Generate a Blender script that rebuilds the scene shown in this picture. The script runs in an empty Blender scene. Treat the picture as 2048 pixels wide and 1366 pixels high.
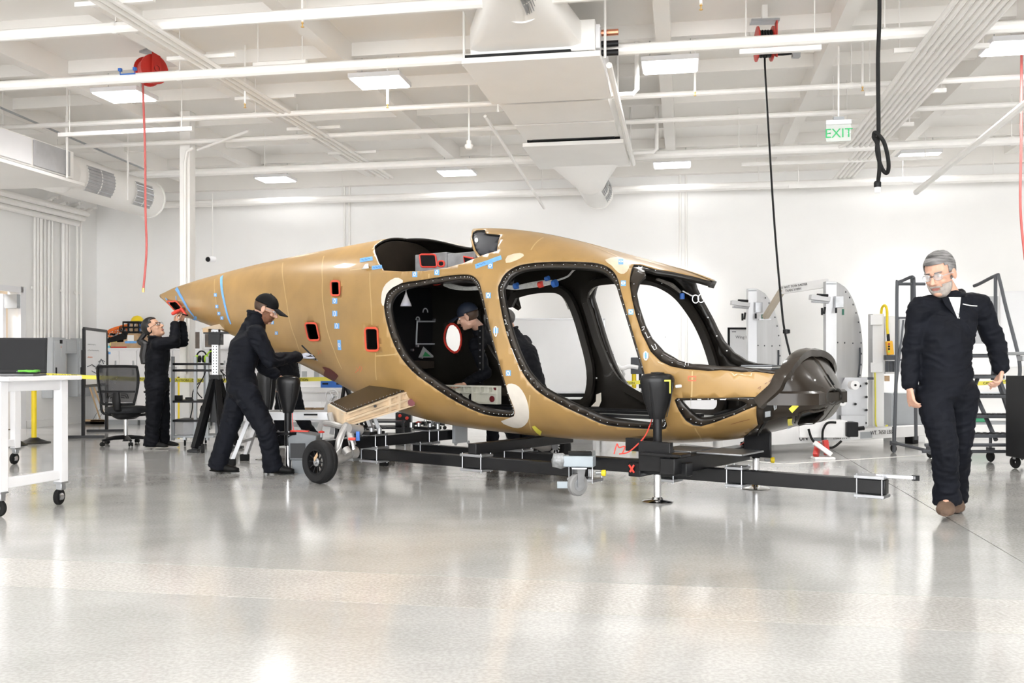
import bpy, bmesh, math, random
import numpy as np
from mathutils import Vector as V, Matrix, noise
from mathutils.geometry import delaunay_2d_cdt, tessellate_polygon

random.seed(7)
scn = bpy.context.scene
COL = scn.collection
PI = math.pi
# ---------------------------------------------------------------- camera, light, exposure
FOC, HOR, CAMZ = 1897.0, 725.0, 1.05          # focal length and horizon row for a 2048 x 1366 frame
cam = bpy.data.cameras.new('camera')
cam_ob = bpy.data.objects.new('camera', cam)
COL.objects.link(cam_ob)
cam.sensor_fit = 'HORIZONTAL'
cam.sensor_width = 36.0
cam.lens = 36.0 * FOC / 2048.0
cam.shift_y = (HOR - 683.0) / 2048.0
cam.clip_start, cam.clip_end = 0.05, 200
cam_ob.location = (0, 0, CAMZ)
cam_ob.rotation_euler = (PI / 2, 0, 0)
scn.camera = cam_ob
wd = bpy.data.worlds.new('world')
scn.world = wd
wd.use_nodes = True
wd.node_tree.nodes['Background'].inputs[0].default_value = (0.98, 0.99, 1.0, 1)
wd.node_tree.nodes['Background'].inputs[1].default_value = 3.4
vs = scn.view_settings
vs.view_transform = 'Standard'
vs.look = 'None'
vs.gamma = 1.0
vs.use_curve_mapping = False
vs.exposure = 1.42
LAMP = 14.0                                   # watts of each ceiling fixture
try:
    cy = scn.cycles
    cy.max_bounces = 9
    cy.diffuse_bounces = 6
    cy.glossy_bounces = 4
    cy.transmission_bounces = 4
    cy.transparent_max_bounces = 8
    cy.caustics_reflective = False
    cy.caustics_refractive = False
    cy.sample_clamp_indirect = 6.0
    cy.use_denoising = True
except Exception:
    pass

# ---------------------------------------------------------------- helpers
def P(px, py, Y):
    "the place seen at pixel (px, py) of the photograph, at depth Y"
    return V(((px - 1024.0) / FOC * Y, Y, CAMZ - (py - HOR) / FOC * Y))
def G(px, py):
    "the floor point seen at a pixel"
    return P(px, py, FOC * CAMZ / (py - HOR))
YAW = math.radians(10.3)
RA = V((math.cos(YAW), -math.sin(YAW), 0))    # along the back wall
RD = V((math.sin(YAW), math.cos(YAW), 0))     # into the room
def RM(a, b, z=0.0): return RA * a + RD * b + V((0, 0, z))

_mats = {}
def mat(name, rgb, rough=0.5, metal=0.0, var=0.06, scale=6.0, bump=0.0, spec=0.5, emit=None, coat=0.0, stretch=None, alpha=None):
    if name in _mats: return _mats[name]
    m = bpy.data.materials.new(name)
    m.use_nodes = True
    nt = m.node_tree
    b = nt.nodes['Principled BSDF']
    b.inputs['Roughness'].default_value = rough
    b.inputs['Metallic'].default_value = metal
    b.inputs['Specular IOR Level'].default_value = spec
    b.inputs['Coat Weight'].default_value = coat
    tc = nt.nodes.new('ShaderNodeTexCoord')
    mp = nt.nodes.new('ShaderNodeMapping')
    if stretch: mp.inputs['Scale'].default_value = stretch
    nt.links.new(tc.outputs['Object'], mp.inputs['Vector'])
    nz = nt.nodes.new('ShaderNodeTexNoise')
    nz.inputs['Scale'].default_value = scale
    nz.inputs['Detail'].default_value = 4
    nt.links.new(mp.outputs['Vector'], nz.inputs['Vector'])
    rp = nt.nodes.new('ShaderNodeValToRGB')
    lo = [max(0, c * (1 - var)) for c in rgb]
    hi = [min(1, c * (1 + var)) for c in rgb]
    rp.color_ramp.elements[0].position = 0.3
    rp.color_ramp.elements[1].position = 0.7
    rp.color_ramp.elements[0].color = (*lo, 1)
    rp.color_ramp.elements[1].color = (*hi, 1)
    nt.links.new(nz.outputs['Fac'], rp.inputs['Fac'])
    nt.links.new(rp.outputs['Color'], b.inputs['Base Color'])
    if bump:
        bp = nt.nodes.new('ShaderNodeBump')
        bp.inputs['Strength'].default_value = bump
        bp.inputs['Distance'].default_value = 0.01
        nt.links.new(nz.outputs['Fac'], bp.inputs['Height'])
        nt.links.new(bp.outputs['Normal'], b.inputs['Normal'])
    if emit:
        b.inputs['Emission Color'].default_value = (*emit[0], 1)
        b.inputs['Emission Strength'].default_value = emit[1]
    if alpha is not None:
        b.inputs['Alpha'].default_value = alpha
    _mats[name] = m
    return m

def frame_from(d, up=V((0, 0, 1))):
    d = d.normalized()
    x = d.cross(up)
    if x.length < 1e-4: x = d.cross(V((0, 1, 0)))
    x.normalize()
    y = x.cross(d).normalized()
    return x, y, d

class MB:
    "collects shapes into one bmesh"
    def __init__(s): s.b = bmesh.new()
    def face(s, pts):
        vs = [s.b.verts.new(p) for p in pts]
        try: return s.b.faces.new(vs)
        except ValueError: return None
    def grid(s, rows, close_u=False, close_v=False, flip=False):
        vv = [[s.b.verts.new(p) for p in r] for r in rows]
        n, m = len(vv), len(vv[0])
        for i in range(n if close_u else n - 1):
            for j in range(m if close_v else m - 1):
                q = [vv[i][j], vv[(i + 1) % n][j], vv[(i + 1) % n][(j + 1) % m], vv[i][(j + 1) % m]]
                if flip: q.reverse()
                try: s.b.faces.new(q)
                except ValueError: pass
        return vv
    def box(s, c, size, rot=None):
        c = V(c); hx, hy, hz = size[0] / 2, size[1] / 2, size[2] / 2
        ps = [V((x * hx, y * hy, z * hz)) for z in (-1, 1) for y in (-1, 1) for x in (-1, 1)]
        if rot is not None: ps = [rot @ p for p in ps]
        v = [s.b.verts.new(c + p) for p in ps]
        for f in ((0, 2, 3, 1), (4, 5, 7, 6), (0, 1, 5, 4), (2, 6, 7, 3), (0, 4, 6, 2), (1, 3, 7, 5)):
            s.b.faces.new([v[i] for i in f])
        return s
    def beam(s, p0, p1, w, h, up=V((0, 0, 1))):
        p0, p1 = V(p0), V(p1)
        x, y, d = frame_from(p1 - p0, up)
        R = Matrix((x, y, d)).transposed()
        return s.box((p0 + p1) / 2, (w, h, (p1 - p0).length), R)
    def tube(s, pts, r, n=8, closed=False, caps=True):
        pts = [V(p) for p in pts]
        k = len(pts)
        rs = r if isinstance(r, (list, tuple)) else [r] * k
        rows, prev = [], None
        for i, p in enumerate(pts):
            a = pts[i - 1] if (i > 0 or closed) else pts[i]
            c = pts[(i + 1) % k] if (i < k - 1 or closed) else pts[i]
            d = (c - a)
            if d.length < 1e-9: d = V((0, 0, 1))
            d.normalize()
            if prev is None: x, y, _ = frame_from(d)
            else:
                x = prev - d * prev.dot(d)
                if x.length < 1e-5: x, _, _ = frame_from(d)
                x.normalize(); y = x.cross(d).normalized()
            prev = x
            rows.append([p + (x * math.cos(2 * PI * j / n) + y * math.sin(2 * PI * j / n)) * rs[i] for j in range(n)])
        vv = s.grid(rows, close_u=closed, close_v=True)
        if caps and not closed:
            for row, rev in ((vv[0], False), (vv[-1], True)):
                try: s.b.faces.new(row[::-1] if not rev else row)
                except ValueError: pass
        return s
    def cyl(s, p0, p1, r, r2=None, n=16): return s.tube([p0, p1], [r, r if r2 is None else r2], n)
    def capsule(s, p0, p1, r0, r1=None, n=12):
        r1 = r0 if r1 is None else r1
        p0, p1 = V(p0), V(p1); d = p1 - p0
        L = d.length
        if L < 1e-6: return s.ell(p0, (r0, r0, r0))
        d = d / L
        pts, rs = [], []
        for a in (-90, -60, -30): pts.append(p0 + d * r0 * math.sin(math.radians(a))); rs.append(max(1e-4, r0 * math.cos(math.radians(a))))
        pts += [p0, p1]; rs += [r0, r1]
        for a in (30, 60, 90): pts.append(p1 + d * r1 * math.sin(math.radians(a))); rs.append(max(1e-4, r1 * math.cos(math.radians(a))))
        return s.tube(pts, rs, n)
    def ell(s, c, rad, rot=None, nu=12, nv=16, keep=None):
        c = V(c); rows = []
        for i in range(nu + 1):
            a = -PI / 2 + PI * i / nu
            row = []
            for j in range(nv):
                b = 2 * PI * j / nv
                p = V((math.cos(a) * math.cos(b) * rad[0], math.cos(a) * math.sin(b) * rad[1], math.sin(a) * rad[2]))
                if rot is not None: p = rot @ p
                row.append(c + p)
            rows.append(row)
        s.grid(rows, close_v=True)
        return s
    def loft(s, secs, n=20, caps=True):
        "secs: (centre, xdir, ydir, rx, ry)"
        rows = [[V(c) + V(x) * (rx * math.cos(2 * PI * j / n)) + V(y) * (ry * math.sin(2 * PI * j / n)) for j in range(n)] for c, x, y, rx, ry in secs]
        vv = s.grid(rows, close_v=True)
        if caps:
            for row in (vv[0], vv[-1]):
                try: s.b.faces.new(row)
                except ValueError: pass
        return s
    def lathe(s, prof, o=(0, 0, 0), axis=(0, 0, 1), n=24, arc=None):
        x, y, d = frame_from(V(axis)); o = V(o); rows = []
        m = n if arc is None else n + 1
        for j in range(m):
            a = 2 * PI * j / n if arc is None else arc[0] + (arc[1] - arc[0]) * j / n
            rows.append([o + d * z + (x * math.cos(a) + y * math.sin(a)) * r for r, z in prof])
        s.grid(rows, close_u=arc is None)
        return s
    def prism(s, poly, o, ux, uy, th):
        "2-D outline in plane (ux, uy) at o, extruded by vector th"
        o, ux, uy, th = V(o), V(ux), V(uy), V(th)
        a = [o + ux * p[0] + uy * p[1] for p in poly]
        va = [s.b.verts.new(p) for p in a]; vb = [s.b.verts.new(p + th) for p in a]
        s.b.faces.new(va); s.b.faces.new(vb[::-1])
        k = len(a)
        for i in range(k): s.b.faces.new((va[i], va[(i + 1) % k], vb[(i + 1) % k], vb[i]))
        return s
    def build(s, name, m, parent=None, bevel=0.0, smooth=35, world=False, solid=None):
        b = s.b
        bmesh.ops.remove_doubles(b, verts=b.verts, dist=1e-6)
        bmesh.ops.recalc_face_normals(b, faces=b.faces)
        if world and parent is not None:
            b.transform(WM[parent].inverted())
        me = bpy.data.meshes.new(name)
        b.to_mesh(me); b.free()
        o = bpy.data.objects.new(name, me)
        COL.objects.link(o)
        if isinstance(m, (list, tuple)):
            for q in m: me.materials.append(q)
        elif m is not None: me.materials.append(m)
        if parent is not None:
            o.parent = parent
            WM[o] = WM[parent].copy()
        else: WM[o] = Matrix.Identity(4)
        if smooth:
            me.shade_smooth()
            me.set_sharp_from_angle(angle=math.radians(smooth))
        if bevel:
            md = o.modifiers.new('bevel', 'BEVEL'); md.width = bevel; md.segments = 2; md.limit_method = 'ANGLE'; md.angle_limit = math.radians(40)
            me.shade_smooth(); me.set_sharp_from_angle(angle=math.radians(smooth or 35))
        if solid:
            md = o.modifiers.new('solid', 'SOLIDIFY'); md.thickness = solid; md.offset = -1
        return o

def fmb(pts):
    m = MB(); m.face(pts); return m
WM = {}
def tag(o, label, cat, group=None, kind=None):
    if label: o['label'] = label
    if cat: o['category'] = cat
    if group: o['group'] = group
    if kind: o['kind'] = kind
    return o
def thing(name, label, cat, loc=(0, 0, 0), rotz=0.0, group=None):
    o = bpy.data.objects.new(name, None)
    o.empty_display_size = 0.1
    COL.objects.link(o)
    o.location = loc; o.rotation_euler = (0, 0, rotz)
    WM[o] = Matrix.Translation(V(loc)) @ Matrix.Rotation(rotz, 4, 'Z')
    return tag(o, label, cat, group)
def struct(o, label=None):
    o['kind'] = 'structure'
    if label: o['label'] = label
    return o
KIDS = {}
def children(o): return [c for c in COL.objects if c.parent == o]
def dup(root, loc, rotz=0.0, label=None, group=None):
    def cp(o, par):
        c = o.copy(); COL.objects.link(c)
        if par is not None: c.parent = par
        for ch in children(o): cp(ch, c)
        return c
    r = cp(root, None)
    r.location = loc; r.rotation_euler = (0, 0, rotz)
    WM[r] = Matrix.Translation(V(loc)) @ Matrix.Rotation(rotz, 4, 'Z')
    if label: r['label'] = label
    if group: r['group'] = group
    return r
def one(mb, name, m, label, cat, loc, group=None, **kw):
    "a thing that is one mesh, built at world coordinates, its origin moved to loc"
    loc = V(loc)
    mb.b.transform(Matrix.Translation(-loc))
    o = mb.build(name, m, None, **kw)
    o.location = loc
    WM[o] = Matrix.Translation(loc)
    return tag(o, label, cat, group)
def text(body, size, o, ux, uy, m, name='lettering', parent=None, depth=0.001, align='CENTER'):
    "flat lettering, baseline at world point o, along ux, up uy"
    cu = bpy.data.curves.new(name, 'FONT'); cu.body = body; cu.size = size; cu.align_x = align; cu.extrude = depth; cu.resolution_u = 2
    t = bpy.data.objects.new(name, cu); COL.objects.link(t)
    bpy.context.view_layer.update()
    me = bpy.data.meshes.new_from_object(t.evaluated_get(bpy.context.evaluated_depsgraph_get()))
    bpy.data.objects.remove(t)
    ux, uy = V(ux).normalized(), V(uy).normalized()
    M4 = Matrix((ux, uy, ux.cross(uy))).transposed().to_4x4(); M4.translation = V(o)
    if parent is not None: M4 = WM[parent].inverted() @ M4
    me.transform(M4)
    ob = bpy.data.objects.new(name, me); COL.objects.link(ob)
    me.materials.clear(); me.materials.append(m)
    if parent is not None: ob.parent = parent; WM[ob] = WM[parent].copy()
    return ob
def arc_pts(c, r, a0, a1, ux, uy, n=8):
    return [V(c) + V(ux) * (r * math.cos(a0 + (a1 - a0) * i / n)) + V(uy) * (r * math.sin(a0 + (a1 - a0) * i / n)) for i in range(n + 1)]
def smooth_pts(pts, n=6):
    "Catmull-Rom through pts"
    pts = [V(p) for p in pts]
    out = []
    for i in range(len(pts) - 1):
        p0 = pts[max(i - 1, 0)]; p1 = pts[i]; p2 = pts[i + 1]; p3 = pts[min(i + 2, len(pts) - 1)]
        for k in range(n):
            t = k / n
            out.append(0.5 * ((2 * p1) + (p2 - p0) * t + (2 * p0 - 5 * p1 + 4 * p2 - p3) * t * t + (3 * p1 - p0 - 3 * p2 + p3) * t ** 3))
    out.append(pts[-1])
    return out

# ---------------------------------------------------------------- materials
WHITE = mat('white_paint', (0.90, 0.895, 0.885), 0.55, var=0.015, scale=1.5)
CEILW = mat('ceiling_paint', (0.90, 0.88, 0.85), 0.65, var=0.02, scale=0.8)
PIPEW = mat('painted_pipe', (0.90, 0.885, 0.86), 0.5, var=0.02)
DUCTW = mat('painted_duct', (0.90, 0.885, 0.86), 0.45, var=0.02, scale=2)
GRILL = mat('vent_grille', (0.45, 0.45, 0.46), 0.5, var=0.1)
POWDER = mat('white_powder_coat', (0.82, 0.82, 0.84), 0.4, var=0.015)
BLACK = mat('black_metal', (0.008, 0.008, 0.009), 0.35, var=0.2, spec=.22)
BLACKP = mat('black_plastic', (0.010, 0.010, 0.011), 0.45, var=0.2, spec=.22)
RUBBER = mat('black_rubber', (0.013, 0.013, 0.013), 0.75, var=0.25, bump=0.1, spec=.2)
STEEL = mat('zinc_steel', (0.42, 0.43, 0.45), 0.34, 0.9, var=0.1, scale=14)
CHROME = mat('chrome', (0.75, 0.75, 0.76), 0.15, 1.0, var=0.03)
ALU = mat('brushed_aluminium', (0.58, 0.585, 0.60), 0.42, 0.6, var=0.07, scale=5, stretch=(1, 1, 0.15))
GREY = mat('grey_enamel', (0.40, 0.42, 0.44), 0.45, var=0.03)
DGREY = mat('dark_grey_enamel', (0.07, 0.075, 0.085), 0.45, var=0.08, spec=.3)
YELLOW = mat('yellow_plastic', (0.88, 0.66, 0.02), 0.45, var=0.04)
YTAPE = mat('yellow_tape', (0.86, 0.78, 0.10), 0.5, var=0.04)
BTAPE = mat('blue_masking_tape', (0.17, 0.42, 0.80), 0.6, var=0.1, scale=30)
RED = mat('red_enamel', (0.55, 0.03, 0.02), 0.4, var=0.1)
REDP = mat('red_plastic', (0.75, 0.06, 0.04), 0.4, var=0.1)
REDH = mat('red_hose_rubber', (0.60, 0.13, 0.12), 0.5, var=0.08)
ORANGE = mat('orange_plastic', (0.85, 0.18, 0.02), 0.45, var=0.1)
GREEN = mat('lime_plastic', (0.45, 0.75, 0.05), 0.5, var=0.1)
BLUE = mat('blue_plastic', (0.03, 0.14, 0.50), 0.45, var=0.1)
PAPER = mat('white_paper', (0.85, 0.85, 0.84), 0.7, var=0.02)
BOARD = mat('whiteboard_enamel', (0.86, 0.87, 0.89), 0.25, var=0.01)
CARD = mat('cardboard', (0.50, 0.34, 0.20), 0.8, var=0.08, scale=12)
WOOD = mat('pale_wood', (0.62, 0.43, 0.25), 0.55, var=0.12, scale=8, stretch=(1, 1, 0.1))
SCREEN = mat('dark_screen', (0.006, 0.006, 0.007), 0.4, var=0.1, spec=.15)
INK = mat('grey_ink', (0.12, 0.13, 0.15), 0.6)
CLEAR = mat('clear_plastic', (0.85, 0.86, 0.87), 0.2, var=0.03, alpha=0.45)
# ---------------------------------------------------------------- the hall
ZC, BW, AL, AR, BF = 4.40, 15.3, -10.3, 11.0, -7.0
def concrete(name, base, speck, seed):
    m = bpy.data.materials.new(name); m.use_nodes = True
    nt = m.node_tree; b = nt.nodes['Principled BSDF']; L = nt.links.new
    tc = nt.nodes.new('ShaderNodeTexCoord')
    def noise_node(sc, det, stretch=(1, 1, 1), rough=0.55):
        mp = nt.nodes.new('ShaderNodeMapping'); mp.inputs['Scale'].default_value = stretch; mp.inputs['Location'].default_value = (seed, seed * 2, 0)
        L(tc.outputs['Object'], mp.inputs['Vector'])
        n = nt.nodes.new('ShaderNodeTexNoise'); n.inputs['Scale'].default_value = sc; n.inputs['Detail'].default_value = det; n.inputs['Roughness'].default_value = rough
        L(mp.outputs['Vector'], n.inputs['Vector']); return n
    big = noise_node(0.7, 5, (1, 1.6, 1)); fine = noise_node(60, 3)
    r1 = nt.nodes.new('ShaderNodeValToRGB'); e = r1.color_ramp.elements
    e[0].position, e[1].position = 0.3, 0.72
    e[0].color = (*[c * 0.80 for c in base], 1); e[1].color = (*[min(1, c * 1.12) for c in base], 1)
    L(big.outputs['Fac'], r1.inputs['Fac'])
    r2 = nt.nodes.new('ShaderNodeValToRGB'); e = r2.color_ramp.elements
    e[0].position, e[1].position = 0.38, 0.62
    e[0].color = (1 - speck, 1 - speck, 1 - speck * 1.1, 1); e[1].color = (1, 1, 1, 1)
    L(fine.outputs['Fac'], r2.inputs['Fac'])
    mx = nt.nodes.new('ShaderNodeMix'); mx.data_type = 'RGBA'; mx.blend_type = 'MULTIPLY'; mx.inputs['Factor'].default_value = 1
    L(r1.outputs['Color'], mx.inputs['A']); L(r2.outputs['Color'], mx.inputs['B'])
    L(mx.outputs['Result'], b.inputs['Base Color'])
    rr = nt.nodes.new('ShaderNodeMapRange'); rr.inputs['To Min'].default_value = 0.07; rr.inputs['To Max'].default_value = 0.23
    n3 = noise_node(1.6, 6, (1, 2.2, 1)); L(n3.outputs['Fac'], rr.inputs['Value']); L(rr.outputs['Result'], b.inputs['Roughness'])
    bp = nt.nodes.new('ShaderNodeBump'); bp.inputs['Strength'].default_value = 0.05; bp.inputs['Distance'].default_value = 0.01
    n4 = noise_node(9, 4); L(n4.outputs['Fac'], bp.inputs['Height']); L(bp.outputs['Normal'], b.inputs['Normal'])
    b.inputs['Coat Weight'].default_value = 0.35; b.inputs['Coat Roughness'].default_value = 0.12
    return m
SLAB = concrete('polished_concrete', (0.53, 0.525, 0.515), 0.16, 1.0)
SLABP = concrete('polished_concrete_strip', (0.63, 0.61, 0.59), 0.22, 5.0)
SLABR = concrete('polished_concrete_pale', (0.58, 0.57, 0.555), 0.25, 9.0)
JOINT = mat('joint_filler', (0.30, 0.29, 0.27), 0.8)
def rbox(mb, a0, a1, b0, b1, z0, z1):
    R3 = Matrix((RA, RD, V((0, 0, 1)))).transposed()
    mb.box(RM((a0 + a1) / 2, (b0 + b1) / 2, (z0 + z1) / 2), (a1 - a0, b1 - b0, z1 - z0), R3); return mb
R3 = Matrix((RA, RD, V((0, 0, 1)))).transposed()
fl = struct(rbox(MB(), AL - .3, AR + .3, BF, BW + .3, -0.25, -0.04).build('floor', JOINT, smooth=0), 'polished grey concrete floor of the hall')
g = 0.004
for (a0, a1, b0, b1, m) in ((AL, 1.75 - g, 4.53 + g, BW, SLAB), (1.75 + g, AR, 4.53 + g, BW, SLABR), (AL, AR, 3.96 + g, 4.53 - g, SLABP), (AL, AR, BF, 3.96 - g, SLAB)):
    rbox(MB(), a0, a1, b0, b1, -0.06, 0.0).build('slab', m, fl, smooth=0)
STR = mat('floor_line_paint', (0.82, 0.81, 0.78), 0.4, var=0.08, scale=30)
for p, q in (((1420, 914), (1568, 928)), ((1568, 928), (1885, 908))):
    a, b = G(*p), G(*q)
    MB().beam(a + V((0, 0, .0006)), b + V((0, 0, .0006)), 0.05, 0.0012).build('line_marking', STR, fl, smooth=0)
wb = struct(rbox(MB(), AL - .3, AR + .3, BW, BW + .25, 0, ZC + .2).build('wall_back', WHITE, smooth=0), 'long white back wall of the hall')
wl = struct(MB().build('wall_left', WHITE, smooth=0), 'white wall beside the electrical panels')
mb = MB()
DB0, DB1, DZ = 11.6, 13.36, 2.18
rbox(mb, AL - .25, AL, BF, DB0, 0, ZC + .2); rbox(mb, AL - .25, AL, DB1, BW, 0, ZC + .2); rbox(mb, AL - .25, AL, DB0, DB1, DZ, ZC + .2)
me_tmp = mb.build('wall_left_tmp', WHITE, smooth=0); wl.data = me_tmp.data; bpy.data.objects.remove(me_tmp)
struct(rbox(MB(), AR, AR + .25, BF, BW, 0, ZC + .2).build('wall_right', WHITE, smooth=0))
wf = MB()
rbox(wf, AL - .3, -8.5, BF - .25, BF, 0, ZC + .2); rbox(wf, 9.5, AR + .3, BF - .25, BF, 0, ZC + .2); rbox(wf, -8.5, 9.5, BF - .25, BF, 4.0, ZC + .2)  # wide opening added in the unseen wall to let sky light in
struct(wf.build('wall_front', WHITE, smooth=0), 'unseen wall behind the camera with a wide opening added for daylight')
pl = bpy.data.lights.new('daylight_portal', 'AREA'); pl.shape = 'RECTANGLE'; pl.size = 18; pl.size_y = 4; pl.cycles.is_portal = True  # light portal set in the added opening
po = bpy.data.objects.new('daylight_portal', pl); COL.objects.link(po); po.location = RM(.5, BF - .1, 2.0); po.rotation_euler = (PI / 2, 0, PI - YAW)
ce = struct(rbox(MB(), AL - .3, AR + .3, BF, BW + .3, ZC, ZC + .2).build('ceiling', CEILW, smooth=0), 'white painted roof deck with beams and purlins')
# beams run into the room, purlins along the back wall
k = 0
a = -10.1
while a < AR:
    rbox(MB(), a - .07, a + .07, 1.0, BW, 4.15, ZC).build('beam', CEILW, ce, smooth=0); a += 1.65
for b in np.arange(2.2, 15.2, 1.22):
    rbox(MB(), AL, AR, b - .04, b + .04, 4.26, ZC).build('purlin', CEILW, ce, smooth=0)
rbox(MB(), AL, AR, BW - .12, BW, 4.02, ZC).build('ledger_beam', CEILW, ce, smooth=0)
struct(rbox(MB(), AL, AR, BW - .015, BW, 0, .12).build('baseboard_back', WHITE, smooth=0))
bl = struct(rbox(rbox(MB(), AL, AL + .015, DB1 + .1, BW, 0, .12), AL, AL + .015, 2, DB0 - .1, 0, .12).build('baseboard_left', WHITE, smooth=0))
# panel joints of the tilt-up back wall
TANW = mat('room_beyond_paint', (0.66, 0.58, 0.48), 0.7, var=0.02)
for px in (690, 700, 1360, 1372):
    kx = (px - 1024) / FOC
    # intersection of the view line with the wall
    Y = BW / (kx * RD.x + RD.y); a = kx * Y * RA.x + Y * RA.y
    tb = MB().tube([RM(a, BW - .03, .1), RM(a, BW - .03, 4.1)], .02, 6).build('conduit', PIPEW, wb)
# door opening in the wall beside the panels
d1 = struct(MB().build('door_1', POWDER, smooth=0), 'open white door with a tan room beyond')
mb = MB()
rbox(mb, AL - .02, AL + .03, DB1 - .06, DB1 + .06, 0, DZ + .06); rbox(mb, AL - .02, AL + .03, DB0 - .06, DB0 + .06, 0, DZ + .06); rbox(mb, AL - .02, AL + .03, DB0, DB1, DZ - .03, DZ + .06)
t = mb.build('door_tmp', POWDER, smooth=0); d1.data = t.data; bpy.data.objects.remove(t)
for bb in ((AL - 1.9, AL - 1.8, DB0 - 1.5, DB1 + 1.5, 0, 3), (AL - 1.9, AL - .25, DB0 - 1.6, DB0 - 1.5, 0, 3), (AL - 1.9, AL - .25, DB1 + 1.5, DB1 + 1.6, 0, 3), (AL - 1.9, AL - .25, DB0 - 1.6, DB1 + 1.6, 3, 3.1), (AL - 1.9, AL - .25, DB0 - 1.6, DB1 + 1.6, -.1, -.01)):
    rbox(MB(), *bb).build('room_wall', TANW, d1, smooth=0)
lr = bpy.data.lights.new('room_lamp', 'AREA'); lr.size = .8; lr.energy = 30
lro = bpy.data.objects.new('room_lamp', lr); COL.objects.link(lro); lro.location = RM(AL - 1.0, (DB0 + DB1) / 2, 2.95)
rbox(MB(), AL - 1.1, AL - .24, DB1 - .12, DB1 - .05, .02, DZ - .05).build('door_leaf', POWDER, d1, smooth=0)
rbox(MB(), AL - .2, AL + .02, DB1 - .14, DB1 - .06, 1.9, 2.12).build('door_closer', GREY, d1, smooth=0)

# ---------------------------------------------------------------- ceiling lights
GLOW = mat('lamp_diffuser', (0.95, 0.95, 0.94), 0.5, emit=((1.0, 0.985, 0.965), 4.0))
t = thing('ceiling_light', '', 'light', RM(0, 0, 4.0), -YAW)
MB().box((0, 0, .03), (.56, .44, .05)).build('housing', POWDER, t, bevel=.006)
MB().box((0, 0, 0), (.52, .40, .012)).build('diffuser', GLOW, t, smooth=0)
ld = bpy.data.lights.new('lamp', 'AREA'); ld.shape = 'RECTANGLE'; ld.size = .5; ld.size_y = .38; ld.energy = LAMP; ld.color = (1, .995, .985); ld.spread = math.radians(140)
lo = bpy.data.objects.new('lamp', ld); COL.objects.link(lo); lo.parent = t; lo.location = (0, 0, -.012)
for s in (-1, 1): MB().cyl((s * .2, 0, .05), (s * .2, 0, .4), .004, n=5).build('hanger', STEEL, t)
LDB = ld.copy(); LDB.spread = math.radians(75); LDB.energy = LAMP * .8
first = True
seen = {(-6.12, 9.6): 'white ceiling light glowing below the red hose reel with the red hose',
        (-3.16, 9.6): 'white ceiling light glowing between the column and the big central duct unit',
        (-.14, 9.6): 'white ceiling light glowing beside the big duct unit, towards the black cord reel',
        (3.07, 9.6): 'white ceiling light glowing beside the white conduits and the partly cut red reel',
        (-6.5, 14.4): 'white ceiling light near the back wall, just past the white column',
        (-3.49, 14.4): 'white ceiling light near the back wall, above the fuselage roof',
        (-.18, 14.4): 'white ceiling light near the back wall, beside the round duct end',
        (3.29, 14.4): 'white ceiling light near the back wall, behind the knotted black cord'}
rest = [(a, b) for b in (4.8, 0.4, -4.2) for a in (-8.6, -4.6, -.6, 3.4, 7.4)] + [(6.3, 9.6), (6.6, 14.4)]
for (a, b) in list(seen) + rest:
    lab = seen.get((a, b), 'white rectangular ceiling light out of view of the hangar work')
    if first: o = t; o.location = RM(a, b, 4.0); o['label'] = lab; first = False
    else: o = dup(t, RM(a, b, 4.0), -YAW, lab)
    o['group'] = 'rows of ceiling lights'
    if b > 14:
        for c_ in children(o):
            if c_.type == 'LIGHT': c_.data = LDB

# ---------------------------------------------------------------- pipes under the roof
def pipe(name, b, z, r, a0, a1, label, hang=True):
    t = thing(name, label, 'pipe', RM((a0 + a1) / 2, b, z), group='pipes under the roof')
    MB().tube([RM(a0, b, z), RM(a1, b, z)], r, 10).build('pipe_run', PIPEW, t, world=True)
    if hang:
        a = a0 + .8
        while a < a1 - .3:
            MB().cyl(RM(a, b, z + r), RM(a, b, ZC - .02), .006, n=5).build('hanger', PIPEW, t, world=True)
            MB().lathe([(r + .006, -.02), (r + .006, .02)], RM(a, b, z), RA, 10).build('clamp', PIPEW, t, world=True)
            a += 3.3
    return t
pipe('sprinkler_pipe', 6.9, 4.05, .035, -9, 8, 'thin white pipe nearest the camera under the roof')
pipe('sprinkler_pipe', 7.55, 3.98, .05, -9, 8, 'thick white pipe in front of the hose reels')
pipe('sprinkler_pipe', 8.62, 3.88, .05, -9, 8, 'thick white pipe crossing just below the hose reels')
pipe('sprinkler_pipe', 10.3, 3.92, .03, -9, 8, 'thin white pipe behind the first row of lights')
pipe('sprinkler_pipe', 11.5, 3.95, .03, -9, 8, 'thin white pipe crossing above the exit sign')
pipe('sprinkler_pipe', 12.7, 3.80, .055, -10, 9, 'thick white pipe in front of the back row of lights')
pipe('sprinkler_pipe', 14.75, 3.72, .06, -9.6, 9, 'thick white pipe running along the top of the back wall')
# short struts hung under the roof
for i, (px, py, Y, L) in enumerate(((560, 128, 9.3, .55), (250, 264, 11, 1.7), (1680, 322, 12.9, 2.6), (1700, 370, 13.6, 1.7), (1560, 100, 8.4, .7))):
    c = P(px, py, Y)
    t = thing('strut_channel', ['short white strut channel by the reel with the red hose', 'long white strut channel above the round duct end', 'white strut channel crossing under the conduits, upper of two', 'white strut channel crossing under the conduit ends, lower of two', 'short white strut channel beside the black cord reel'][i], 'strut', c, -YAW, 'strut channels under the roof')
    MB().box((0, 0, 0), (L, .05, .045)).build('channel', PIPEW, t)
    for s in (-1, 1): MB().cyl((s * L * .42, 0, .02), (s * L * .42, 0, ZC - c.z), .006, n=5).build('hanger', PIPEW, t)
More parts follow.
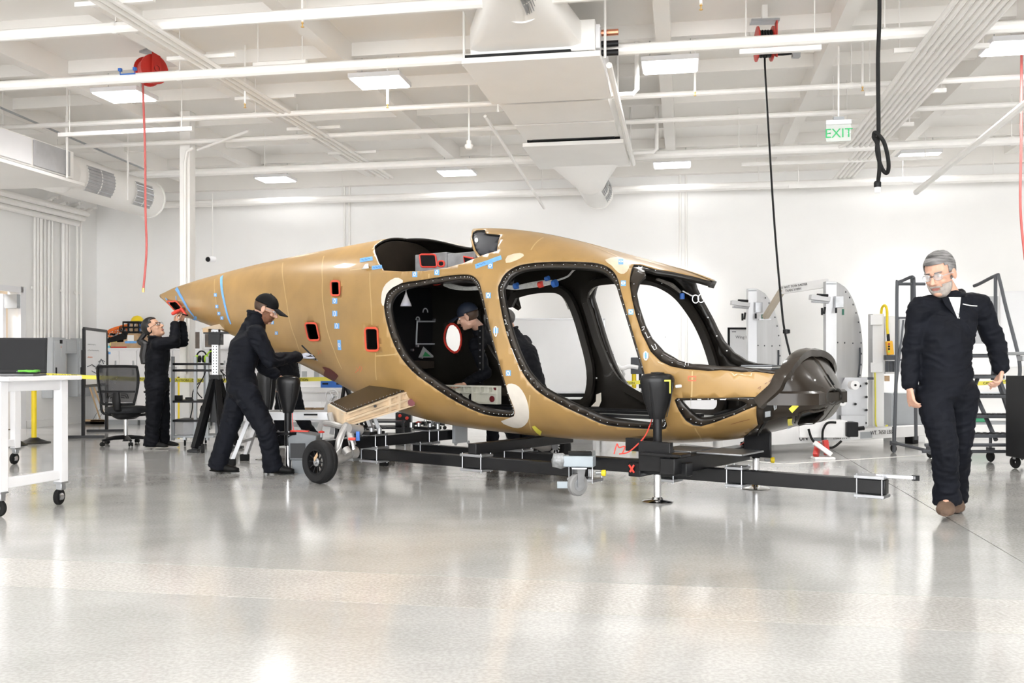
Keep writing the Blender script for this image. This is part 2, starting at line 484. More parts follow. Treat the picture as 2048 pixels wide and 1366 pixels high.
# conduits running into the room
t = thing('conduit_bundle', 'bundle of white conduits running under the roof towards the back wall', 'conduit', RM(2.25, 9, 3.78))
for i in range(8):
    a = 2.02 + .062 * i
    bend = 12.9 + .06 * i
    if i < 3: pts = [RM(a, 3, 3.8), RM(a, bend - .5, 3.8)] + arc_pts(RM(a - .5, bend - .5, 3.8), .5, 0, PI / 2, RA, RD, 8) + [RM(-3, bend, 3.8)]
    else: pts = [RM(a, 3, 3.8), RM(a, 14.9, 3.8)]
    MB().tube(pts, .021, 8).build('conduit', PIPEW, t, world=True)
for b in (6.2, 7.6, 9.0, 10.4, 11.8):
    rbox(MB(), 1.85, 2.65, b - .02, b + .02, 3.83, 3.87).build('strut', PIPEW, t, world=True)
    for a in (1.9, 2.6): MB().cyl(RM(a, b, 3.85), RM(a, b, ZC), .006, n=5).build('hanger', PIPEW, t, world=True)
# conduits running into the room above the tail
t = thing('conduit_bundle', 'three white conduits under the roof from the red hose reel towards the wall', 'conduit', RM(-4.3, 9, 3.9))
for i in range(3):
    a = -4.62 + .075 * i
    MB().tube([RM(a, 3, 3.93), RM(a, 14.2, 3.93)], .022, 8).build('conduit', PIPEW, t, world=True)
for b in (7, 8.4, 9.8, 11.2, 12.6): rbox(MB(), -4.9, -4.2, b - .02, b + .02, 3.955, 3.99).build('strut', PIPEW, t, world=True)
# sway braces
def brace(p, q, r, label, m=PIPEW):
    mb = MB().tube([p, q], r, 8)
    return one(mb, 'sway_brace', m, label, 'brace', (p + q) / 2, group='sway braces under the roof')
brace(P(0, 215, 10.97), P(287, 338, 14.3), .014, 'thin dark grey brace rod above the round duct', GREY)
brace(P(970, 232, 10.8), P(1088, 416, 13.6), .02, 'white sloping brace below the long duct unit')
brace(P(1832, 385, 11.5), P(2060, 200, 8.6), .035, 'white sloping brace pipe beside the knotted cord')
brace(P(395, 300, 12.5), P(497, 262, 12.0), .018, 'white sloping brace beside the column')
# column
c = P(375, 600, 12.7); c.z = 0
t = struct(thing('column', 'white square steel column with a conduit up its face', None, c, -YAW))
MB().box((0, 0, ZC / 2), (.15, .15, ZC)).build('column_post', PIPEW, t, bevel=.008)
MB().tube([(.02, -.1, .9), (.02, -.1, 3.7), (.05, -.1, 3.85), (.14, -.1, 3.9)], .022, 8).build('conduit', PIPEW, t)
MB().box((0, 0, .01), (.3, .3, .02)).build('base_plate', PIPEW, t)
# ---------------------------------------------------------------- duct units
def slot(mb_o, mb_g, a, b, z, r, ang0, ang1, b0, b1, n=8):
    "a louvred slot on a round duct running along RD"
    rows = []
    for bb in (b0, b1):
        rows.append([RM(a + r * math.cos(ang0 + (ang1 - ang0) * i / n), bb, z + r * math.sin(ang0 + (ang1 - ang0) * i / n)) for i in range(n + 1)])
    mb_g.grid(rows)
def round_duct(t, a, z, r, b0, b1, slots):
    MB().lathe([(r, 0), (r, b1 - b0)], RM(a, b0, z), RD, 32).build('round_duct', DUCTW, t, world=True)
    lo, hi = (b0, b1)
    for e in (hi,): MB().lathe([(0.001, -.01), (r - .02, -.01), (r, 0), (r + .012, 0), (r + .012, .03), (r, .03)], RM(a, e - .02, z), RD, 32).build('end_cap', DUCTW, t, world=True)
    for (s0, s1, g0, g1) in slots:
        mg = MB(); slot(None, mg, a, 0, z, r + .004, g0, g1, s0, s1)
        gr = mg.build('vent_grille', GRILL, t, world=True)
        for j in range(3):
            bb = s0 + (s1 - s0) * j / 2
            mf = MB(); slot(None, mf, a, 0, z, r + .012, g0, g1, bb - .012, bb + .012); mf.build('vent_bar', DUCTW, gr, world=False).parent = gr
            o = COL.objects[-1]; o.data.transform(WM[t].inverted()); WM[o] = WM[t]
        for j in range(9):
            gg = g0 + (g1 - g0) * j / 8
            ml = MB().beam(RM(a + (r + .01) * math.cos(gg), s0, z + (r + .01) * math.sin(gg)), RM(a + (r + .01) * math.cos(gg), s1, z + (r + .01) * math.sin(gg)), .006, .012)
            o = ml.build('louvre', STEEL if j % 2 else GRILL, gr); o.data.transform(WM[t].inverted()); WM[o] = WM[t]
def hood(b0, b1, a0, w0, z00, z01, a1, r1, z1):
    "square to round transition between b0 (rectangle) and b1 (circle)"
    n = 32; rows = []
    for k in range(5):
        f = k / 4; row = []
        for j in range(n):
            th = 2 * PI * (j + .5) / n; c, s = math.cos(th), math.sin(th)
            mxx = max(abs(c), abs(s)); sq = (a0 + w0 / 2 * c / mxx, (z00 + z01) / 2 + (z01 - z00) / 2 * s / mxx)
            ci = (a1 + r1 * c, z1 + r1 * s)
            row.append(RM(sq[0] * (1 - f) + ci[0] * f, b0 * (1 - f) + b1 * f, sq[1] * (1 - f) + ci[1] * f))
        rows.append(row)
    return MB().__class__() if False else rows
def hood_mb(*a):
    m = MB(); m.grid(hood(*a), close_v=True); return m
AX = -1.33
t = thing('duct_unit', 'long white ventilation unit hung under the roof above the fuselage', 'duct', RM(AX, 10.8, 3.75))
z0, z1 = 3.74, 4.06
for (b0, b1, nm) in ((8.3, 9.75, 'fan_housing'), (9.85, 11.2, 'coil_housing'), (11.3, 12.7, 'filter_housing')):
    rbox(MB(), AX - .56, AX + .56, b0, b1, z0 + .05, z1).build(nm, DUCTW, t, world=True, bevel=.006)
for (b0, b1, dz, i0) in ((8.26, 9.62, 0, 0), (9.78, 10.6, .03, .05), (10.66, 11.36, .03, .05), (11.5, 12.9, -.02, 0)):
    rbox(MB(), AX - .63 + i0, AX + .61 - i0, b0, b1, z0 - .02 + dz, z0 + .03 + dz).build('drain_pan', DUCTW, t, world=True, bevel=.005)
rbox(MB(), AX - .5, AX + .5, 8.32, 12.6, z0 + .03, z0 + .06).build('pan_gap_shade', DGREY, t, world=True)  # dark fill painted in as the shade between pans and housings
for (b0, a0_, a1_) in ((8.262, -.6, .35), (9.785, -.5, .35), (10.665, -.4, .3), (11.555, -.58, .56)): rbox(MB(), AX + a0_, AX + a1_, b0, b0 + .05, z0 + .03, z0 + .055).build('pan_gap_shade', BLACKP, t, world=True)  # black strips stand in for the shaded gap at each pan front
rbox(MB(), AX + .56, AX + .60, 8.35, 9.7, z0 + .08, z1 - .03).build('access_panel', POWDER, t, world=True, bevel=.004)
hood_mb(8.3, 7.2, AX - .06, 1.0, z0 + .09, z1, AX + .03, .21, 4.03).build('transition_hood', DUCTW, t, world=True, smooth=60)
hood_mb(12.7, 13.3, AX, 1.0, z0 - .02, z1 - .05, AX + .03, .22, 3.62).build('transition_hood', DUCTW, t, world=True, smooth=60)
round_duct(t, AX + .03, 3.62, .22, 13.25, 14.5, ((13.4, 13.75, -.75, .35), (13.95, 14.3, -.75, .35)))
round_duct(t, AX + .03, 4.03, .21, 5.6, 7.62, ((7.05, 7.45, -1.25, -.5),))
for (b, a) in ((8.4, -.64), (8.4, .64), (10, -.64), (10, .64), (12.4, -.64), (12.4, .64)):
    MB().cyl(RM(AX + a, b, z0), RM(AX + a, b, ZC), .012, n=6).build('hanger_rod', PIPEW, t, world=True)
# valves and refrigerant pipes at its side
COPPER = mat('copper', (0.75, 0.30, 0.18), 0.35, 0.8)
for dz, m in ((.26, COPPER), (.16, BLACKP), (.08, BLACKP)):
    MB().cyl(RM(AX + .6, 8.5, z0 + dz), RM(AX + .75, 8.5, z0 + dz), .028, n=10).build('valve', m, t, world=True)
MB().tube(smooth_pts([RM(AX + .66, 8.6, z0), RM(AX + .66, 10.6, z0 - .03), RM(AX + .66, 12.8, z0 - .03)], 4), .03, 8).build('condensate_pipe', PIPEW, t, world=True)
for (b, a, dz) in ((9.6, .86, .3), (12.3, .98, .3)):
    MB().tube([RM(AX + .6, b, z0 + .01), RM(AX + a - .04, b, z0 + .01), RM(AX + a, b, z0 + .05), RM(AX + a, b, ZC)], .025, 8).build('condensate_pipe', PIPEW, t, world=True)
AX2 = -7.9
t = thing('duct_unit', 'white duct unit with a round louvred duct high beside the end wall', 'duct', RM(AX2, 10, 3.3))
rbox(MB(), AX2 - .75, AX2 + .45, 7.4, 10.6, 3.32, 3.66).build('fan_housing', DUCTW, t, world=True, bevel=.006)
rbox(MB(), AX2 - .8, AX2 + .5, 7.4, 10.75, 3.26, 3.30).build('drain_pan', DUCTW, t, world=True, bevel=.004)
rbox(MB(), AX2 - .7, AX2 + .42, 7.45, 10.55, 3.30, 3.32).build('pan_gap_shade', DGREY, t, world=True)  # dark layer in place of the shaded gap above this pan
for (b0, b1, m) in ((8.0, 8.9, POWDER), (8.95, 9.8, POWDER), (9.85, 10.5, GRILL)):
    rbox(MB(), AX2 + .45, AX2 + .475, b0, b1, 3.34, 3.64).build('access_panel', m, t, world=True, bevel=.003)
hood_mb(10.6, 11.0, AX2 - .12, 1.0, 3.32, 3.66, AX2, .27, 3.49).build('transition_hood', DUCTW, t, world=True, smooth=60)
round_duct(t, AX2, 3.49, .27, 10.95, 13.0, ((11.15, 11.75, -.75, .45), (12.25, 12.7, -.75, .45)))
for (a, b) in ((-.78, 7.6), (.5, 7.6), (-.78, 10.4), (.5, 10.4), (.3, 12)):
    MB().cyl(RM(AX2 + a, b, 3.3), RM(AX2 + a, b, ZC), .014, n=6).build('hanger_rod', PIPEW, t, world=True)

# ---------------------------------------------------------------- small ceiling things
def reel(c, rot, hose_m, label, hose_pts, hose_r, disc=.15, end_m=None):
    t = thing('hose_reel', label, 'reel', c, rot)
    for s in (-1, 1):
        MB().lathe([(.02, -.006), (disc * .72, -.014), (disc, -.006), (disc, .006), (disc * .7, .008), (.02, .012)], (s * .07, 0, 0), (1, 0, 0), 28).build('reel_disc', RED, t)
    MB().lathe([(disc * .62, -.065), (disc * .62, .065)], (0, 0, 0), (1, 0, 0), 20).build('drum', RED, t)
    for k in range(5):
        MB().tube([(-.052 + .026 * k, disc * .72 * math.cos(a), disc * .72 * math.sin(a)) for a in np.linspace(0, 2 * PI, 21)[:-1]], .013, 6, closed=True).build('hose_coil', hose_m, t)
    MB().lathe([(.03, -.02), (.03, .02)], (.1, 0, 0), (1, 0, 0), 12).build('hub', BLACKP, t)
    MB().prism([(-.05, -.14), (.05, -.10), (.06, .05), (.03, .2), (-.05, .2)], (.1, 0, 0), (0, 1, 0), (0, 0, 1), (.012, 0, 0)).build('bracket', RED, t)
    MB().box((0, 0, .21), (.26, .12, .02)).build('mounting_plate', STEEL, t)
    MB().box((0, 0, (ZC - c.z + .22) / 2), (.05, .05, ZC - c.z - .2)).build('mounting_post', PIPEW, t)
    MB().tube(hose_pts, hose_r, 8).build('hose', hose_m, t, world=True)
    if end_m is not None:
        e = V(hose_pts[-1]); d = (e - V(hose_pts[-2])).normalized()
        MB().cyl(e, e + d * .045, hose_r * 1.1, n=8).build('hose_fitting', end_m, t, world=True)
    return t
BRASS = mat('brass', (0.70, 0.45, 0.15), 0.35, 0.8)
Y = 10.0
reel(P(302, 141, Y), -YAW - .5, REDH, 'red hose reel under the roof with a red hose hanging beside the column', smooth_pts([P(285, 150, Y), P(286, 180, Y), P(290, 300, Y), P(291, 420, Y), P(293, 500, Y), P(287, 576, Y)], 6), .012, .155, BRASS)
reel(P(1529, 88, 8.9), -YAW + .1, BLACKP, 'red reel under the roof with a black cord running down to the nose', smooth_pts([P(1530, 110, 8.9), P(1530, 135, 8.9), P(1537, 260, 8.6), P(1549, 450, 8.2), P(1562, 600, 7.9), P(1569, 660, 7.8), P(1584, 724, 7.62)], 6), .009, .16)
MB().lathe([(.001, -.02), (.03, -.015), (.03, .015), (.001, .02)], P(1573, 663, 7.79), (0, 0, 1), 12).build('cord_stop', BLACKP, COL.objects['hose_reel.001'], world=True)
MB().tube(smooth_pts([P(1545, 90, 8.9), P(1552, 108, 8.9), P(1583, 107, 8.9)], 5), .012, 6).build('supply_cord', BLACKP, COL.objects['hose_reel.001'], world=True)
MB().box(P(1592, 108, 8.9), (.07, .05, .07)).build('junction_box', GREY, COL.objects['hose_reel.001'], world=True)
reel(P(2036, 70, 9.3), -YAW - .4, REDH, 'red hose reel under the roof, partly cut off by the picture edge', smooth_pts([P(2043, 80, 9.3), P(2043, 130, 9.3), P(2042, 300, 9.3), P(2041, 420, 9.3), P(2050, 520, 9.3)], 6), .012, .16)
# knotted black power cord
t = thing('power_cable', 'thick black power cord hanging from the roof, knotted above its plug', 'cord', P(1756, 300, 6.0))
up = P(1757, 0, 6.0); up.z = ZC
pts = smooth_pts([up, P(1759, 0, 6), P(1756, 120, 6), P(1757, 262, 6), P(1754, 300, 6.02), P(1763, 335, 6.03), P(1774, 346, 6.02), P(1777, 325, 5.98), P(1768, 285, 5.95), P(1751, 265, 5.96), P(1748, 275, 5.98), P(1755, 290, 5.94), P(1759, 330, 5.96), P(1756, 366, 6)], 8)
MB().tube(pts, .0125, 10).build('cord', RUBBER, t, world=True)
MB().lathe([(.016, 0), (.022, -.01), (.022, -.035), (.019, -.04)], P(1755, 362, 6), (0, 0, 1), 16).build('plug_collar', BLACKP, t, world=True)
MB().lathe([(.001, -.075), (.017, -.075), (.019, -.07), (.019, -.035), (.001, -.034)], P(1755, 362, 6), (0, 0, 1), 16).build('plug', PAPER, t, world=True)
# exit sign
t = thing('exit_sign', 'white hanging exit sign with green letters', 'sign', P(1677, 262, 9.3), -YAW)
MB().box((0, 0, -.02), (.235, .012, .165)).build('panel', mat('clear_sign_panel', (0.80, 0.84, 0.81), 0.25, alpha=.6), t, bevel=.003)
MB().box((0, 0, .085), (.24, .045, .045)).build('housing', POWDER, t, bevel=.004)
MB().cyl((0, 0, .1), (0, 0, ZC - t.location.z), .009, n=8).build('stem', PIPEW, t)
MB().box((0, 0, .12), (.1, .06, .03)).build('canopy', GREY, t)
SIGN = mat('sign_green', (0.03, 0.42, 0.13), 0.5, emit=((0.1, 0.8, 0.3), .06))
text('EXIT', .128, t.location + RD * -.012 + V((0, 0, -.066)), RA, (0, 0, 1), SIGN, 'lettering', t)
for ch, s in (('<', -1), ('>', 1)): text(ch, .07, t.location + RD * -.012 + RA * s * .098 + V((0, 0, -.045)), RA, (0, 0, 1), mat('sign_white', (0.9, 0.9, 0.9)), 'arrow', t)
# pendant sensor, camera, pull rods
t = thing('pendant_sensor', 'white round sensor hanging on a stem below the roof', 'sensor', P(938, 290, 11))
MB().cyl((0, 0, 0), (0, 0, ZC - t.location.z), .012, n=8).build('stem', PIPEW, t)
MB().lathe([(.001, -.05), (.035, -.045), (.05, -.02), (.05, .0), (.03, .01), (.03, .05), (.001, .055)], (0, 0, 0), (0, 0, 1), 18).build('body', PIPEW, t)
t = thing('security_camera', 'small white security camera with a black lens hanging on the back wall', 'camera', P(425, 518, 15.2))
MB().cyl((0, 0, .03), (0, 0, 1.05), .008, n=6).build('stem', PIPEW, t)
MB().capsule((0, .04, 0), (-.03, -.05, -.01), .05).build('body', POWDER, t)
MB().ell((-.045, -.085, -.015), (.04, .03, .04)).build('lens', BLACKP, t)
for i, (px, py, Y) in enumerate(((605, 50, 8), (490, 212, 10), (775, 212, 10), (1203, 180, 9.5), (1402, 15, 7.4), (1390, 188, 9.8), (1725, 178, 9.6), (1213, 315, 13))):
    c = P(px, py, Y)
    o = MB().lathe([(.001, -.02), (.014, -.02), (.016, -.016), (.005, -.012), (.006, .01), (.011, .012), (.011, .03), (.001, .03)], (0, 0, 0), (0, 0, 1), 10)
    t = thing('fire_sprinkler', 'small brass sprinkler below the white roof, ' + ['near the top edge by the column', 'near the column', 'beside the light next to the duct unit', 'at the edge of the duct unit pan', 'above the black cord reel', 'beside the light next to the black cord reel', 'beside the conduit bundle and the exit sign', 'at the far end of the duct unit'][i], 'sprinkler', c, group='brass sprinklers under the roof')
    o.build('head', BRASS, t); MB().cyl((0, 0, .02), (0, 0, ZC - c.z), .012, n=6).build('drop_pipe', PIPEW, t)
for i, (px, py, Y, L) in enumerate(((255, 148, 9.4, .16), (1987, 60, 8.6, .2))):
    c = P(px, py, Y)
    t = thing('pipe_clamp', ['small blue clamp frame under the pipe beside the red hose reel', 'small blue clamp frame under the pipe near the conduits'][i], 'clamp', c, -YAW)
    MB().tube([(-L / 2, 0, .05), (-L / 2, 0, 0), (L / 2, 0, 0), (L / 2, 0, .05)], .007, 6).build('clamp_bar', BLUE, t)
    for s in (-1, 1): MB().box((s * L / 2, 0, .045), (.03, .03, .03)).build('clamp_jaw', BLUE, t)
# ---------------------------------------------------------------- along the wall with the panels
PANG = mat('pale_grey_enamel', (.52, .54, .56), .45, var=.03)
def wall_b(px):
    kx = (px - 1024) / FOC
    return (AL * RA.x - kx * AL * RA.y) / (kx * RD.y - RD.x) if False else (-(AL * RA.x) + kx * AL * RA.y) / (RD.x - kx * RD.y)
def wall_z(px, py):
    b = wall_b(px); q = RM(AL, b)
    return CAMZ - (py - HOR) / FOC * q.y
for i, px in enumerate((64, 70, 76, 84, 92, 99, 121, 127, 133, 149, 157)):
    b = wall_b(px); top = 3.35 + .03 * (i % 4); bot = 1.4 + .02 * (i % 3)
    r = .03 if i in (2, 6, 7) else .02
    t = thing('wall_conduit', ['first', 'second', 'third', 'fourth', 'fifth', 'sixth', 'seventh', 'eighth', 'ninth', 'tenth', 'eleventh'][i] + ' white vertical conduit from the open door, above the electrical panels', 'conduit', RM(AL + .05, b, 2), group='vertical conduits above the panels')
    MB().tube([RM(AL + .05, b, bot), RM(AL + .05, b, top)] + arc_pts(RM(AL + .05 + .3, b, top), .3, PI, PI / 2, RA, (0, 0, 1), 6)[1:], r, 8).build('conduit', PIPEW, t, world=True)
    MB().box(RM(AL + .03, b, 2.25), (.02, .09, .04), R3).build('strap', PIPEW, t, world=True)
for i, (z, a) in enumerate(((3.42, .12), (3.5, .22), (3.58, .3))):
    one(MB().tube([RM(AL + a, 6, z), RM(AL + a, 14.6, z)], .05, 10), 'wall_pipe', PIPEW, 'white pipe along the end wall, ' + ['lowest', 'middle', 'topmost'][i] + ' of the three under the duct', 'pipe', RM(AL + a, 11, z))
for i, (x0, x1, lab) in enumerate(((83, 110, 'grey electrical panel nearer the open door'), (134, 161, 'grey electrical panel nearer the easel board'))):
    b0, b1 = wall_b(x0), wall_b(x1)
    zb, zt = .47, 1.46
    t = thing('breaker_box', lab, 'electrical panel', RM(AL, (b0 + b1) / 2, zb))
    rbox(MB(), AL, AL + .2, b0, b1, zb, zt).build('enclosure', PANG, t, world=True, bevel=.006)
    rbox(MB(), AL + .2, AL + .212, b0 + .04, b1 - .04, zb + .05, zt - .05).build('panel_door', PANG, t, world=True, bevel=.004)
    rbox(MB(), AL + .21, AL + .216, b0 + .2, b1 - .14, zt - .32, zt - .17).build('warning_label', PAPER, t, world=True)
    rbox(MB(), AL + .212, AL + .217, b0 + .2, b1 - .14, zt - .17, zt - .14).build('warning_stripe', ORANGE, t, world=True)
    rbox(MB(), AL + .211, AL + .216, b0 + .23, b1 - .17, zt - .1, zt - .04).build('switch_plate', BLACKP, t, world=True)
    rbox(MB(), AL + .21, AL + .225, b0 + .06, b0 + .08, .85, .97).build('latch', BLACKP, t, world=True)
b0, b1 = wall_b(110), wall_b(134)
t = thing('electrical_trough', 'grey wiring trough bridging the two electrical panels', 'trough', RM(AL, (b0 + b1) / 2, 1.25))
rbox(MB(), AL, AL + .19, b0 + .002, b1 - .002, 1.2, 1.44).build('trough_body', PANG, t, world=True, bevel=.005)
rbox(MB(), AL + .19, AL + .198, b0 + .03, b1 - .03, 1.23, 1.41).build('cover_plate', PANG, t, world=True, bevel=.003)
# ---------------------------------------------------------------- aircraft fuselage
FA = math.radians(37)
T0 = V((-4.47, 12.3, 0)); AX_T = V((math.cos(FA), -math.sin(FA), 0)); AX_N = V((math.sin(FA), math.cos(FA), 0))   # along the hull, across it (away from the camera)
def FP(t, n, z): return T0 + AX_T * t + AX_N * n + V((0, 0, z))
def t_of(px):
    k = (px - 1024) / FOC
    return (k * T0.y - T0.x) / (AX_T.x - k * AX_T.y)
def tz(px, py):
    t = t_of(px); Y = T0.y + AX_T.y * t
    return t, CAMZ - (py - HOR) / FOC * Y
def smooth_curve(pts, sig=0.05, hard=(), wide=None):
    if wide:
        xa, ya = smooth_curve(pts, wide, hard); xb, yb = smooth_curve(pts, sig, hard)
        f = np.clip((xa - 8.1) / .3, 0, 1); f = np.maximum(f, np.clip((.6 - xa) / .3, 0, 1)); return xa, ya * (1 - f) + yb * f
    pts = sorted(pts); x = np.array([p[0] for p in pts]); y = np.array([p[1] for p in pts])
    xs = np.arange(x[0] - .5, x[-1] + .5, .01); ys = np.interp(xs, x, y)
    kx = np.arange(-3 * sig, 3 * sig + .005, .01); kr = np.exp(-kx ** 2 / 2 / sig ** 2); kr /= kr.sum()
    segs = np.zeros(len(xs), int)
    for h in hard: segs += xs > h
    out = ys.copy()
    for s in set(segs):
        i = np.where(segs == s)[0]; yy = ys[i]; pad = len(kr) // 2
        yp = np.concatenate([2 * yy[0] - yy[1:pad + 1][::-1] if len(yy) > pad else np.full(pad, yy[0]), yy, 2 * yy[-1] - yy[-pad - 1:-1][::-1] if len(yy) > pad else np.full(pad, yy[-1])])
        out[i] = np.convolve(yp, kr, 'valid')[:len(yy)]
    return xs, out
T_END = 8.64
top_px = [(322, 589), (350, 575), (400, 560), (450, 548), (520, 531), (600, 515), (700, 497), (750, 488), (775, 482), (812, 476), (850, 475), (900, 484), (930, 497), (943, 506)]
top2_px = [(946, 461), (985, 457), (1040, 459), (1100, 468), (1170, 484), (1250, 508), (1345, 532)]
T_STEP = t_of(944.5)
front = [(7.55, 1.77), (7.9, 1.57), (8.2, 1.34), (8.43, 1.13), (8.48, 1.08), (8.53, 1.0), (8.58, .92), (8.62, .85), (8.64, .80)]
TOPC = smooth_curve([tz(*p) for p in top_px] + [tz(*p) for p in top2_px] + front, .045, (T_STEP,), .16)
TOPN = smooth_curve([tz(*p) for p in top_px[:8]] + [tz(*p) for p in ((800, 479), (850, 471), (900, 465))] + [tz(*p) for p in top2_px] + front, .045, (), .2)
bot_px = [(322, 594), (345, 616), (367, 637), (395, 640), (413, 645), (433, 655), (452, 661), (500, 681), (560, 705), (605, 722), (646, 737), (675, 752), (725, 778), (790, 812), (850, 832), (900, 845), (945, 854), (1000, 861), (1100, 872), (1200, 880), (1300, 885), (1440, 884), (1500, 876), (1560, 862), (1600, 850), (1630, 840)]
BOTC = smooth_curve([tz(*p) for p in bot_px] + [(8.48, .53), (8.53, .60), (8.58, .68), (8.62, .74), (8.64, .78)], .045, (), .2)
WID = smooth_curve([(-.15, .03), (0, .05), (.3, .09), (.6, .16), (1, .25), (2, .43), (3, .59), (4, .70), (5, .765), (6, .775), (7, .73), (7.8, .64), (8.2, .57), (8.4, .52), (8.5, .45), (8.57, .35), (8.61, .24), (8.64, .06)], .04, (), .2)
EXP = ([-1, 0.5, 2, 5, 9], [.9, .88, .82, .76, .78])
def surf(t, ph, side=-1, off=0.0):
    "t, ph arrays -> world points; ph from -pi/2 (keel) to pi/2 (crown)"
    t = np.asarray(t, float); ph = np.asarray(ph, float)
    zt, zb, w = np.interp(t, *(TOPN if side < 0 else TOPC)), np.interp(t, *BOTC), np.interp(t, *WID)
    e = np.interp(t, *EXP)
    h = np.maximum((zt - zb) / 2, .004) - off; zc = (zt + zb) / 2
    w = np.maximum(w - off, .002)
    s, c = np.sin(ph), np.maximum(np.cos(ph), 0)
    z = zc + h * np.sign(s) * np.abs(s) ** e
    n = side * w * c ** e
    return np.stack([T0.x + AX_T.x * t + AX_N.x * n, T0.y + AX_T.y * t + AX_N.y * n, z], -1)
def proj(p): return 1024 + p[..., 0] / p[..., 1] * FOC, HOR - (p[..., 2] - CAMZ) / p[..., 1] * FOC
_lat = {}
def inv(pts, side=-1):
    "photograph points -> (t, ph) on the hull side"
    if side not in _lat:
        tt, pp = np.meshgrid(np.arange(-.12, T_END, .02), np.linspace(-PI / 2 + .02, PI / 2 - .01, 150), indexing='ij')
        x, y = proj(surf(tt, pp, side)); _lat[side] = (tt.ravel(), pp.ravel(), x.ravel(), y.ravel())
        d = 1e-3
    tt, pp, X, Y = _lat[side]
    out = []
    for (px, py) in pts:
        d2 = (X - px) ** 2 + (Y - py) ** 2
        if side < 0: d2 = d2 + np.where(pp > 1.25, 4 * (pp - 1.25), 0)
        i = np.argmin(d2); t, p = tt[i], pp[i]
        for _ in range(6):
            q = surf(np.array([t, t + 1e-4, t]), np.array([p, p, p + 1e-4]), side); x, y = proj(q)
            J = np.array([[x[1] - x[0], x[2] - x[0]], [y[1] - y[0], y[2] - y[0]]]) / 1e-4
            if abs(np.linalg.det(J)) < 50: break
            dt, dp = np.linalg.solve(J, [px - x[0], py - y[0]])
            dt, dp = np.clip(dt, -.05, .05), np.clip(dp, -.05, .05)
            t, p = np.clip(t + dt, -.12, T_END), np.clip(p + dp, -PI / 2 + .005, PI / 2 - .005)
        out.append((float(t), float(p)))
    return out
SC = 0.75                                      # angle -> metres in the unrolled sheet
def dens(poly, step=.04, closed=True):
    out = []; k = len(poly)
    for i in range(k if closed else k - 1):
        a, b = poly[i], poly[(i + 1) % k]; L = math.hypot(b[0] - a[0], (b[1] - a[1]) * SC); m = max(1, int(L / step))
        out += [(a[0] + (b[0] - a[0]) * j / m, a[1] + (b[1] - a[1]) * j / m) for j in range(m)]
    if not closed: out.append(poly[-1])
    return out
def inpoly(x, y, poly):
    c = np.zeros(len(x), bool); k = len(poly)
    for i in range(k):
        x0, y0 = poly[i]; x1, y1 = poly[(i + 1) % k]
        if y0 == y1: continue
        c ^= ((y0 > y) != (y1 > y)) & (x < (x1 - x0) * (y - y0) / (y1 - y0) + x0)
    return c
def rnd(pts, n=4):
    "closed Catmull-Rom through photo points"
    k = len(pts); out = []
    for i in range(k):
        p0, p1, p2, p3 = (np.array(pts[(i + j - 1) % k], float) for j in range(4))
        for q in range(n):
            t = q / n
            out.append(tuple(.5 * ((2 * p1) + (p2 - p0) * t + (2 * p0 - 5 * p1 + 4 * p2 - p3) * t * t + (3 * p1 - p0 - 3 * p2 + p3) * t ** 3)))
    return out
def rrect(x0, y0, x1, y1, r=4, skew=0.0):
    pts = []
    for cx, cy, a in ((x1 - r, y1 - r, 0), (x0 + r, y1 - r, 90), (x0 + r, y0 + r, 180), (x1 - r, y0 + r, 270)):
        for d in (0, 45, 90): pts.append((cx + r * math.cos(math.radians(a + d)), cy + r * math.sin(math.radians(a + d))))
    yc = (y0 + y1) / 2
    return [(x + skew * (y - yc), y) for x, y in pts]
def sheet(regions, grid, side=-1, bounds=None):
    "cut the unrolled hull along the region outlines; returns {region name: (verts, faces)}"
    pts, edges = [], []
    for nm, poly in regions:
        d = dens(poly, .045); b = len(pts); pts += [V((t, p * SC)) for t, p in d]; edges += [(b + i, b + (i + 1) % len(d)) for i in range(len(d))]
    if len(grid) > 2000:
        for lim in (PI / 2, -PI / 2):
            row = np.arange(-.12, T_END + .001, .04); b = len(pts); pts += [V((t, lim * SC)) for t in row]; edges += [(b + i, b + i + 1) for i in range(len(row) - 1)]
    pts += [V((t, p * SC)) for t, p in grid]
    r = delaunay_2d_cdt(pts, edges, [], 0, 1e-4)
    vs = np.array([(v.x, v.y / SC) for v in r[0]]); fs = [f for f in r[2]]
    cen = np.array([vs[list(f)].mean(0) for f in fs])
    own = np.full(len(fs), -1)
    for i, (nm, poly) in reversed(list(enumerate(regions))):
        own[inpoly(cen[:, 0], cen[:, 1], dens(poly, .045))] = i
    out = {}
    for i in range(len(fs)):
        if abs(cen[i, 1]) > PI / 2 or cen[i, 0] > T_END: continue
        out.setdefault(regions[own[i]][0] if own[i] >= 0 else None, []).append(fs[i])
    return vs, out
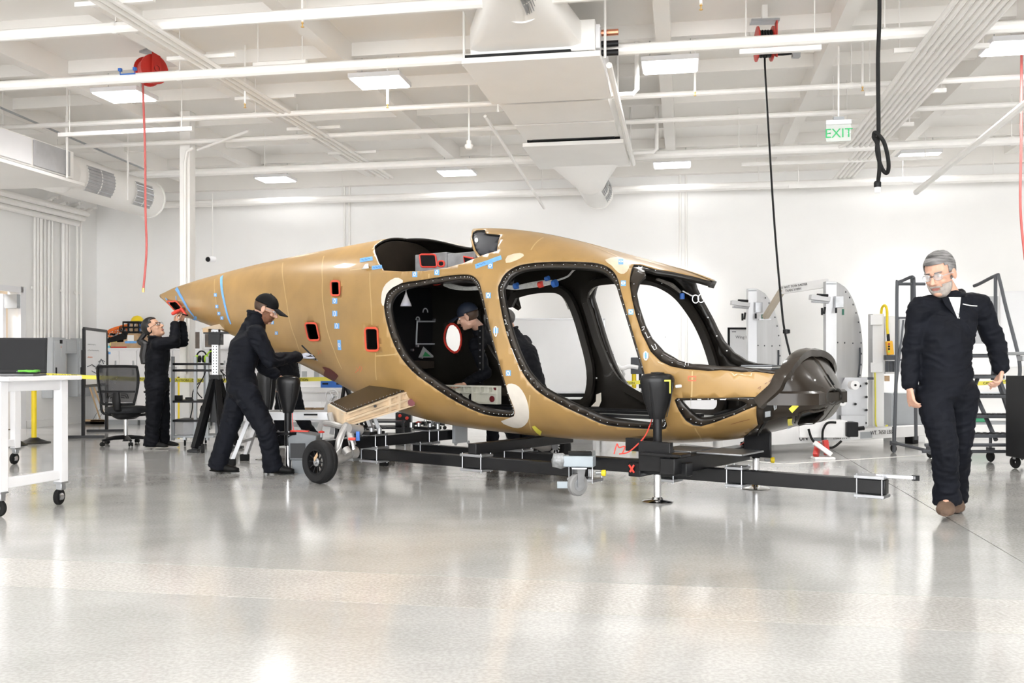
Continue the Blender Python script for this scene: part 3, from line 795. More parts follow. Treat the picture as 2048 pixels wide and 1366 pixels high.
def skin(name, vs, fs, mats, parent, side=-1, off=0.0, thick=0.0, smooth=50):
    used = sorted({i for f in fs for i in f}); ix = {u: i for i, u in enumerate(used)}
    p = surf(vs[used][:, 0], vs[used][:, 1], side, off)
    me = bpy.data.meshes.new(name)
    flip = side < 0
    me.from_pydata([tuple(q) for q in p - np.array(WM[parent].translation)], [], [[ix[i] for i in (f[::-1] if flip else f)] for f in fs])
    me.validate(); me.update()
    # make the normals point away from the hull's axis
    a = np.zeros(len(me.polygons) * 3); me.polygons.foreach_get('normal', a); a = a.reshape(-1, 3)
    if (a @ np.array(AX_N)).mean() * side < 0: me.flip_normals()
    for m in mats: me.materials.append(m)
    o = bpy.data.objects.new(name, me); COL.objects.link(o); o.parent = parent; WM[o] = WM[parent].copy()
    me.shade_smooth(); me.set_sharp_from_angle(angle=math.radians(smooth))
    if thick:
        md = o.modifiers.new('wall', 'SOLIDIFY'); md.thickness = thick; md.offset = -1
        if len(mats) > 1: md.material_offset = 1; md.material_offset_rim = 1
    return o
def decal(name, poly, m, parent, side=-1, off=.0025, px=True, step=.05, thick=0.0):
    tp = inv(poly, side) if px else poly
    d = dens(tp, .03); x = [q[0] for q in d]; y = [q[1] for q in d]
    g = [(a, b) for a in np.arange(min(x), max(x), step) for b in np.arange(min(y), max(y), step)]
    if g:
        ga = np.array(g); g = [tuple(q) for q in ga[inpoly(ga[:, 0], ga[:, 1], d)]]
    vs, o = sheet([('in', tp)], g, side)
    if 'in' not in o: return None
    return skin(name, vs, o['in'], [m], parent, side, -off, thick)
def strip(name, path, w, m, parent, side=-1, off=.002, px=True, lift=0.0, closed=False):
    "a ribbon of width w (m) lying on the hull along a path"
    tp = dens(inv(path, side) if px else path, .04, closed)
    if closed: tp = tp + [tp[0]]
    T = np.array([q[0] for q in tp]); Q = np.array([q[1] for q in tp])
    c = surf(T, Q, side, -off); e = 1e-3
    nrm = np.cross(surf(T + e, Q, side) - surf(T, Q, side), surf(T, Q + e, side) - surf(T, Q, side)); nrm /= np.linalg.norm(nrm, axis=1)[:, None] + 1e-12
    if (nrm @ np.array(AX_N)).mean() * side < 0: nrm = -nrm
    d = np.gradient(c, axis=0) if len(c) > 1 else c; d /= np.linalg.norm(d, axis=1)[:, None] + 1e-12
    s = np.cross(nrm, d)
    mb = MB()
    if lift:
        rows = [[V(c[i] + s[i] * w / 2), V(c[i] + s[i] * w / 2 + nrm[i] * lift), V(c[i] - s[i] * w / 2 + nrm[i] * lift), V(c[i] - s[i] * w / 2)] for i in range(len(c))]
        mb.grid(rows, close_v=True)
    else: mb.grid([[V(c[i] + s[i] * w / 2), V(c[i] - s[i] * w / 2)] for i in range(len(c))])
    return mb.build(name, m, parent, world=True)

# skins
def composite(name, c, var, rough, coat, scale=3, spec=.5):
    m = mat(name, c, rough, 0, var, scale, coat=coat, spec=spec)
    nt = m.node_tree; b = nt.nodes['Principled BSDF']
    w = nt.nodes.new('ShaderNodeTexNoise'); w.inputs['Scale'].default_value = 90; w.inputs['Detail'].default_value = 2
    tc = [n for n in nt.nodes if n.type == 'TEX_COORD'][0]
    nt.links.new(tc.outputs['Object'], w.inputs['Vector'])
    bp = nt.nodes.new('ShaderNodeBump'); bp.inputs['Strength'].default_value = .06; bp.inputs['Distance'].default_value = .004
    nt.links.new(w.outputs['Fac'], bp.inputs['Height']); nt.links.new(bp.outputs['Normal'], b.inputs['Normal'])
    return m
GOLD = composite('amber_composite', (0.385, 0.235, 0.083), .12, .36, .25)
SEAM = mat('pale_seam_resin', (0.53, 0.37, 0.17), .4)
DARK = composite('dark_carbon_composite', (0.013, 0.011, 0.009), .25, .33, .08, spec=.3)
BRN = composite('brown_carbon_composite', (0.034, 0.027, 0.021), .25, .22, .06, spec=.3)
FILL = mat('white_filler', (0.72, 0.67, 0.60), .6, var=.05, scale=9)
CREAM = mat('cream_primer', (0.66, 0.65, 0.57), .5, var=.06, scale=6)
TANR = mat('tan_resin_structure', (0.66, 0.52, 0.36), .45, var=.16, scale=7)

FU = thing('aircraft_fuselage', 'amber composite aircraft fuselage with open door frames and dark nose, raised on jacks', 'aircraft', T0 + AX_T * 4.4)
door1_o = [(768, 615), (772, 590), (785, 575), (804, 566), (849, 559), (899, 551), (929, 549), (944, 551), (954, 559), (961, 572), (971, 615), (986, 679), (1006, 751), (1021, 801), (1028, 819), (1028, 831), (1021, 835), (999, 834), (969, 829), (936, 816), (899, 796), (862, 771), (824, 742), (795, 704), (777, 659)]
door1_i = [(779, 617), (783, 598), (795, 584), (812, 576), (852, 568), (900, 560), (928, 557), (940, 559), (949, 567), (956, 580), (967, 620), (982, 681), (1002, 753), (1017, 803), (1024, 820), (1023, 826), (1002, 825), (972, 820), (941, 808), (905, 787), (869, 763), (832, 735), (804, 698), (787, 656)]
door2_o = [(996, 581), (1000, 565), (1010, 548), (1030, 534), (1057, 527), (1104, 523.5), (1171, 524), (1205, 529), (1225, 541), (1236, 559), (1244, 590), (1261, 649), (1281, 716), (1294, 763), (1315, 810), (1328, 834), (1333, 846), (1333, 854), (1325, 859), (1281, 857.6), (1214, 851), (1172, 834), (1121, 810), (1081, 787), (1057, 763), (1040, 736), (1020, 689), (1005, 635)]
door2_i = [(1006, 583), (1010, 568), (1020, 553), (1038, 542), (1062, 536), (1106, 533), (1168, 533), (1199, 538), (1217, 549), (1230, 567), (1238, 592), (1256, 651), (1276, 718), (1290, 765), (1310, 811), (1322, 833), (1326, 844), (1325, 849), (1316, 851), (1281, 849), (1219, 842), (1178, 826), (1128, 801), (1089, 779), (1066, 756), (1049, 730), (1030, 684), (1015, 632)]
low_o = [(1349, 800), (1354, 796), (1380, 796.5), (1450, 796), (1534, 794), (1513, 812), (1470, 830), (1430, 845), (1402, 853), (1386, 851), (1372, 842), (1358, 822)]
low_i = [(1361, 804), (1370, 802), (1440, 801), (1475, 802), (1489, 806), (1491, 813), (1470, 826), (1440, 836), (1412, 842), (1397, 841), (1384, 831), (1371, 817)]
D1O, D1I, D2O, D2I = (inv(rnd(p, 3)) for p in (door1_o, door1_i, door2_o, door2_i))
LOO, LOI = inv(low_o), inv(rnd(low_i, 3))
crown = PI / 2 + .2
# windshield: rear pillar edge, sill, hoop; the crown closes it
ws_out = inv([(1267.6, 529), (1262.5, 541), (1259, 565), (1262.5, 591.6), (1271, 629), (1284, 669), (1301, 703), (1321, 723), (1342, 733), (1368, 738), (1416, 742), (1483, 745), (1544, 748), (1576, 750), (1612, 727), (1636, 709)])
ws_in = inv([(1300, 545), (1291, 548), (1278, 561), (1271.6, 581), (1276, 608), (1288, 649), (1301, 676), (1325, 703), (1355, 721), (1382, 728), (1439, 733), (1503, 736), (1544, 740), (1583, 738), (1612, 717), (1633, 702)])
t_edge = ws_out[0][0]
T_HOOP = 8.43
HOOPC = [(8.445, .75), (8.445, 1.2), (8.44, PI / 2)]
WSO = [(7.62, crown), (7.62, 1.5), (7.50, 1.33), (7.30, 1.17), (7.16, ws_out[0][1] + .04)] + ws_out[:-2] + [(8.43, .35)] + HOOPC[:2] + [(T_HOOP, crown)]
WSI = [(7.635, crown), (7.635, 1.5), (7.515, 1.32), (7.32, 1.14), (7.2, ws_in[0][1] + .1)] + ws_in[1:-2] + [(8.40, .40), (8.415, .75), (8.415, 1.2), (8.40, crown)]
nose_line = inv([(1576, 750), (1535, 793), (1513, 812), (1516, 850), (1526, 870)])
NOSE = [(T_HOOP, crown), HOOPC[1], HOOPC[0], (8.43, .35)] + nose_line + [(nose_line[-1][0], -crown), (T_END + .2, -crown), (T_END + .2, crown)]
bay_px = [(749, 492), (750, 505), (757, 525), (767, 541), (805, 543), (850, 542), (895, 535), (925, 527), (944, 519), (955, 515), (946, 498), (941, 478), (943, 468)]
BAY0 = inv(bay_px)
BAY = [(BAY0[0][0], crown)] + BAY0 + [(T_STEP, crown)]
POCK = inv([(944, 474), (946, 464), (954, 460.5), (970, 459.5), (972, 467), (1001, 470), (994, 502), (960, 512), (951, 500)])
hatch = [rrect(663, 563, 680, 591, 4, .04), rrect(614, 646, 637, 680, 5, .22), rrect(732, 656, 757, 701, 5, .05), rrect(342, 602, 362, 622, 3, .9)]
HT = [inv(h) for h in hatch]
RECESS = inv([(1597, 850), (1596, 838), (1603, 825), (1618, 821), (1650, 817), (1648, 827), (1635, 841), (1612, 848)])
grid = []
ts = list(np.arange(-.12, T_END, .05)) + [T_STEP - .012, T_STEP - .004, T_STEP + .004, T_STEP + .012, 8.5, 8.53, 8.55, 8.57, 8.585, 8.60, 8.61, 8.62, 8.63]
for i, t in enumerate(ts):
    w = float(np.interp(t, *WID)); hh = float(np.interp(t, *TOPC) - np.interp(t, *BOTC)) / 2
    m = max(10, int(PI * max(.12, (w + hh) / 2) / .06), 44 if t > 8.1 else 0)
    for j in range(m + 1): grid.append((t, -PI / 2 + PI * j / m))
holes = [('door1', D1I), ('frame1', D1O), ('door2', D2I), ('frame2', D2O), ('low', LOI), ('lowframe', LOO), ('ws', WSI), ('wsframe', WSO)]
near = holes + [('bay', BAY), ('pocket', POCK)] + [('hatch%d' % i, h) for i, h in enumerate(HT)] + [('recess', RECESS), ('nose', NOSE)]
vs, reg = sheet(near, grid)
skin('hull_skin', vs, reg[None], [GOLD, DARK], FU, -1, 0, .022)
fr = {}
for nm, lab in (('frame1', 'door_frame'), ('frame2', 'door_frame'), ('lowframe', 'window_frame'), ('wsframe', 'windshield_frame')):
    fr[nm] = skin(lab, vs, reg[nm], [BRN, DARK], FU, -1, .008, .035)
nose = skin('nose_shell', vs, reg['nose'], [BRN, DARK], FU, -1, .002, .02); nose['label'] = 'dark brown composite nose shell'
SLATE = composite('slate_composite', (0.030, 0.032, 0.040), .2, .5, .0, spec=.2)
pk = skin('roof_pocket', vs, reg['pocket'], [SLATE], FU, -1, .014, .01)
# far side: the same openings, plus an oval port; the roof stays whole above the wing bay
port = inv(rnd([(899, 652), (893, 668), (893, 684), (899, 697), (912, 707), (922, 700), (926, 680), (922, 660), (911, 648)], 2), 1)
far = holes + [('port', port), ('nose', NOSE)]
vf, rf = sheet(far, grid, 1)
skin('hull_skin', vf, rf[None], [GOLD, DARK], FU, 1, 0, .022)
for nm, lab in (('frame1', 'door_frame'), ('frame2', 'door_frame'), ('lowframe', 'window_frame'), ('wsframe', 'windshield_frame')):
    skin(lab, vf, rf[nm], [BRN, DARK], FU, 1, .0, .06)
skin('nose_shell', vf, rf['nose'], [BRN, DARK], FU, 1, .002, .02)
strip('port_trim', port, .025, REDP, FU, 1, off=-.03, px=False, closed=True)
# pillars on the far side are deep inside: inner lining around each far opening
for poly in (D1O, D2O):
    strip('door_lining', poly, .07, DARK, FU, 1, off=-.075, px=False, lift=-.05, closed=True)
# hoop around the nose
hp = dens([(8.249, -.354), (8.315, -.187), (8.388, .0055), (8.435, .36), (8.45, .75), (8.45, 1.15), (8.445, 1.45)], .05, False)
cr = []
path = [(q, -1) for q in hp + cr] + [((T_HOOP + .02, PI / 2), -1)] + [(q, 1) for q in (hp + cr)[::-1]]
rows = []
C3 = [V(surf(np.array([q[0]]), np.array([q[1]]), s)[0]) for q, s in path]
for i, p in enumerate(C3):
    q, s = path[i]
    ax = FP(q[0] - .1, 0, .55)
    d = (C3[min(i + 1, len(C3) - 1)] - C3[max(i - 1, 0)]).normalized()
    out = (p - ax); out -= d * out.dot(d); out.normalize(); fw = d.cross(out).normalized()
    if fw.dot(AX_T) < 0: fw = -fw
    rows.append([p + fw * -.045 + out * -.02, p + fw * -.05 + out * .03, p + fw * -.01 + out * .045, p + fw * .04 + out * .04, p + fw * .045 + out * -.01, p + out * .012])
mh = MB(); mh.grid(rows, close_v=True); mh.build('nose_hoop', BRN, FU, world=True, smooth=30)
# ledge across the nose
lp = inv([(1534, 800), (1560, 799), (1600, 798), (1640, 797), (1664, 795)])
lz = float(surf(np.array([lp[2][0]]), np.array([lp[2][1]]))[0][2])
def ph_at(t, z):
    zt, zb = float(np.interp(t, *TOPC)), float(np.interp(t, *BOTC)); f = (z - (zt + zb) / 2) / max(.004, (zt - zb) / 2); e = float(np.interp(t, *EXP))
    return math.asin(max(-1, min(1, math.copysign(abs(f) ** (1 / e), f))))
tt = list(np.linspace(lp[0][0], 8.58, 14))
rows = []
for s_, seq in ((-1, tt), (1, tt[::-1])):
    for t in seq:
        p = V(surf(np.array([t]), np.array([ph_at(t, lz)]), s_)[0]); o = (p - FP(8.1, 0, lz)); o.z = 0; o.normalize()
        x = .028 + max(0, t - 8.45) * .12
        rows.append([p - o * .03 + V((0, 0, -.045)), p + o * x + V((0, 0, -.045)), p + o * x + V((0, 0, .04)), p + o * (x - .02) + V((0, 0, .055)), p - o * .03 + V((0, 0, .06))])
ml = MB(); ml.grid(rows, close_v=True); ml.build('nose_ledge', BRN, FU, world=True, smooth=25)
strip('recess_lip', RECESS, .016, BRN, FU, off=.002, px=False, lift=.006, closed=True)
decal('side_panel', [(1530, 808), (1545, 806), (1546, 830), (1545, 866), (1533, 868), (1528, 845)], DARK, FU, off=.007)
decal('placard', [(1531, 822), (1542, 820), (1542, 831), (1531, 833)], GREY, FU, off=.010)
strip('nose_conduit', [(1549, 802), (1550, 818), (1553, 815), (1553, 802)], .008, GREY, FU, off=.006, lift=.006)
decal('nose_fitting', [(1665, 752), (1674, 750), (1677, 770), (1672, 774), (1666, 774)], BLACK, FU, off=.012, thick=.01)
decal('nose_rivet', rrect(1628, 759, 1632, 763, 2), PAPER, FU, off=.004)
for p in ([(1578, 817), (1592, 805), (1598, 812), (1585, 825)], [(1576, 837), (1585, 836), (1586, 849), (1577, 850)], [(1064, 852), (1070, 850), (1084, 862), (1081, 870), (1075, 866)], [(1266, 878), (1276, 874), (1285, 877), (1276, 881)]):
    decal('yellow_tape', p, YTAPE, FU, off=.006)
decal('blue_tape', [(1588, 851), (1595, 848), (1598, 853), (1589, 855)], BTAPE, FU, off=.006)
# red framed hatches
for h in HT: strip('hatch_trim', h, .02, mat('red_sealant', (0.75, 0.10, 0.05), .5, var=.1), FU, off=.004, px=False, lift=.006, closed=True)
decal('keel_hatch', rnd([(645, 733), (660, 737), (675, 749), (676, 753), (663, 748), (650, 740)], 2), mat('dark_red_sealant', (.10, .008, .006), .5), FU, off=.003)
# white filler patches
decal('filler_patch', rnd([(764, 585), (772, 568), (790, 556), (802, 558), (806, 565), (786, 575), (773, 589), (768, 612), (763, 605)], 2), FILL, FU)
decal('filler_patch', rnd([(1013, 771), (1024, 767), (1038, 773), (1050, 790), (1057, 812), (1058, 836), (1050, 850), (1036, 856), (1018, 852), (1002, 842), (1028, 832), (1028, 815), (1018, 790)], 2), FILL, FU)
WASH = mat('sanded_highlight_composite', (0.66, 0.55, 0.40), .5, var=.1, scale=8)  # pale tone of sanded skin with its white highlight painted in
decal('sanded_painted_highlight', rnd([(1015, 512), (1040, 506), (1048, 512), (1030, 522), (1012, 526)], 2), WASH, FU, off=.0015)
decal('sanded_painted_highlight', rnd([(1210, 520), (1235, 514), (1252, 520), (1258, 536), (1248, 548), (1236, 545), (1224, 532)], 2), WASH, FU, off=.0015)
# blue tape strips and stickers
for pa, w in (([(352, 577), (360, 590), (372, 610), (386, 630), (402, 645)], .045), ([(444, 552), (443, 570), (446, 592), (452, 618), (462, 648)], .045), ([(393, 633), (386, 640)], .03), ([(331, 596), (340, 607)], .02), ([(352, 592), (353, 600)], .03)):
    strip('blue_tape', pa, w, BTAPE, FU)
for p in ([(720, 517), (745, 513), (746, 521), (720, 525)], [(744, 532), (764, 530), (765, 537), (744, 540)], [(950, 529), (975, 521), (1002, 511), (1004, 519), (977, 529), (952, 538)]):
    decal('blue_tape', p, BTAPE, FU)
    for j in range(1):
        (x0, y0), (x1, y1) = p[0], p[1]
        strip('tape_writing', [(x0 + (x1 - x0) * f, y0 + (y1 - y0) * f + 4 + (1.2 if i % 2 else -1.2)) for i, f in enumerate((.15, .3, .4, .55, .7, .85))], .006, BLUE, FU, off=.004)
RING = PAPER
for (x, y) in ((670, 602), (670, 627), (674, 652), (679, 690), (830, 549), (874, 545), (981, 532), (977, 591), (992, 661), (1017, 746), (1242, 524), (1247, 567), (1262, 624), (1292, 711), (545, 645), (553, 666), (431, 590), (434, 613), (438, 627), (444, 636)):
    small = x < 600
    s = 3 if small else 5
    if x in (679,): decal('blue_tape', [(x - 4, y - 10), (x + 3, y - 10), (x + 4, y + 10), (x - 3, y + 10)], BTAPE, FU)
    else: decal('blue_tape', [(x - s, y - s * 1.1), (x + s, y - s * 1.1), (x + s, y + s * 1.1), (x - s, y + s * 1.1)], BTAPE, FU)
    tp = inv([(x, y)])[0]; r = .010 if small else .014
    strip('ring_target', [(tp[0] + r * math.cos(a), tp[1] + r * 1.3 * math.sin(a)) for a in np.linspace(0, 2 * PI, 11)[:-1]], .009, RING, FU, px=False, off=.005, closed=True)
# bay tape, paper flag, red marks
decal('paper_flag', [(726, 541), (733, 531), (739, 530), (740, 539)], PAPER, FU, off=.02, thick=.002)
MARK = mat('red_marker', (0.70, 0.16, 0.08), .6)
def marks(paths, w=.006, m=MARK):
    for pa in paths: strip('marker_stroke', pa, w, m, FU, off=.0035)
marks([[(713, 735), (717, 741), (721, 731)], [(711, 745), (716, 740)], [(724, 733), (723, 739), (721, 744)], [(635, 701), (639, 704), (636, 709)], [(641, 700), (643, 707)]])
marks([[(1377, 753), (1392, 753), (1392, 761), (1377, 761), (1377, 753)]], .010)
marks([[(1516, 777), (1522, 772), (1520, 779)], [(1530, 768), (1535, 765)], [(1538, 764), (1542, 760), (1541, 766)], [(1462, 848), (1480, 843), (1500, 838)]], .004, mat('brown_marker', (.16, .05, .03), .6))
WH = mat('white_marker', (.75, .75, .75), .6)
marks([[(1284, 655), (1289, 653), (1288, 659), (1284, 661)], [(1291, 665), (1296, 676), (1301, 673)], [(1303, 690), (1309, 700), (1314, 697), (1310, 688)], [(1371, 730), (1371, 725), (1377, 725), (1377, 731)]], .005, WH)
marks([[(1009, 640), (1012, 640), (1013, 648), (1010, 648)], [(1013, 664), (1016, 664), (1017, 672)], [(1021, 697), (1024, 697), (1035, 724)], [(1036, 730), (1041, 742), (1044, 740)]], .005, WH)
marks([[(1440, 798.5), (1452, 798.5)], [(1395, 798.5), (1403, 798.5)], [(1422, 798.5), (1428, 798.5)]], .008, WH)
# seams of the lay-up
for pa in ([(648, 512), (645, 560), (645, 600), (652, 650), (668, 700), (684, 738)], [(566, 525), (568, 570), (577, 630), (592, 680), (602, 708)], [(740, 545), (742, 600), (744, 650)], [(751, 706), (753, 760)], [(752, 712), (795, 708)], [(430, 558), (432, 600), (441, 640)], [(1087, 475), (1062, 500)], [(1385, 742), (1384, 780), (1383, 794)], [(1390, 856), (1400, 872), (1405, 882)], [(1225, 492), (1240, 515)], [(858, 548), (858, 556)], [(1060, 790), (1063, 860)], [(700, 540), (750, 536)]):
    strip('layup_seam', pa, .012, SEAM, FU, off=.001)
# rivets along the frames
mr = MB(); cnt = 0
def rivets(poly_o, poly_i, step, side=-1):
    o = dens(poly_o, step); ia = np.array(dens(poly_i, .01))
    for q in o:
        j = np.argmin((ia[:, 0] - q[0]) ** 2 + ((ia[:, 1] - q[1]) * SC) ** 2)
        p = V(surf(np.array([(q[0] + ia[j, 0]) / 2]), np.array([(q[1] + ia[j, 1]) / 2]), side, -.002 + .008)[0])
        mr.ell(p, (.0042, .0042, .0042), nu=3, nv=6)
rivets(D1O, D1I, .10); rivets(D2O, D2I, .16); rivets(LOO, LOI, .09); rivets(WSO[3:15], WSI[3:15], .2)
o = mr.build('rivets', STEEL, FU, world=True); o['kind'] = 'stuff'
# inside ------------------------------------------------------------
def section(t, inset, n=28):
    pts = []
    for s in (-1, 1):
        ph = np.linspace(-PI / 2, PI / 2, n) if s > 0 else np.linspace(PI / 2, -PI / 2, n)
        q = surf(np.full(n, t), ph, s, inset); pts += [V(p) for p in q[:-1]]
    return pts
def bulkhead(name, t, m, inset=.024, th=.02, zmax=None, zmin=None):
    pts = section(t, inset)
    if zmax: pts = [V((p.x, p.y, min(p.z, zmax))) for p in pts]
    if zmin: pts = [V((p.x, p.y, max(p.z, zmin))) for p in pts]
    mb = MB(); va = [mb.b.verts.new(p) for p in pts]; vb = [mb.b.verts.new(p + AX_T * th) for p in pts]
    mb.b.faces.new(va); mb.b.faces.new(vb[::-1])
    for i in range(len(va)): mb.b.faces.new((va[i], va[(i + 1) % len(va)], vb[(i + 1) % len(va)], vb[i]))
    return mb.build(name, m, FU, world=True, smooth=0)
BK = composite('black_composite', (.005, .005, .006), .2, .45, .0, spec=.15)
TB = 3.98
bulkhead('rear_bulkhead', TB, BK, zmax=1.86)
# wing bay floor and the equipment box with red framed windows
tb0, tb1 = BAY0[0][0] + .02, T_STEP - .02
zb = float(surf(np.array([BAY0[4][0]]), np.array([BAY0[4][1]]))[0][2]) - .02
bulkhead('bay_bulkhead', BAY0[0][0] - .03, BRN, .03, .02, None, zb - .03)
mb = MB(); mb.grid([[FP(t, n, zb - .03) for n in np.linspace(-.52, .55, 4)] for t in np.linspace(tb0, tb1, 6)]); mb.build('bay_floor', DARK, FU, world=True, solid=.015)
BXG = mat('grey_laminate', (.26, .26, .27), .45, var=.25, scale=9)
def bay_box(t0, t1, n0, n1, z0, z1, nm):
    mb = MB(); ps = [FP(t, n, z) for z in (z0, z1) for n in (n0, n1) for t in (t0, t1)]
    v = [mb.b.verts.new(p) for p in ps]
    for f in ((0, 2, 3, 1), (4, 5, 7, 6), (0, 1, 5, 4), (2, 6, 7, 3), (0, 4, 6, 2), (1, 3, 7, 5)): mb.b.faces.new([v[i] for i in f])
    return mb.build(nm, BXG, FU, world=True, bevel=.006)
nb = -.33
tA = lambda px: ((px - 1024) / FOC * (T0.y + AX_N.y * nb) - T0.x - AX_N.x * nb) / (AX_T.x - (px - 1024) / FOC * AX_T.y)
def pz(px, py): t = tA(px); return t, CAMZ - (py - HOR) / FOC * (T0.y + AX_T.y * t + AX_N.y * nb)
bay_box(tA(830), tA(893), nb, nb + .3, zb - .03, pz(860, 507)[1], 'equipment_box')
bay_box(tA(893), tA(950), nb + .01, nb + .3, zb - .03, pz(920, 505)[1], 'equipment_box')
def on_box(poly, nm, m, d=.004, ring=None):
    pts = [(lambda q: FP(q[0], nb - d, q[1]))(pz(*p)) for p in poly]
    mb = MB()
    if ring:
        c = sum(pts, V()) / len(pts)
        q = [c + (p - c) * 1.0 for p in pts]; mb.tube(q, ring, 6, closed=True)
    else: mb.face(pts)
    return mb.build(nm, m, FU, world=True)
for poly in (rrect(841, 509, 873, 534, 4, .12), rrect(877, 522, 889, 533, 4), [(928, 513), (948, 517), (946, 523), (930, 527)]):
    on_box(poly, 'equipment_window', SCREEN); on_box(poly, 'window_gasket', REDP, .004, .009)
decal('blue_tape', [(781, 485), (789, 485), (793, 525), (785, 526)], BTAPE, FU, side=1, off=-.026)
# pocket hole
on = inv([(951, 479)])[0]
decal('pocket_hole', rrect(948, 473, 955, 483, 3.4), PAPER, FU, off=-.011)
# cabin floor, rails, beams
def hull_n(t, z):
    ph = ph_at(t, z); return float(np.interp(t, *WID)) * max(0, math.cos(ph)) ** float(np.interp(t, *EXP)) - .035
def slab(t0, t1, n0, n1, z0, z1, nm, m, bevel=0):
    if t1 - t0 > .8 and n1 - n0 > .3:
        mb = MB(); rows = []
        for t in np.linspace(t0, t1, 14):
            h = max(.05, min(hull_n(t, z0), hull_n(t, z1))); a, b = max(n0, -h), min(n1, h)
            rows.append([FP(t, a, z0), FP(t, b, z0), FP(t, b, z1), FP(t, a, z1)])
        vv = mb.grid(rows, close_v=True); mb.b.faces.new(vv[0]); mb.b.faces.new(vv[-1][::-1])
        return mb.build(nm, m, FU, world=True, smooth=35)
    h = max(.03, min(hull_n(t0, z0), hull_n(t1, z0), hull_n(t0, z1), hull_n(t1, z1))); n0, n1 = max(n0, -h), min(n1, h)
    mb = MB(); ps = [FP(t, n, z) for z in (z0, z1) for n in (n0, n1) for t in (t0, t1)]
    v = [mb.b.verts.new(p) for p in ps]
    for f in ((0, 2, 3, 1), (4, 5, 7, 6), (0, 1, 5, 4), (2, 6, 7, 3), (0, 4, 6, 2), (1, 3, 7, 5)): mb.b.faces.new([v[i] for i in f])
    return mb.build(nm, m, FU, world=True, bevel=bevel, smooth=35)
ZF = .60
slab(4.6, 7.7, -.62, .62, ZF - .03, ZF, 'cabin_floor', mat('pale_floor_panel', (.55, .55, .54), .4, var=.1))
for n in (-.42, .1, .5): slab(4.7, 7.5, n - .03, n + .03, ZF, ZF + .025, 'floor_rail', BLACK)
slab(4.1, 5.6, .3, .36, .72, .80, 'cross_rail', BRN, .005)
slab(4.02, 4.1, -.5, .6, .98, 1.07, 'bulkhead_beam', BRN, .006)
slab(4.02, 4.08, -.2, .1, 1.0, 1.05, 'part_label', PAPER)
# black side wall panel between the far openings
for i, (t0, z0, z1) in enumerate(((4.02, .62, .95),)): slab(t0, t0 + .02, -.5, .55, z0, z1, 'lower_bulkhead', BRN)
slab(4.045, 4.05, -.35, .1, .68, .88, 'access_hole', SCREEN)
# cream ribbed beam
t0c, n0c = t_of(868), .0
def cpt(px, py, n=.05):
    k = (px - 1024) / FOC; t = (k * (T0.y + AX_N.y * n) - T0.x - AX_N.x * n) / (AX_T.x - k * AX_T.y); return t, CAMZ - (py - HOR) / FOC * (T0.y + AX_T.y * t + AX_N.y * n)
ta, za = cpt(856, 769); tb_, zb_ = cpt(1000, 768); zl = cpt(930, 806)[1]
slab(ta, tb_, .05, .07, zl, za, 'ribbed_beam', CREAM)
slab(ta, tb_, -.01, .07, za - .015, za, 'beam_flange', CREAM); slab(ta, tb_, -.01, .07, zl, zl + .015, 'beam_flange', CREAM)
slab(ta, tb_, .02, .05, (za + zl) / 2 + .01, (za + zl) / 2 + .025, 'beam_rib', CREAM)
for i in range(10):
    t = ta + (tb_ - ta) * i / 9; slab(t - .006, t + .006, 0, .06, zl if i % 3 == 0 else (za + zl) / 2 + .02, za, 'beam_rib', CREAM)
for f in (.28, .47, .62): MB().lathe([(.001, 0), (.035, 0)], FP(ta + (tb_ - ta) * f, .045, zl + .06), AX_N, 18).build('lightening_hole', SCREEN, FU, world=True)
for px, py, r in ((992, 776, .022), (985, 798, .03)):
    t, z = cpt(px, py); MB().lathe([(.001, -.004), (r, -.004), (r, .002)], FP(t, .042, z), AX_N, 18).build('red_plug', mat('dark_red_plug', (.14, .01, .015), .5), FU, world=True)
# perforated black strut beside the leaning man
slab(4.92, 4.97, .33, .36, .80, 1.42, 'perforated_strut', BLACK)
for k in range(9): MB().cyl(FP(4.945, .326, .85 + .065 * k), FP(4.945, .33, .85 + .065 * k), .008, n=8).build('strut_hole', STEEL, FU, world=True)
# equipment frames on the rear bulkhead
def on_bulk(px, py):
    "point on the rear bulkhead's cabin face"
    k = (px - 1024) / FOC; n = (k * (T0.y + AX_T.y * (TB + .02)) - T0.x - AX_T.x * (TB + .02)) / (AX_N.x - k * AX_N.y)
    p = FP(TB + .024, n, 0); return V((p.x, p.y, CAMZ - (py - HOR) / FOC * p.y))
for poly, nm in (([(831, 643), (872, 643), (870, 688), (829, 688)], 'equipment_frame'), ([(888, 588), (916, 590), (916, 624), (888, 622)], 'equipment_frame')):
    MB().tube([on_bulk(*p) + AX_T * .02 for p in poly], .012, 6, closed=True).build(nm, GREY, FU, world=True)
for p0 in ((834, 640), (866, 640), (832, 692), (868, 692), (822, 700), (877, 585), (878, 600), (872, 606), (880, 634), (840, 715)):
    MB().cyl(on_bulk(*p0), on_bulk(*p0) + AX_T * .03, .014, n=10).build('fastener', STEEL, FU, world=True)
fmb([on_bulk(*p) + AX_T * .03 for p in ((832, 715), (842, 693), (866, 715))]).build('clear_bracket', CLEAR, FU, world=True)
fmb([on_bulk(*p) + AX_T * .035 for p in ((840, 713), (845, 703), (857, 713))]).build('green_board', mat('green_board', (.03, .25, .08), .5), FU, world=True)
for c0, r in (((846, 625), 8), ((831, 640), 6)):
    MB().tube([on_bulk(c0[0] + r * .6 * math.cos(a), c0[1] - r * math.sin(a)) + AX_T * .03 for a in np.linspace(0, PI, 8)], .007, 6).build('cable_loop', GREY, FU, world=True)
for p0, p1 in (((808, 690), (808, 720)),): pass
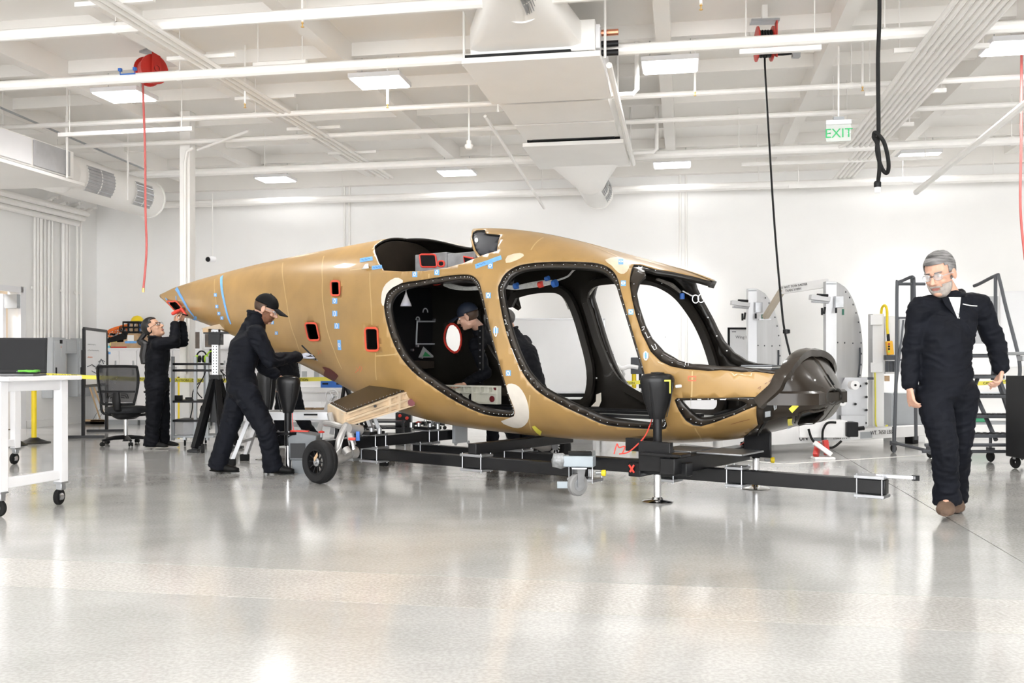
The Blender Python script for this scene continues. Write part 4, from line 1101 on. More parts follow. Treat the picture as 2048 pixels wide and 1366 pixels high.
# wiring under the roof
def cp3(px, py, n): t, z = cpt(px, py, n); return FP(t, n, z)
WIRE = mat('white_wire_sleeve', (.6, .6, .58), .5, var=.2, scale=40, stretch=(1, 1, 6))
for i in range(5):
    n = .0
    MB().tube(smooth_pts([cp3(888, 566 + i, n), cp3(905, 570 + i * 1.6, n), cp3(930, 575 + i, n), cp3(960, 574 + i, n), cp3(1000, 571 + i, n), cp3(1030, 573 + i * 1.2, n), cp3(1060, 567 + 1.8 * i, n), cp3(1085, 563 + i * 2, n), cp3(1104, 562 + i, n)], 4), .011, 6).build('wire_harness', WIRE, FU, world=True)
MB().tube(smooth_pts([cp3(1110, 562, .1), cp3(1135, 553, .1), cp3(1152, 538, .0), cp3(1190, 537, -.1), cp3(1210, 545, -.2)], 5), .009, 6).build('wire_harness', WIRE, FU, world=True)
for (px, py), m, r in (((1032, 572), BLUE, .03), ((1081, 569), REDP, .03), ((1094, 557), BLUE, .022), ((1109, 567), BLUE, .035), ((1112, 535), BLUE, .02)):
    MB().cyl(cp3(px - 3, py + 1, -.02), cp3(px + 4, py - 1, -.02), r, n=12).build('connector_cap', m, FU, world=True)
MB().tube(smooth_pts([cp3(857, 565, .0), cp3(872, 570, .0), cp3(884, 566, .0)], 5), .007, 6).build('red_wire', REDP, FU, world=True)
# red cables on the floor and down to the dolly
for i in range(4):
    MB().tube(smooth_pts([cp3(1190 + 4 * i, 846 - i, -.05), cp3(1230, 841 + 2 * i, -.05), cp3(1270, 838 + 2.5 * i, -.05), cp3(1304, 840 + 2 * i, -.1), cp3(1330, 843 + i, -.1)], 5), .007, 6).build('red_cable', mat('red_cable', (.75, .12, .10), .5), FU, world=True)
# clear bag hanging in the rear door
MB().tube([cp3(812, 575, -.55), cp3(812, 586, -.55)], .003, 5).build('bag_string', PAPER, FU, world=True)
bg = cp3(812, 600, -.55)
MB().lathe([(.006, .07), (.02, .03), (.05, -.04), (.055, -.06), (.001, -.06)], bg, (0, 0, 1), 12).build('parts_bag', mat('bag_plastic', (.7, .68, .7), .25, alpha=.6), FU, world=True)
MB().box(bg + V((0, 0, -.045)), (.07, .05, .02)).build('bagged_part', BLUE, FU, world=True)
# far pillar fittings: curved pads at the opening corners, brackets
for poly, i0, i1 in ((D1I, 0, 0),): pass
def pad(pts, w=.045): return strip('edge_pad', pts, w, mat('grey_edge_pad', (.33, .31, .28), .6, var=.4, scale=25), FU, 1, off=-.075, lift=-.02)
pad([(1105, 574), (1120, 573), (1135, 582), (1143, 595), (1150, 613)])
pad([(1218, 551), (1203, 555), (1192, 568), (1183, 585), (1180, 604)])
pad([(1296, 547), (1325, 546), (1350, 555), (1366, 572)])
decal('corner_plate', [(1199, 798), (1209, 794), (1209, 812), (1204, 824), (1188, 824), (1198, 813)], FILL, FU, side=1, off=-.07)
decal('part_label', [(1176, 702), (1186, 697), (1187, 702), (1177, 707)], PAPER, FU, side=1, off=-.07)
for (px, py) in ((1165, 636), (1200, 762), (1220, 705), (1143, 578), (1395, 580), (1422, 628), (1440, 668), (1460, 700)):
    decal('pillar_rivet', rrect(px - 1.6, py - 1.6, px + 1.6, py + 1.6, 1.5), PAPER, FU, side=1, off=-.066)
# key rings and tag hanging from the far windshield post
pt = V(surf(np.array([inv([(1372, 570)], 1)[0][0]]), np.array([inv([(1372, 570)], 1)[0][1]]), 1, .1)[0])
MB().cyl(pt, pt + V((0, 0, -.05)), .022, n=12).build('blue_cap', BLUE, FU, world=True)
for (px, py) in ((1391, 598), (1402, 597)):
    c = P(px, py, pt.y - .05)
    MB().tube([c + V((.028 * math.cos(a), 0, .035 * math.sin(a))) for a in np.linspace(0, 2 * PI, 15)[:-1]], .004, 6, closed=True).build('key_ring', CHROME, FU, world=True)
MB().tube([pt + V((0, -.02, .02)), P(1384, 592, pt.y - .03), P(1391, 590, pt.y - .05)], .006, 6).build('tether', PAPER, FU, world=True)
# deck behind the hoop with a folded grey pad
slab(7.75, 8.42, -.5, .5, .93, .96, 'instrument_deck', DARK)
# lower nose inside: cable bundle seen through the side window
MB().tube(smooth_pts([FP(7.75, -.2, .62), FP(7.9, -.1, .66), FP(8.1, .1, .68), FP(8.2, .25, .72)], 5), .035, 8).build('nose_duct', RUBBER, FU, world=True)
MB().ell(FP(8.0, .1, .68), (.05, .05, .09)).build('nose_bottle', GREY, FU, world=True)
t = thing('folded_pad', 'folded grey and white pad lying on the nose deck behind the dark hoop', 'pad', FP(8.08, -.12, .961), -FA)
for i in range(5): MB().box((.01 * i - .02, .01 * (i % 2), .008 + .014 * i), (.36 - .03 * i, .26, .012), Matrix.Rotation(.05 * (i - 2), 3, 'Z')).build('fold', PAPER if i % 2 else mat('grey_cloth', (.22, .23, .25), .8), t, bevel=.004)
# ---------------------------------------------------------------- landing gear stub and wheels
GEARM = mat('grey_cast_alloy', (.42, .41, .40), .4, .5, var=.12, scale=10)
TIRE = mat('tyre_rubber', (.012, .012, .013), .6, var=.2, bump=.05, spec=.25)
# stub wing, part of the aircraft
def q(px, py, Y): return P(px, py, Y)
RF, TF = q(829, 773, 8.95), q(693, 822, 8.5)            # root and tip, front top corners
RB, TB_ = q(770, 757, 9.35), q(660, 806, 8.95)         # root and tip, rear top corners
def prism8(top, bot, name, m, bevel=0, par=FU):
    mb = MB(); a = [mb.b.verts.new(p) for p in top]; b = [mb.b.verts.new(p) for p in bot]
    mb.b.faces.new(a); mb.b.faces.new(b[::-1])
    for i in range(len(a)): mb.b.faces.new((a[i], a[(i + 1) % len(a)], b[(i + 1) % len(a)], b[i]))
    return mb.build(name, m, par, world=True, bevel=bevel)
up = V((0, 0, 1))
mid_f, mid_b = q(765, 796, 8.75), q(705, 786, 9.2)
prism8([RF, mid_f, TF, TB_, mid_b, RB], [p - up * .012 for p in (RF, mid_f, TF, TB_, mid_b, RB)], 'stub_skin', BRN)
inn = lambda p, d: p + (AX_T * -.02) - up * d
dth = lambda f: .15 - .04 * f
fr_top = [inn(RF, .013), inn(TF, .013)]; fr_bot = [inn(RF, .17), inn(TF, .13)]
prism8([fr_top[0], fr_top[1], fr_top[1] + V((-.03, .05, 0)), fr_top[0] + V((-.03, .05, 0))], [fr_bot[0], fr_bot[1], fr_bot[1] + V((-.03, .05, 0)), fr_bot[0] + V((-.03, .05, 0))], 'front_spar', TANR, .004)
bk_top = [inn(RB, .013), inn(TB_, .013)]; bk_bot = [inn(RB, .17), inn(TB_, .13)]
prism8([bk_top[0], bk_top[1], bk_top[1] + V((.03, -.05, 0)), bk_top[0] + V((.03, -.05, 0))], [bk_bot[0], bk_bot[1], bk_bot[1] + V((.03, -.05, 0)), bk_bot[0] + V((.03, -.05, 0))], 'rear_spar', TANR, .004)
for f in (0, .12, .24, .38, .78, .92, 1):
    a0, a1 = fr_top[0].lerp(fr_top[1], f), fr_bot[0].lerp(fr_bot[1], f); b0, b1 = bk_top[0].lerp(bk_top[1], f), bk_bot[0].lerp(bk_bot[1], f)
    d = (fr_top[1] - fr_top[0]).normalized() * .012
    prism8([a0 - d, b0 - d, b0 + d, a0 + d], [a1 - d, b1 - d, b1 + d, a1 + d], 'stub_rib', TANR)
    if f < .5: prism8([p + AX_T * .03 for p in (a0 - d, a0 + d, a0 + d - AX_T * .06, a0 - d - AX_T * .06)], [p + AX_T * .03 for p in (a1 - d, a1 + d, a1 + d - AX_T * .06, a1 - d - AX_T * .06)], 'spar_stiffener', TANR)
dn = (fr_top[1] - fr_top[0])
MB().beam(fr_top[0].lerp(fr_bot[0], .08) + AX_T * .02, fr_top[1].lerp(fr_bot[1], .08) + AX_T * .02, .03, .012).build('spar_cap', TANR, FU, world=True)
MB().beam(fr_top[0].lerp(fr_bot[0], .55) + AX_T * .02, fr_top[1].lerp(fr_bot[1], .6) + AX_T * .02, .03, .02).build('spar_cap', TANR, FU, world=True)
MB().beam(fr_bot[0] + AX_T * .02, fr_bot[1] + AX_T * .02, .05, .015).build('spar_cap', TANR, FU, world=True)
prism8([q(689, 823, 8.53), q(658, 806, 8.98), q(655, 812, 8.98), q(686, 830, 8.52)], [q(691, 826, 8.56), q(661, 809, 9.0), q(657, 816, 9.0), q(689, 834, 8.55)], 'stub_tip', CREAM)
MB().cyl(fr_top[0].lerp(fr_top[1], .58) - up * .04 + AX_T * .012 - V((.0, .02, 0)), fr_top[0].lerp(fr_top[1], .58) - up * .04 + AX_T * .012 + V((.0, .05, 0)), .012, n=10).build('spar_hole', BLACK, FU, world=True)
MB().cyl(q(823, 805, 8.88), q(823, 805, 9.0), .035, n=14).build('root_plug', mat('dark_red_plug', (.14, .01, .015), .5), FU, world=True)
decal('part_label', [(783, 762), (800, 759), (803, 763), (786, 766)], PAPER, FU) if False else None
c0 = RB.lerp(mid_b, .25) + up * .002; MB().beam(q(783, 762, 9.2), q(808, 768, 9.1), .04, .002).build('part_label', PAPER, FU, world=True)
mr = MB()
for a_, b_ in ((RF, mid_f), (mid_f, TF), (RB, mid_b), (mid_b, TB_), (TF, TB_)):
    for k in range(9): mr.ell(a_.lerp(b_, (k + .5) / 9).lerp((RF + TF + RB + TB_) / 4, .06) + up * .002, (.005, .005, .004), nu=3, nv=5)
o = mr.build('rivets', STEEL, FU, world=True); o['kind'] = 'stuff'
def wheel(c, axle, r, w, parent, prefix='main', rim_m=BLACK):
    axle = axle.normalized()
    hw = w / 2
    tw = MB().lathe([(r * .60, -hw * .8), (r * .72, -hw), (r * .88, -hw * .95), (r * .97, -hw * .62), (r, -hw * .2), (r * .985, -hw * .12), (r * .985, -hw * .06), (r, 0), (r * .985, hw * .06), (r, hw * .2), (r * .97, hw * .62), (r * .88, hw * .95), (r * .72, hw), (r * .60, hw * .8)], c, axle, 40).build('tyre', TIRE, parent, world=True)
    rm = MB().lathe([(r * .60, -hw * .8), (r * .60, hw * .85), (r * .52, hw * .9), (r * .50, hw * .55), (r * .50, -hw * .5)], c, axle, 32).build('wheel_rim', rim_m, parent, world=True)
    x, y, d = frame_from(axle)
    for k in range(10):
        a = 2 * PI * k / 10; u = x * math.cos(a) + y * math.sin(a)
        MB().beam(c + d * hw * .5 + u * r * .12, c + d * hw * .65 + u * r * .53, r * .05, r * .09, d).build('spoke', rim_m, parent, world=True)
    MB().lathe([(.001, hw * .95), (r * .08, hw * .95), (r * .10, hw * .8), (r * .2, hw * .7), (r * .2, hw * .2), (.001, hw * .2)], c, axle, 20).build('hub', STEEL, parent, world=True)
    return tw
def gear(c, axle, mir, full=True):
    ax = axle.normalized(); inb = -ax
    wheel(c, ax, .19, .125, FU)
    s = AX_T
    low = c + inb * .10
    e = c + inb * .36 + V((0, 0, .06))
    MB().tube([low, c + inb * .2 + V((0, 0, .01)), e], [.04, .05, .045], 12).build('axle_arm', GEARM, FU, world=True)
    MB().cyl(e - inb * .02, e + inb * .05, .055, n=16).build('arm_joint', GEARM, FU, world=True)
    if not full: return
    k = c + inb * .20 + V((0, 0, .05))
    topj = q(693, 850, 8.45)
    MB().tube(smooth_pts([k, k + (topj - k) * .5 + V((-.02, -.02, 0)), topj], 5), .032, 10).build('gear_leg', GEARM, FU, world=True)
    MB().tube(smooth_pts([q(650, 846, 8.7), q(668, 849, 8.6), q(686, 854, 8.5), topj], 5), .028, 10).build('drag_link', GEARM, FU, world=True)
    MB().cyl(q(698, 857, 8.4), q(722, 860, 8.5), .042, n=14).build('trunnion', GEARM, FU, world=True)
    MB().cyl(q(700, 866, 8.42), q(705, 890, 8.38), .034, n=12).build('shock_strut', GEARM, FU, world=True)
    MB().cyl(q(703, 880, 8.37), q(707, 900, 8.35), .022, n=10).build('shock_rod', CHROME, FU, world=True)
    MB().cyl(q(697, 878, 8.34), q(711, 878, 8.34), .012, n=8).build('red_safety_pin', REDP, FU, world=True)
    MB().cyl(q(660, 828, 8.72), q(664, 846, 8.66), .03, n=10).build('upper_lug', GEARM, FU, world=True)
    MB().tube(smooth_pts([q(672, 905, 8.3), q(680, 895, 8.35), q(684, 882, 8.38), q(688, 870, 8.4)], 4), .006, 6).build('brake_line', PAPER, FU, world=True)
    MB().box(q(716, 872, 8.4), (.03, .03, .08)).build('blue_fitting', BLUE, FU, world=True)
    MB().cyl(q(690, 897, 8.3), q(697, 908, 8.28), .035, n=12).build('link_eye', GEARM, FU, world=True)
    MB().prism([(0, 0), (.03, .05), (.025, .08), (-.005, .03)], c + ax * .06 + V((0, 0, .005)), V((1, 0, 0)), V((0, 0, 1)), ax * .004).build('paper_tag', CARD, FU, world=True)
wc = q(640, 923, 8.22); wc.z = .191
gear(wc, V((-.62, -.78, .02)), 1)
c2 = q(1108, 892, 9.7); c2.z = .191
gear(c2, V((.6, .8, 0)), -1, False)
MB().cyl(q(1108, 880, 9.6), q(1140, 872, 9.4), .03, n=10).build('axle_arm', GEARM, FU, world=True)

# ---------------------------------------------------------------- assembly dolly under the aircraft
DO = thing('assembly_dolly', 'low black steel dolly with silver clamp plates carrying the amber fuselage', 'dolly', FP(6, -.4, 0))
BB = mat('black_beam_paint', (.007, .007, .008), .3, var=.2, spec=.3)
def beam(p0, p1, s=.1, nm='beam', sz=None): return MB().beam(p0, p1, s, sz or s).build(nm, BB, DO, bevel=.006, world=True)
def clamp(c, ax, wid=.22, z0=.13, z1=.27, depth=.16):
    ax = ax.normalized(); sd = V((-ax.y, ax.x, 0))
    for z in (z0, z1):
        R = Matrix((ax, sd, up)).transposed()
        MB().box(V((c.x, c.y, z)), (wid, depth, .022), R).build('clamp_plate', STEEL, DO, world=True, bevel=.003)
    for a in (-.42, .42):
        for b in (-.42, .42):
            p = c + ax * wid * a + sd * depth * b
            MB().cyl(V((p.x, p.y, z0 - .02)), V((p.x, p.y, z1 + .02)), .0045, n=6).build('clamp_bolt', STEEL, DO, world=True)
    return None
zb_ = .2
beam(FP(4.3, -.84, zb_), FP(6.95, -.84, zb_))                      # near rail
beam(FP(4.6, -.25, zb_), FP(6.3, -.25, zb_))                       # middle rail
beam(FP(4.62, -1.5, .315), FP(4.62, .25, .315), .1)                # rear cross beam
beam(FP(5.85, -.9, .315), FP(5.85, .6, .315), .09)                 # centre cross beam
beam(FP(7.4, -.47, zb_), FP(9.12, -.42, zb_), .1)                  # tow tongue
beam(FP(7.0, -.84, .27), FP(7.85, -.84, .27), .1)
beam(FP(7.75, -1.0, .30), FP(7.75, .35, .30), .12)                 # front cross beam
beam(FP(7.45, -.95, .25), FP(7.45, -.2, .25), .1)
for t_, n_ in ((4.62, -.84), (5.85, -.84), (4.62, -.25), (5.85, -.25)): clamp(FP(t_, n_, 0), AX_T, .24, .135, .26)
for t_, n_ in ((4.62, -.84), (4.62, -.1)): clamp(FP(t_, n_, 0), AX_T, .2, .255, .38)
for t_, n_ in ((4.35, -.84), (6.9, -.84), (7.5, -.47), (8.05, -.45), (7.0, -.84)): clamp(FP(t_, n_, 0), AX_T, .14, .135, .265)
clamp(FP(9.02, -.42, 0), AX_T, .2, .135, .265)
MB().beam(FP(9.05, -.42, .275), FP(9.3, -.40, .275), .04, .02).build('tongue_bar', STEEL, DO, world=True)
MB().box(FP(9.3, -.40, .272), (.04, .03, .035)).build('tongue_end', BLACKP, DO, world=True)
# plates and brackets around the front cross beam
def fbox(c, s, nm, m, bev=.004, z=None): return MB().box(c, s, Matrix((AX_T, AX_N, up)).transposed()).build(nm, m, DO, world=True, bevel=bev)
fbox(FP(7.98, -.42, .375), (.36, .42, .014), 'top_plate', STEEL); fbox(FP(7.6, -.42, .375), (.3, .4, .014), 'top_plate', STEEL)
fbox(FP(7.63, -.95, .36), (.26, .05, .22), 'jack_bracket', BB); fbox(FP(7.72, -.98, .385), (.34, .16, .02), 'jack_flange', BB)
fbox(FP(7.35, -.66, .42), (.16, .22, .10), 'saddle_block', BB)
fbox(FP(8.0, .05, .40), (.22, .03, .2), 'bracket_plate', BB)
fbox(FP(4.62, -.9, .40), (.2, .2, .03), 'riser_plate', BB); fbox(FP(4.62, -.1, .40), (.2, .2, .03), 'riser_plate', BB)
fbox(FP(4.72, .28, .33), (.04, .2, .2), 'end_plate', GREY)
for s in ((-.1, -.1), (.1, -.1), (-.1, .1), (.1, .1)): MB().cyl(FP(4.745, .28 + s[0], .33 + s[1]), FP(4.755, .28 + s[0], .33 + s[1]), .02, n=10).build('plate_ear', GREY, DO, world=True)
for t_, n_, z_ in ((4.5, -.9, .44), (4.68, -.95, .44), (4.5, -.1, .44), (4.7, -.05, .44), (4.3, -1.2, .40), (4.55, .05, .47)):
    MB().cyl(FP(t_, n_, z_ - .04), FP(t_, n_, z_), .012, n=8).build('knob_stem', STEEL, DO, world=True)
    MB().lathe([(.001, .0), (.028, .002), (.03, .012), (.012, .02), (.001, .022)], FP(t_, n_, z_), up, 12).build('knob', RED if t_ < 4.6 else STEEL, DO, world=True)
for t_ in (4.45, 4.55, 4.7, 4.8):
    for n_ in (-.95, -.15):
        MB().cyl(FP(t_, n_, .40), FP(t_, n_, .45), .02, n=10).build('adjuster', STEEL, DO, world=True)
# caster outrigger at the front, lifted off the floor
ZB = mat('zinc_blue_paint', (.30, .34, .37), .45, .2, var=.1)
cp = q(1155, 922, 6.95)
MB().prism([(-.10, -.05), (.12, -.05), (.13, .05), (.05, .07), (-.10, .05)], cp + V((-.0, 0, -.04)), V((.98, -.18, 0)), V((.18, .98, 0)), V((0, 0, .08))).build('outrigger_box', ZB, DO, world=True, bevel=.006)
MB().box(cp + V((.02, .02, .055)), (.17, .09, .025)).build('foot_pad', RUBBER, DO, world=True, bevel=.004)
MB().beam(cp + V((.1, .02, 0)), FP(7.0, -.84, cp.z), .07, .07).build('outrigger_arm', ZB, DO, world=True)
MB().lathe([(.02, -.09), (.06, -.02), (.05, .05), (.001, .06)], cp + V((-.13, .02, .0)), V((-1, 0, .1)), 14).build('bubble_wrap', mat('bubble_wrap_film', (.35, .36, .37), .25, var=.4, scale=30, alpha=.7), DO, world=True)
cw = q(1155, 969, 6.9)
def caster(c, r, w, ax, parent, top, m_w=RUBBER, world=True):
    ax = ax.normalized(); fw = V((-ax.y, ax.x, 0))
    MB().lathe([(r * .55, -w / 2), (r * .9, -w / 2), (r, -w * .3), (r, w * .3), (r * .9, w / 2), (r * .55, w / 2)], c, ax, 24).build('caster_wheel', m_w, parent, world=world)
    MB().lathe([(.001, -w / 2 - .002), (r * .55, -w / 2 - .002), (r * .55, w / 2 + .002), (.001, w / 2 + .002)], c, ax, 18).build('caster_hub', STEEL, parent, world=world)
    for s in (-1, 1):
        MB().prism([(-r * .25, -.2 * r), (r * .25, -.2 * r), (r * .6, top - c.z), (-r * .3, top - c.z)], c + ax * s * (w / 2 + .006), fw, V((0, 0, 1)), ax * s * .004).build('caster_fork', STEEL, parent, world=world)
    MB().box(V((c.x, c.y, top)) + fw * r * .15, (r * 1.3, r * 1.3, .008)).build('caster_plate', STEEL, parent, world=world)
GRUB = mat('grey_caster_rubber', (.22, .22, .22), .6, var=.1)
caster(cw, .082, .05, V((.55, -.83, 0)), DO, cp.z - .045, GRUB)
MB().box(cw + V((-.1, -.02, 0)), (.1, .02, .05)).build('brake_pedal', ZB, DO, world=True, bevel=.004)
for px, py, Y in ((1203, 946, 7.0), (1541, 920, 7.7)):
    MB().cyl(q(px - 12, py, Y), q(px, py, Y), .012, n=8).build('pull_pin', STEEL, DO, world=True)
    MB().lathe([(.001, 0), (.02, 0), (.024, .01), (.024, .03), (.001, .035)], q(px, py, Y), V((1, -.2, 0)), 12).build('yellow_knob', YELLOW, DO, world=True)
for a, b in (((1258, 930), (1268, 945)), ((1268, 930), (1260, 944))): MB().cyl(q(*a, 7.05), q(*b, 7.05), .008, n=6).build('red_lever', REDP, DO, world=True)
MB().tube(smooth_pts([q(1304, 838, 7.25), q(1300, 850, 7.15), q(1290, 872, 7.05), q(1272, 892, 7.0), q(1255, 905, 7.0), q(1238, 908, 7.0)], 5), .005, 6).build('red_wire', REDP, DO, world=True)
MB().tube(smooth_pts([q(1228, 908, 6.98), q(1234, 888, 6.98), q(1238, 895, 6.98), q(1250, 893, 6.98), q(1244, 908, 6.98)], 5), .005, 6).build('red_wire', REDP, DO, world=True)
MB().tube([q(1505, 886, 7.85), q(1490, 884, 7.85), q(1480, 890, 7.8)], .004, 6).build('red_wire', REDP, DO, world=True)
TUG = mat('slate_grey_enamel', (.17, .185, .20), .45, var=.1)
# grey fender box by the wheel
fd = thing('tow_tug_box', 'grey enamel box with a dark recess behind the main wheel', 'box', q(600, 900, 8.95), 0)
b0 = q(600, 893, 8.95)
MB().prism([(-.1, -.13), (.12, -.13), (.16, .10), (-.05, .14), (-.12, .08)], b0 + V((0, .0, 0)), V((1, 0, 0)), up, V((0, .3, 0))).build('housing', TUG, fd, world=True, bevel=.01)
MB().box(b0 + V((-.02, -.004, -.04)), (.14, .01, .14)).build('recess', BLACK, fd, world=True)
MB().box(b0 + V((0, .12, -.20)), (.16, .2, .16)).build('pedestal', TUG, fd, world=True, bevel=.005); MB().box(V((b0.x, b0.y + .12, b0.z / 2 - .12 if False else .05)), (.1, .15, .1)).build('foot', BLACK, fd, world=True)

# ---------------------------------------------------------------- padded jacks
PADM = mat('black_vinyl_pad', (.009, .009, .010), .32, var=.2, spec=.3)
def jack(foot, z_head0, z_head1, w, label, yaw=0.0, flange=None, grp='padded aircraft jacks', mark=False, rest=None, red=False):
    t = thing('padded_jack', label, 'jack', V((foot.x, foot.y, 0)), yaw, grp)
    MB().lathe([(.001, 0), (.115, 0), (.118, .006), (.1, .014), (.045, .022), (.035, .04), (.001, .04)], (0, 0, 0), up, 32).build('foot_plate', CHROME, t)
    zc = flange or .33
    MB().cyl((0, 0, .03), (0, 0, zc - .05), .028, n=16).build('chrome_rod', CHROME, t)
    MB().cyl((0, 0, zc - .12), (0, 0, z_head0 + .02), .034, n=16).build('black_tube', BLACK, t)
    MB().lathe([(.001, -.012), (.13, -.012), (.13, .012), (.001, .012)], (0, 0, zc), up, 6).build('flange', BLACK, t)
    for a in range(6): MB().cyl((.1 * math.cos(a * PI / 3), .1 * math.sin(a * PI / 3), zc - .02), (.1 * math.cos(a * PI / 3), .1 * math.sin(a * PI / 3), zc + .025), .008, n=6).build('flange_bolt', STEEL, t)
    if z_head1 > z_head0 + .05:
        H = z_head1 - z_head0; secs = []
        for f, ww in ((0, .40), (.03, .45), (.15, .55), (.4, .78), (.65, .93), (.8, 1.0), (.87, .99), (.93, .93), (.97, .80), (.99, .55), (1.0, .2)):
            secs.append(((0, .01 * math.sin(f * 3), z_head0 + H * f), (1, 0, 0), (0, 1, 0), w / 2 * ww, w / 2 * ww * .72))
        MB().loft(secs, 28).build('padded_head', PADM, t, smooth=50)
        MB().lathe([(.001, 0), (w * .2, 0), (w * .2, .008), (.001, .012)], (0, 0, z_head1 - .004), up, 14).build('head_cap', BLACKP, t)
        for a in (-1, 1): MB().tube([(a * w * .2, -w * .27, z_head0 + H * .05), (a * w * .30, -w * .345, z_head0 + H * .45), (a * w * .36, -w * .34, z_head0 + H * .8)], .004, 5).build('seam', PADM, t)
    if mark:
        MB().prism([(0, 0), (.05, 0), (.05, -.10), (.04, -.10), (.04, -.012), (0, -.012)], (.025, -w * .385, z_head1 - .05), (1, .12, 0), (0, 0, 1), (0, -.003, 0)).build('yellow_mark', YTAPE, t)
    if red:
        MB().tube(smooth_pts([V((.045, 0, z_head0)), V((.05, 0, z_head0 - .12)), V((.07, 0, z_head0 - .22)), V((.04, 0, zc + .03))], 4), .004, 5).build('red_cord', REDP, t)
        MB().box((.12, 0, zc + .02), (.18, .03, .012)).build('red_lever', REDP, t)
    return t
f1 = G(1315, 1004); jack(f1, q(1315, 838, f1.y).z, q(1315, 746, f1.y).z, .262, 'black padded jack standing clear in front of the lower nose window', .1, q(1, 902, f1.y).z, mark=True)
MB().cyl(q(1352, 773, f1.y - .02), q(1362, 772, f1.y - .05), .012, n=8).build('white_pin', PAPER, COL.objects['padded_jack'], world=True)
f2 = G(1512, 977); jack(f2, q(1512, 872, f2.y).z, q(1512, 868, f2.y).z, .2, 'black jack with a bare head hidden under the dark nose', 0, q(1, 887, f2.y).z)
f3 = G(576, 946); jack(f3, q(576, 826, f3.y).z, q(576, 752, f3.y).z, .235, 'black padded jack beside the main wheel, near the capped man', -.2, q(1, 866, f3.y).z, red=True)
f4 = G(533, 918); jack(f4, q(533, 832, f4.y).z, q(533, 740, f4.y).z, .22, 'black padded jack half hidden behind the capped man at the hull', 0, q(1, 872, f4.y).z)
# ---------------------------------------------------------------- people
SKIN = mat('skin', (.62, .36, .26), .5, var=.08, scale=20)
SKIN2 = mat('tan_skin', (.52, .30, .20), .5, var=.08, scale=20)
NAVY = mat('navy_coverall', (.0055, .0065, .0105), .72, var=.25, scale=9, bump=.25, spec=.15)
BLKC = mat('black_coverall', (.004, .0045, .007), .72, var=.25, scale=9, bump=.25, spec=.15)
HAIRB = mat('brown_hair', (.06, .032, .018), .55, var=.3, scale=40)
HAIRK = mat('black_hair', (.008, .007, .007), .5, var=.3, scale=40)
HAIRG = mat('grey_hair', (.17, .165, .165), .6, var=.8, scale=10, stretch=(1, 1, 7))
BEARD = mat('white_beard', (.38, .34, .31), .8, var=.2, scale=40)
LIPS = mat('lips', (.45, .20, .17), .5)
CAPK = mat('black_cap_cloth', (.006, .006, .007), .7, var=.2, spec=.15)
CAPN = mat('navy_cap_cloth', (.012, .018, .035), .65, var=.2)
GLAS = mat('spectacle_lens', (.75, .78, .80), .1, alpha=.35)
SHOE = mat('black_shoe', (.008, .008, .008), .6, var=.2, spec=.2)
SOLE = mat('white_shoe_sole', (.6, .58, .54), .6)
BOOT = mat('brown_boot_leather', (.13, .085, .06), .65, var=.3, scale=12, spec=.2)
SHIRT = mat('white_tshirt', (.75, .75, .74), .8)
GLOVE = mat('grey_knit_glove', (.42, .44, .52), .8, var=.08, scale=30)
GLOVK = mat('black_glove_coating', (.012, .012, .013), .6)
def fuse(mb, voxel, smooth=4, fold=0.0, seed=0.0, name='tmp'):
    "one continuous surface from overlapping shapes"
    me = bpy.data.meshes.new(name); b = mb.b
    bmesh.ops.recalc_face_normals(b, faces=b.faces); b.to_mesh(me); b.free()
    o = bpy.data.objects.new(name, me); COL.objects.link(o)
    m = o.modifiers.new('r', 'REMESH'); m.mode = 'VOXEL'; m.voxel_size = voxel
    m = o.modifiers.new('s', 'SMOOTH'); m.factor = .5; m.iterations = smooth
    bpy.context.view_layer.update()
    me2 = bpy.data.meshes.new_from_object(o.evaluated_get(bpy.context.evaluated_depsgraph_get()))
    bpy.data.objects.remove(o)
    if fold:
        k = len(me2.vertices)
        co = np.zeros(k * 3); no = np.zeros(k * 3); me2.vertices.foreach_get('co', co); me2.vertices.foreach_get('normal', no)
        co = co.reshape(-1, 3); no = no.reshape(-1, 3); d = np.zeros(k)
        for i in range(k):
            p = co[i]
            w = noise.noise(V((p[0] * 3 + seed, p[1] * 3, p[2] * 3)))
            a = noise.noise(V((p[0] * 6 + w * 2, p[1] * 6 - seed, p[2] * 15 + w * 3)))
            c = noise.noise(V((p[0] * 11 + 5 + w, p[1] * 11, p[2] * 24 + seed + w * 2)))
            d[i] = (1 - abs(a) * 2.2) * .65 + (1 - abs(c) * 2.2) * .35 - .45
        co += no * (d * fold)[:, None]
        me2.vertices.foreach_set('co', co.ravel())
    me2.update()
    return me2
def put(me, name, m, parent):
    me.transform(WM[parent].inverted()); me.name = name
    o = bpy.data.objects.new(name, me); COL.objects.link(o); o.parent = parent; WM[o] = WM[parent].copy()
    me.materials.clear(); me.materials.append(m); me.shade_smooth(); return o
def head_shapes(mb, c, R, beard=False):   # R carries the head's size as well as its turn
    q = lambda x, y, z: c + R @ V((x, y, z))
    mb.ell(q(0, -.012, .035), (.075, .096, .088), R); mb.ell(q(0, .028, -.04), (.060, .064, .078), R)
    mb.ell(q(0, .062, -.095), (.030, .028, .022), R); mb.ell(q(0, .012, -.075), (.055, .055, .03), R)
    mb.capsule(q(0, .086, .012), q(0, .112, -.030), .009, .015); mb.ell(q(0, .074, .024), (.052, .018, .012), R)
    for s in (-1, 1):
        mb.ell(q(s * .034, .060, -.028), (.024, .026, .022), R); mb.ell(q(s * .077, -.006, -.008), (.010, .020, .033), R)
        mb.ell(q(s * .010, .100, -.034), (.009, .011, .008), R)
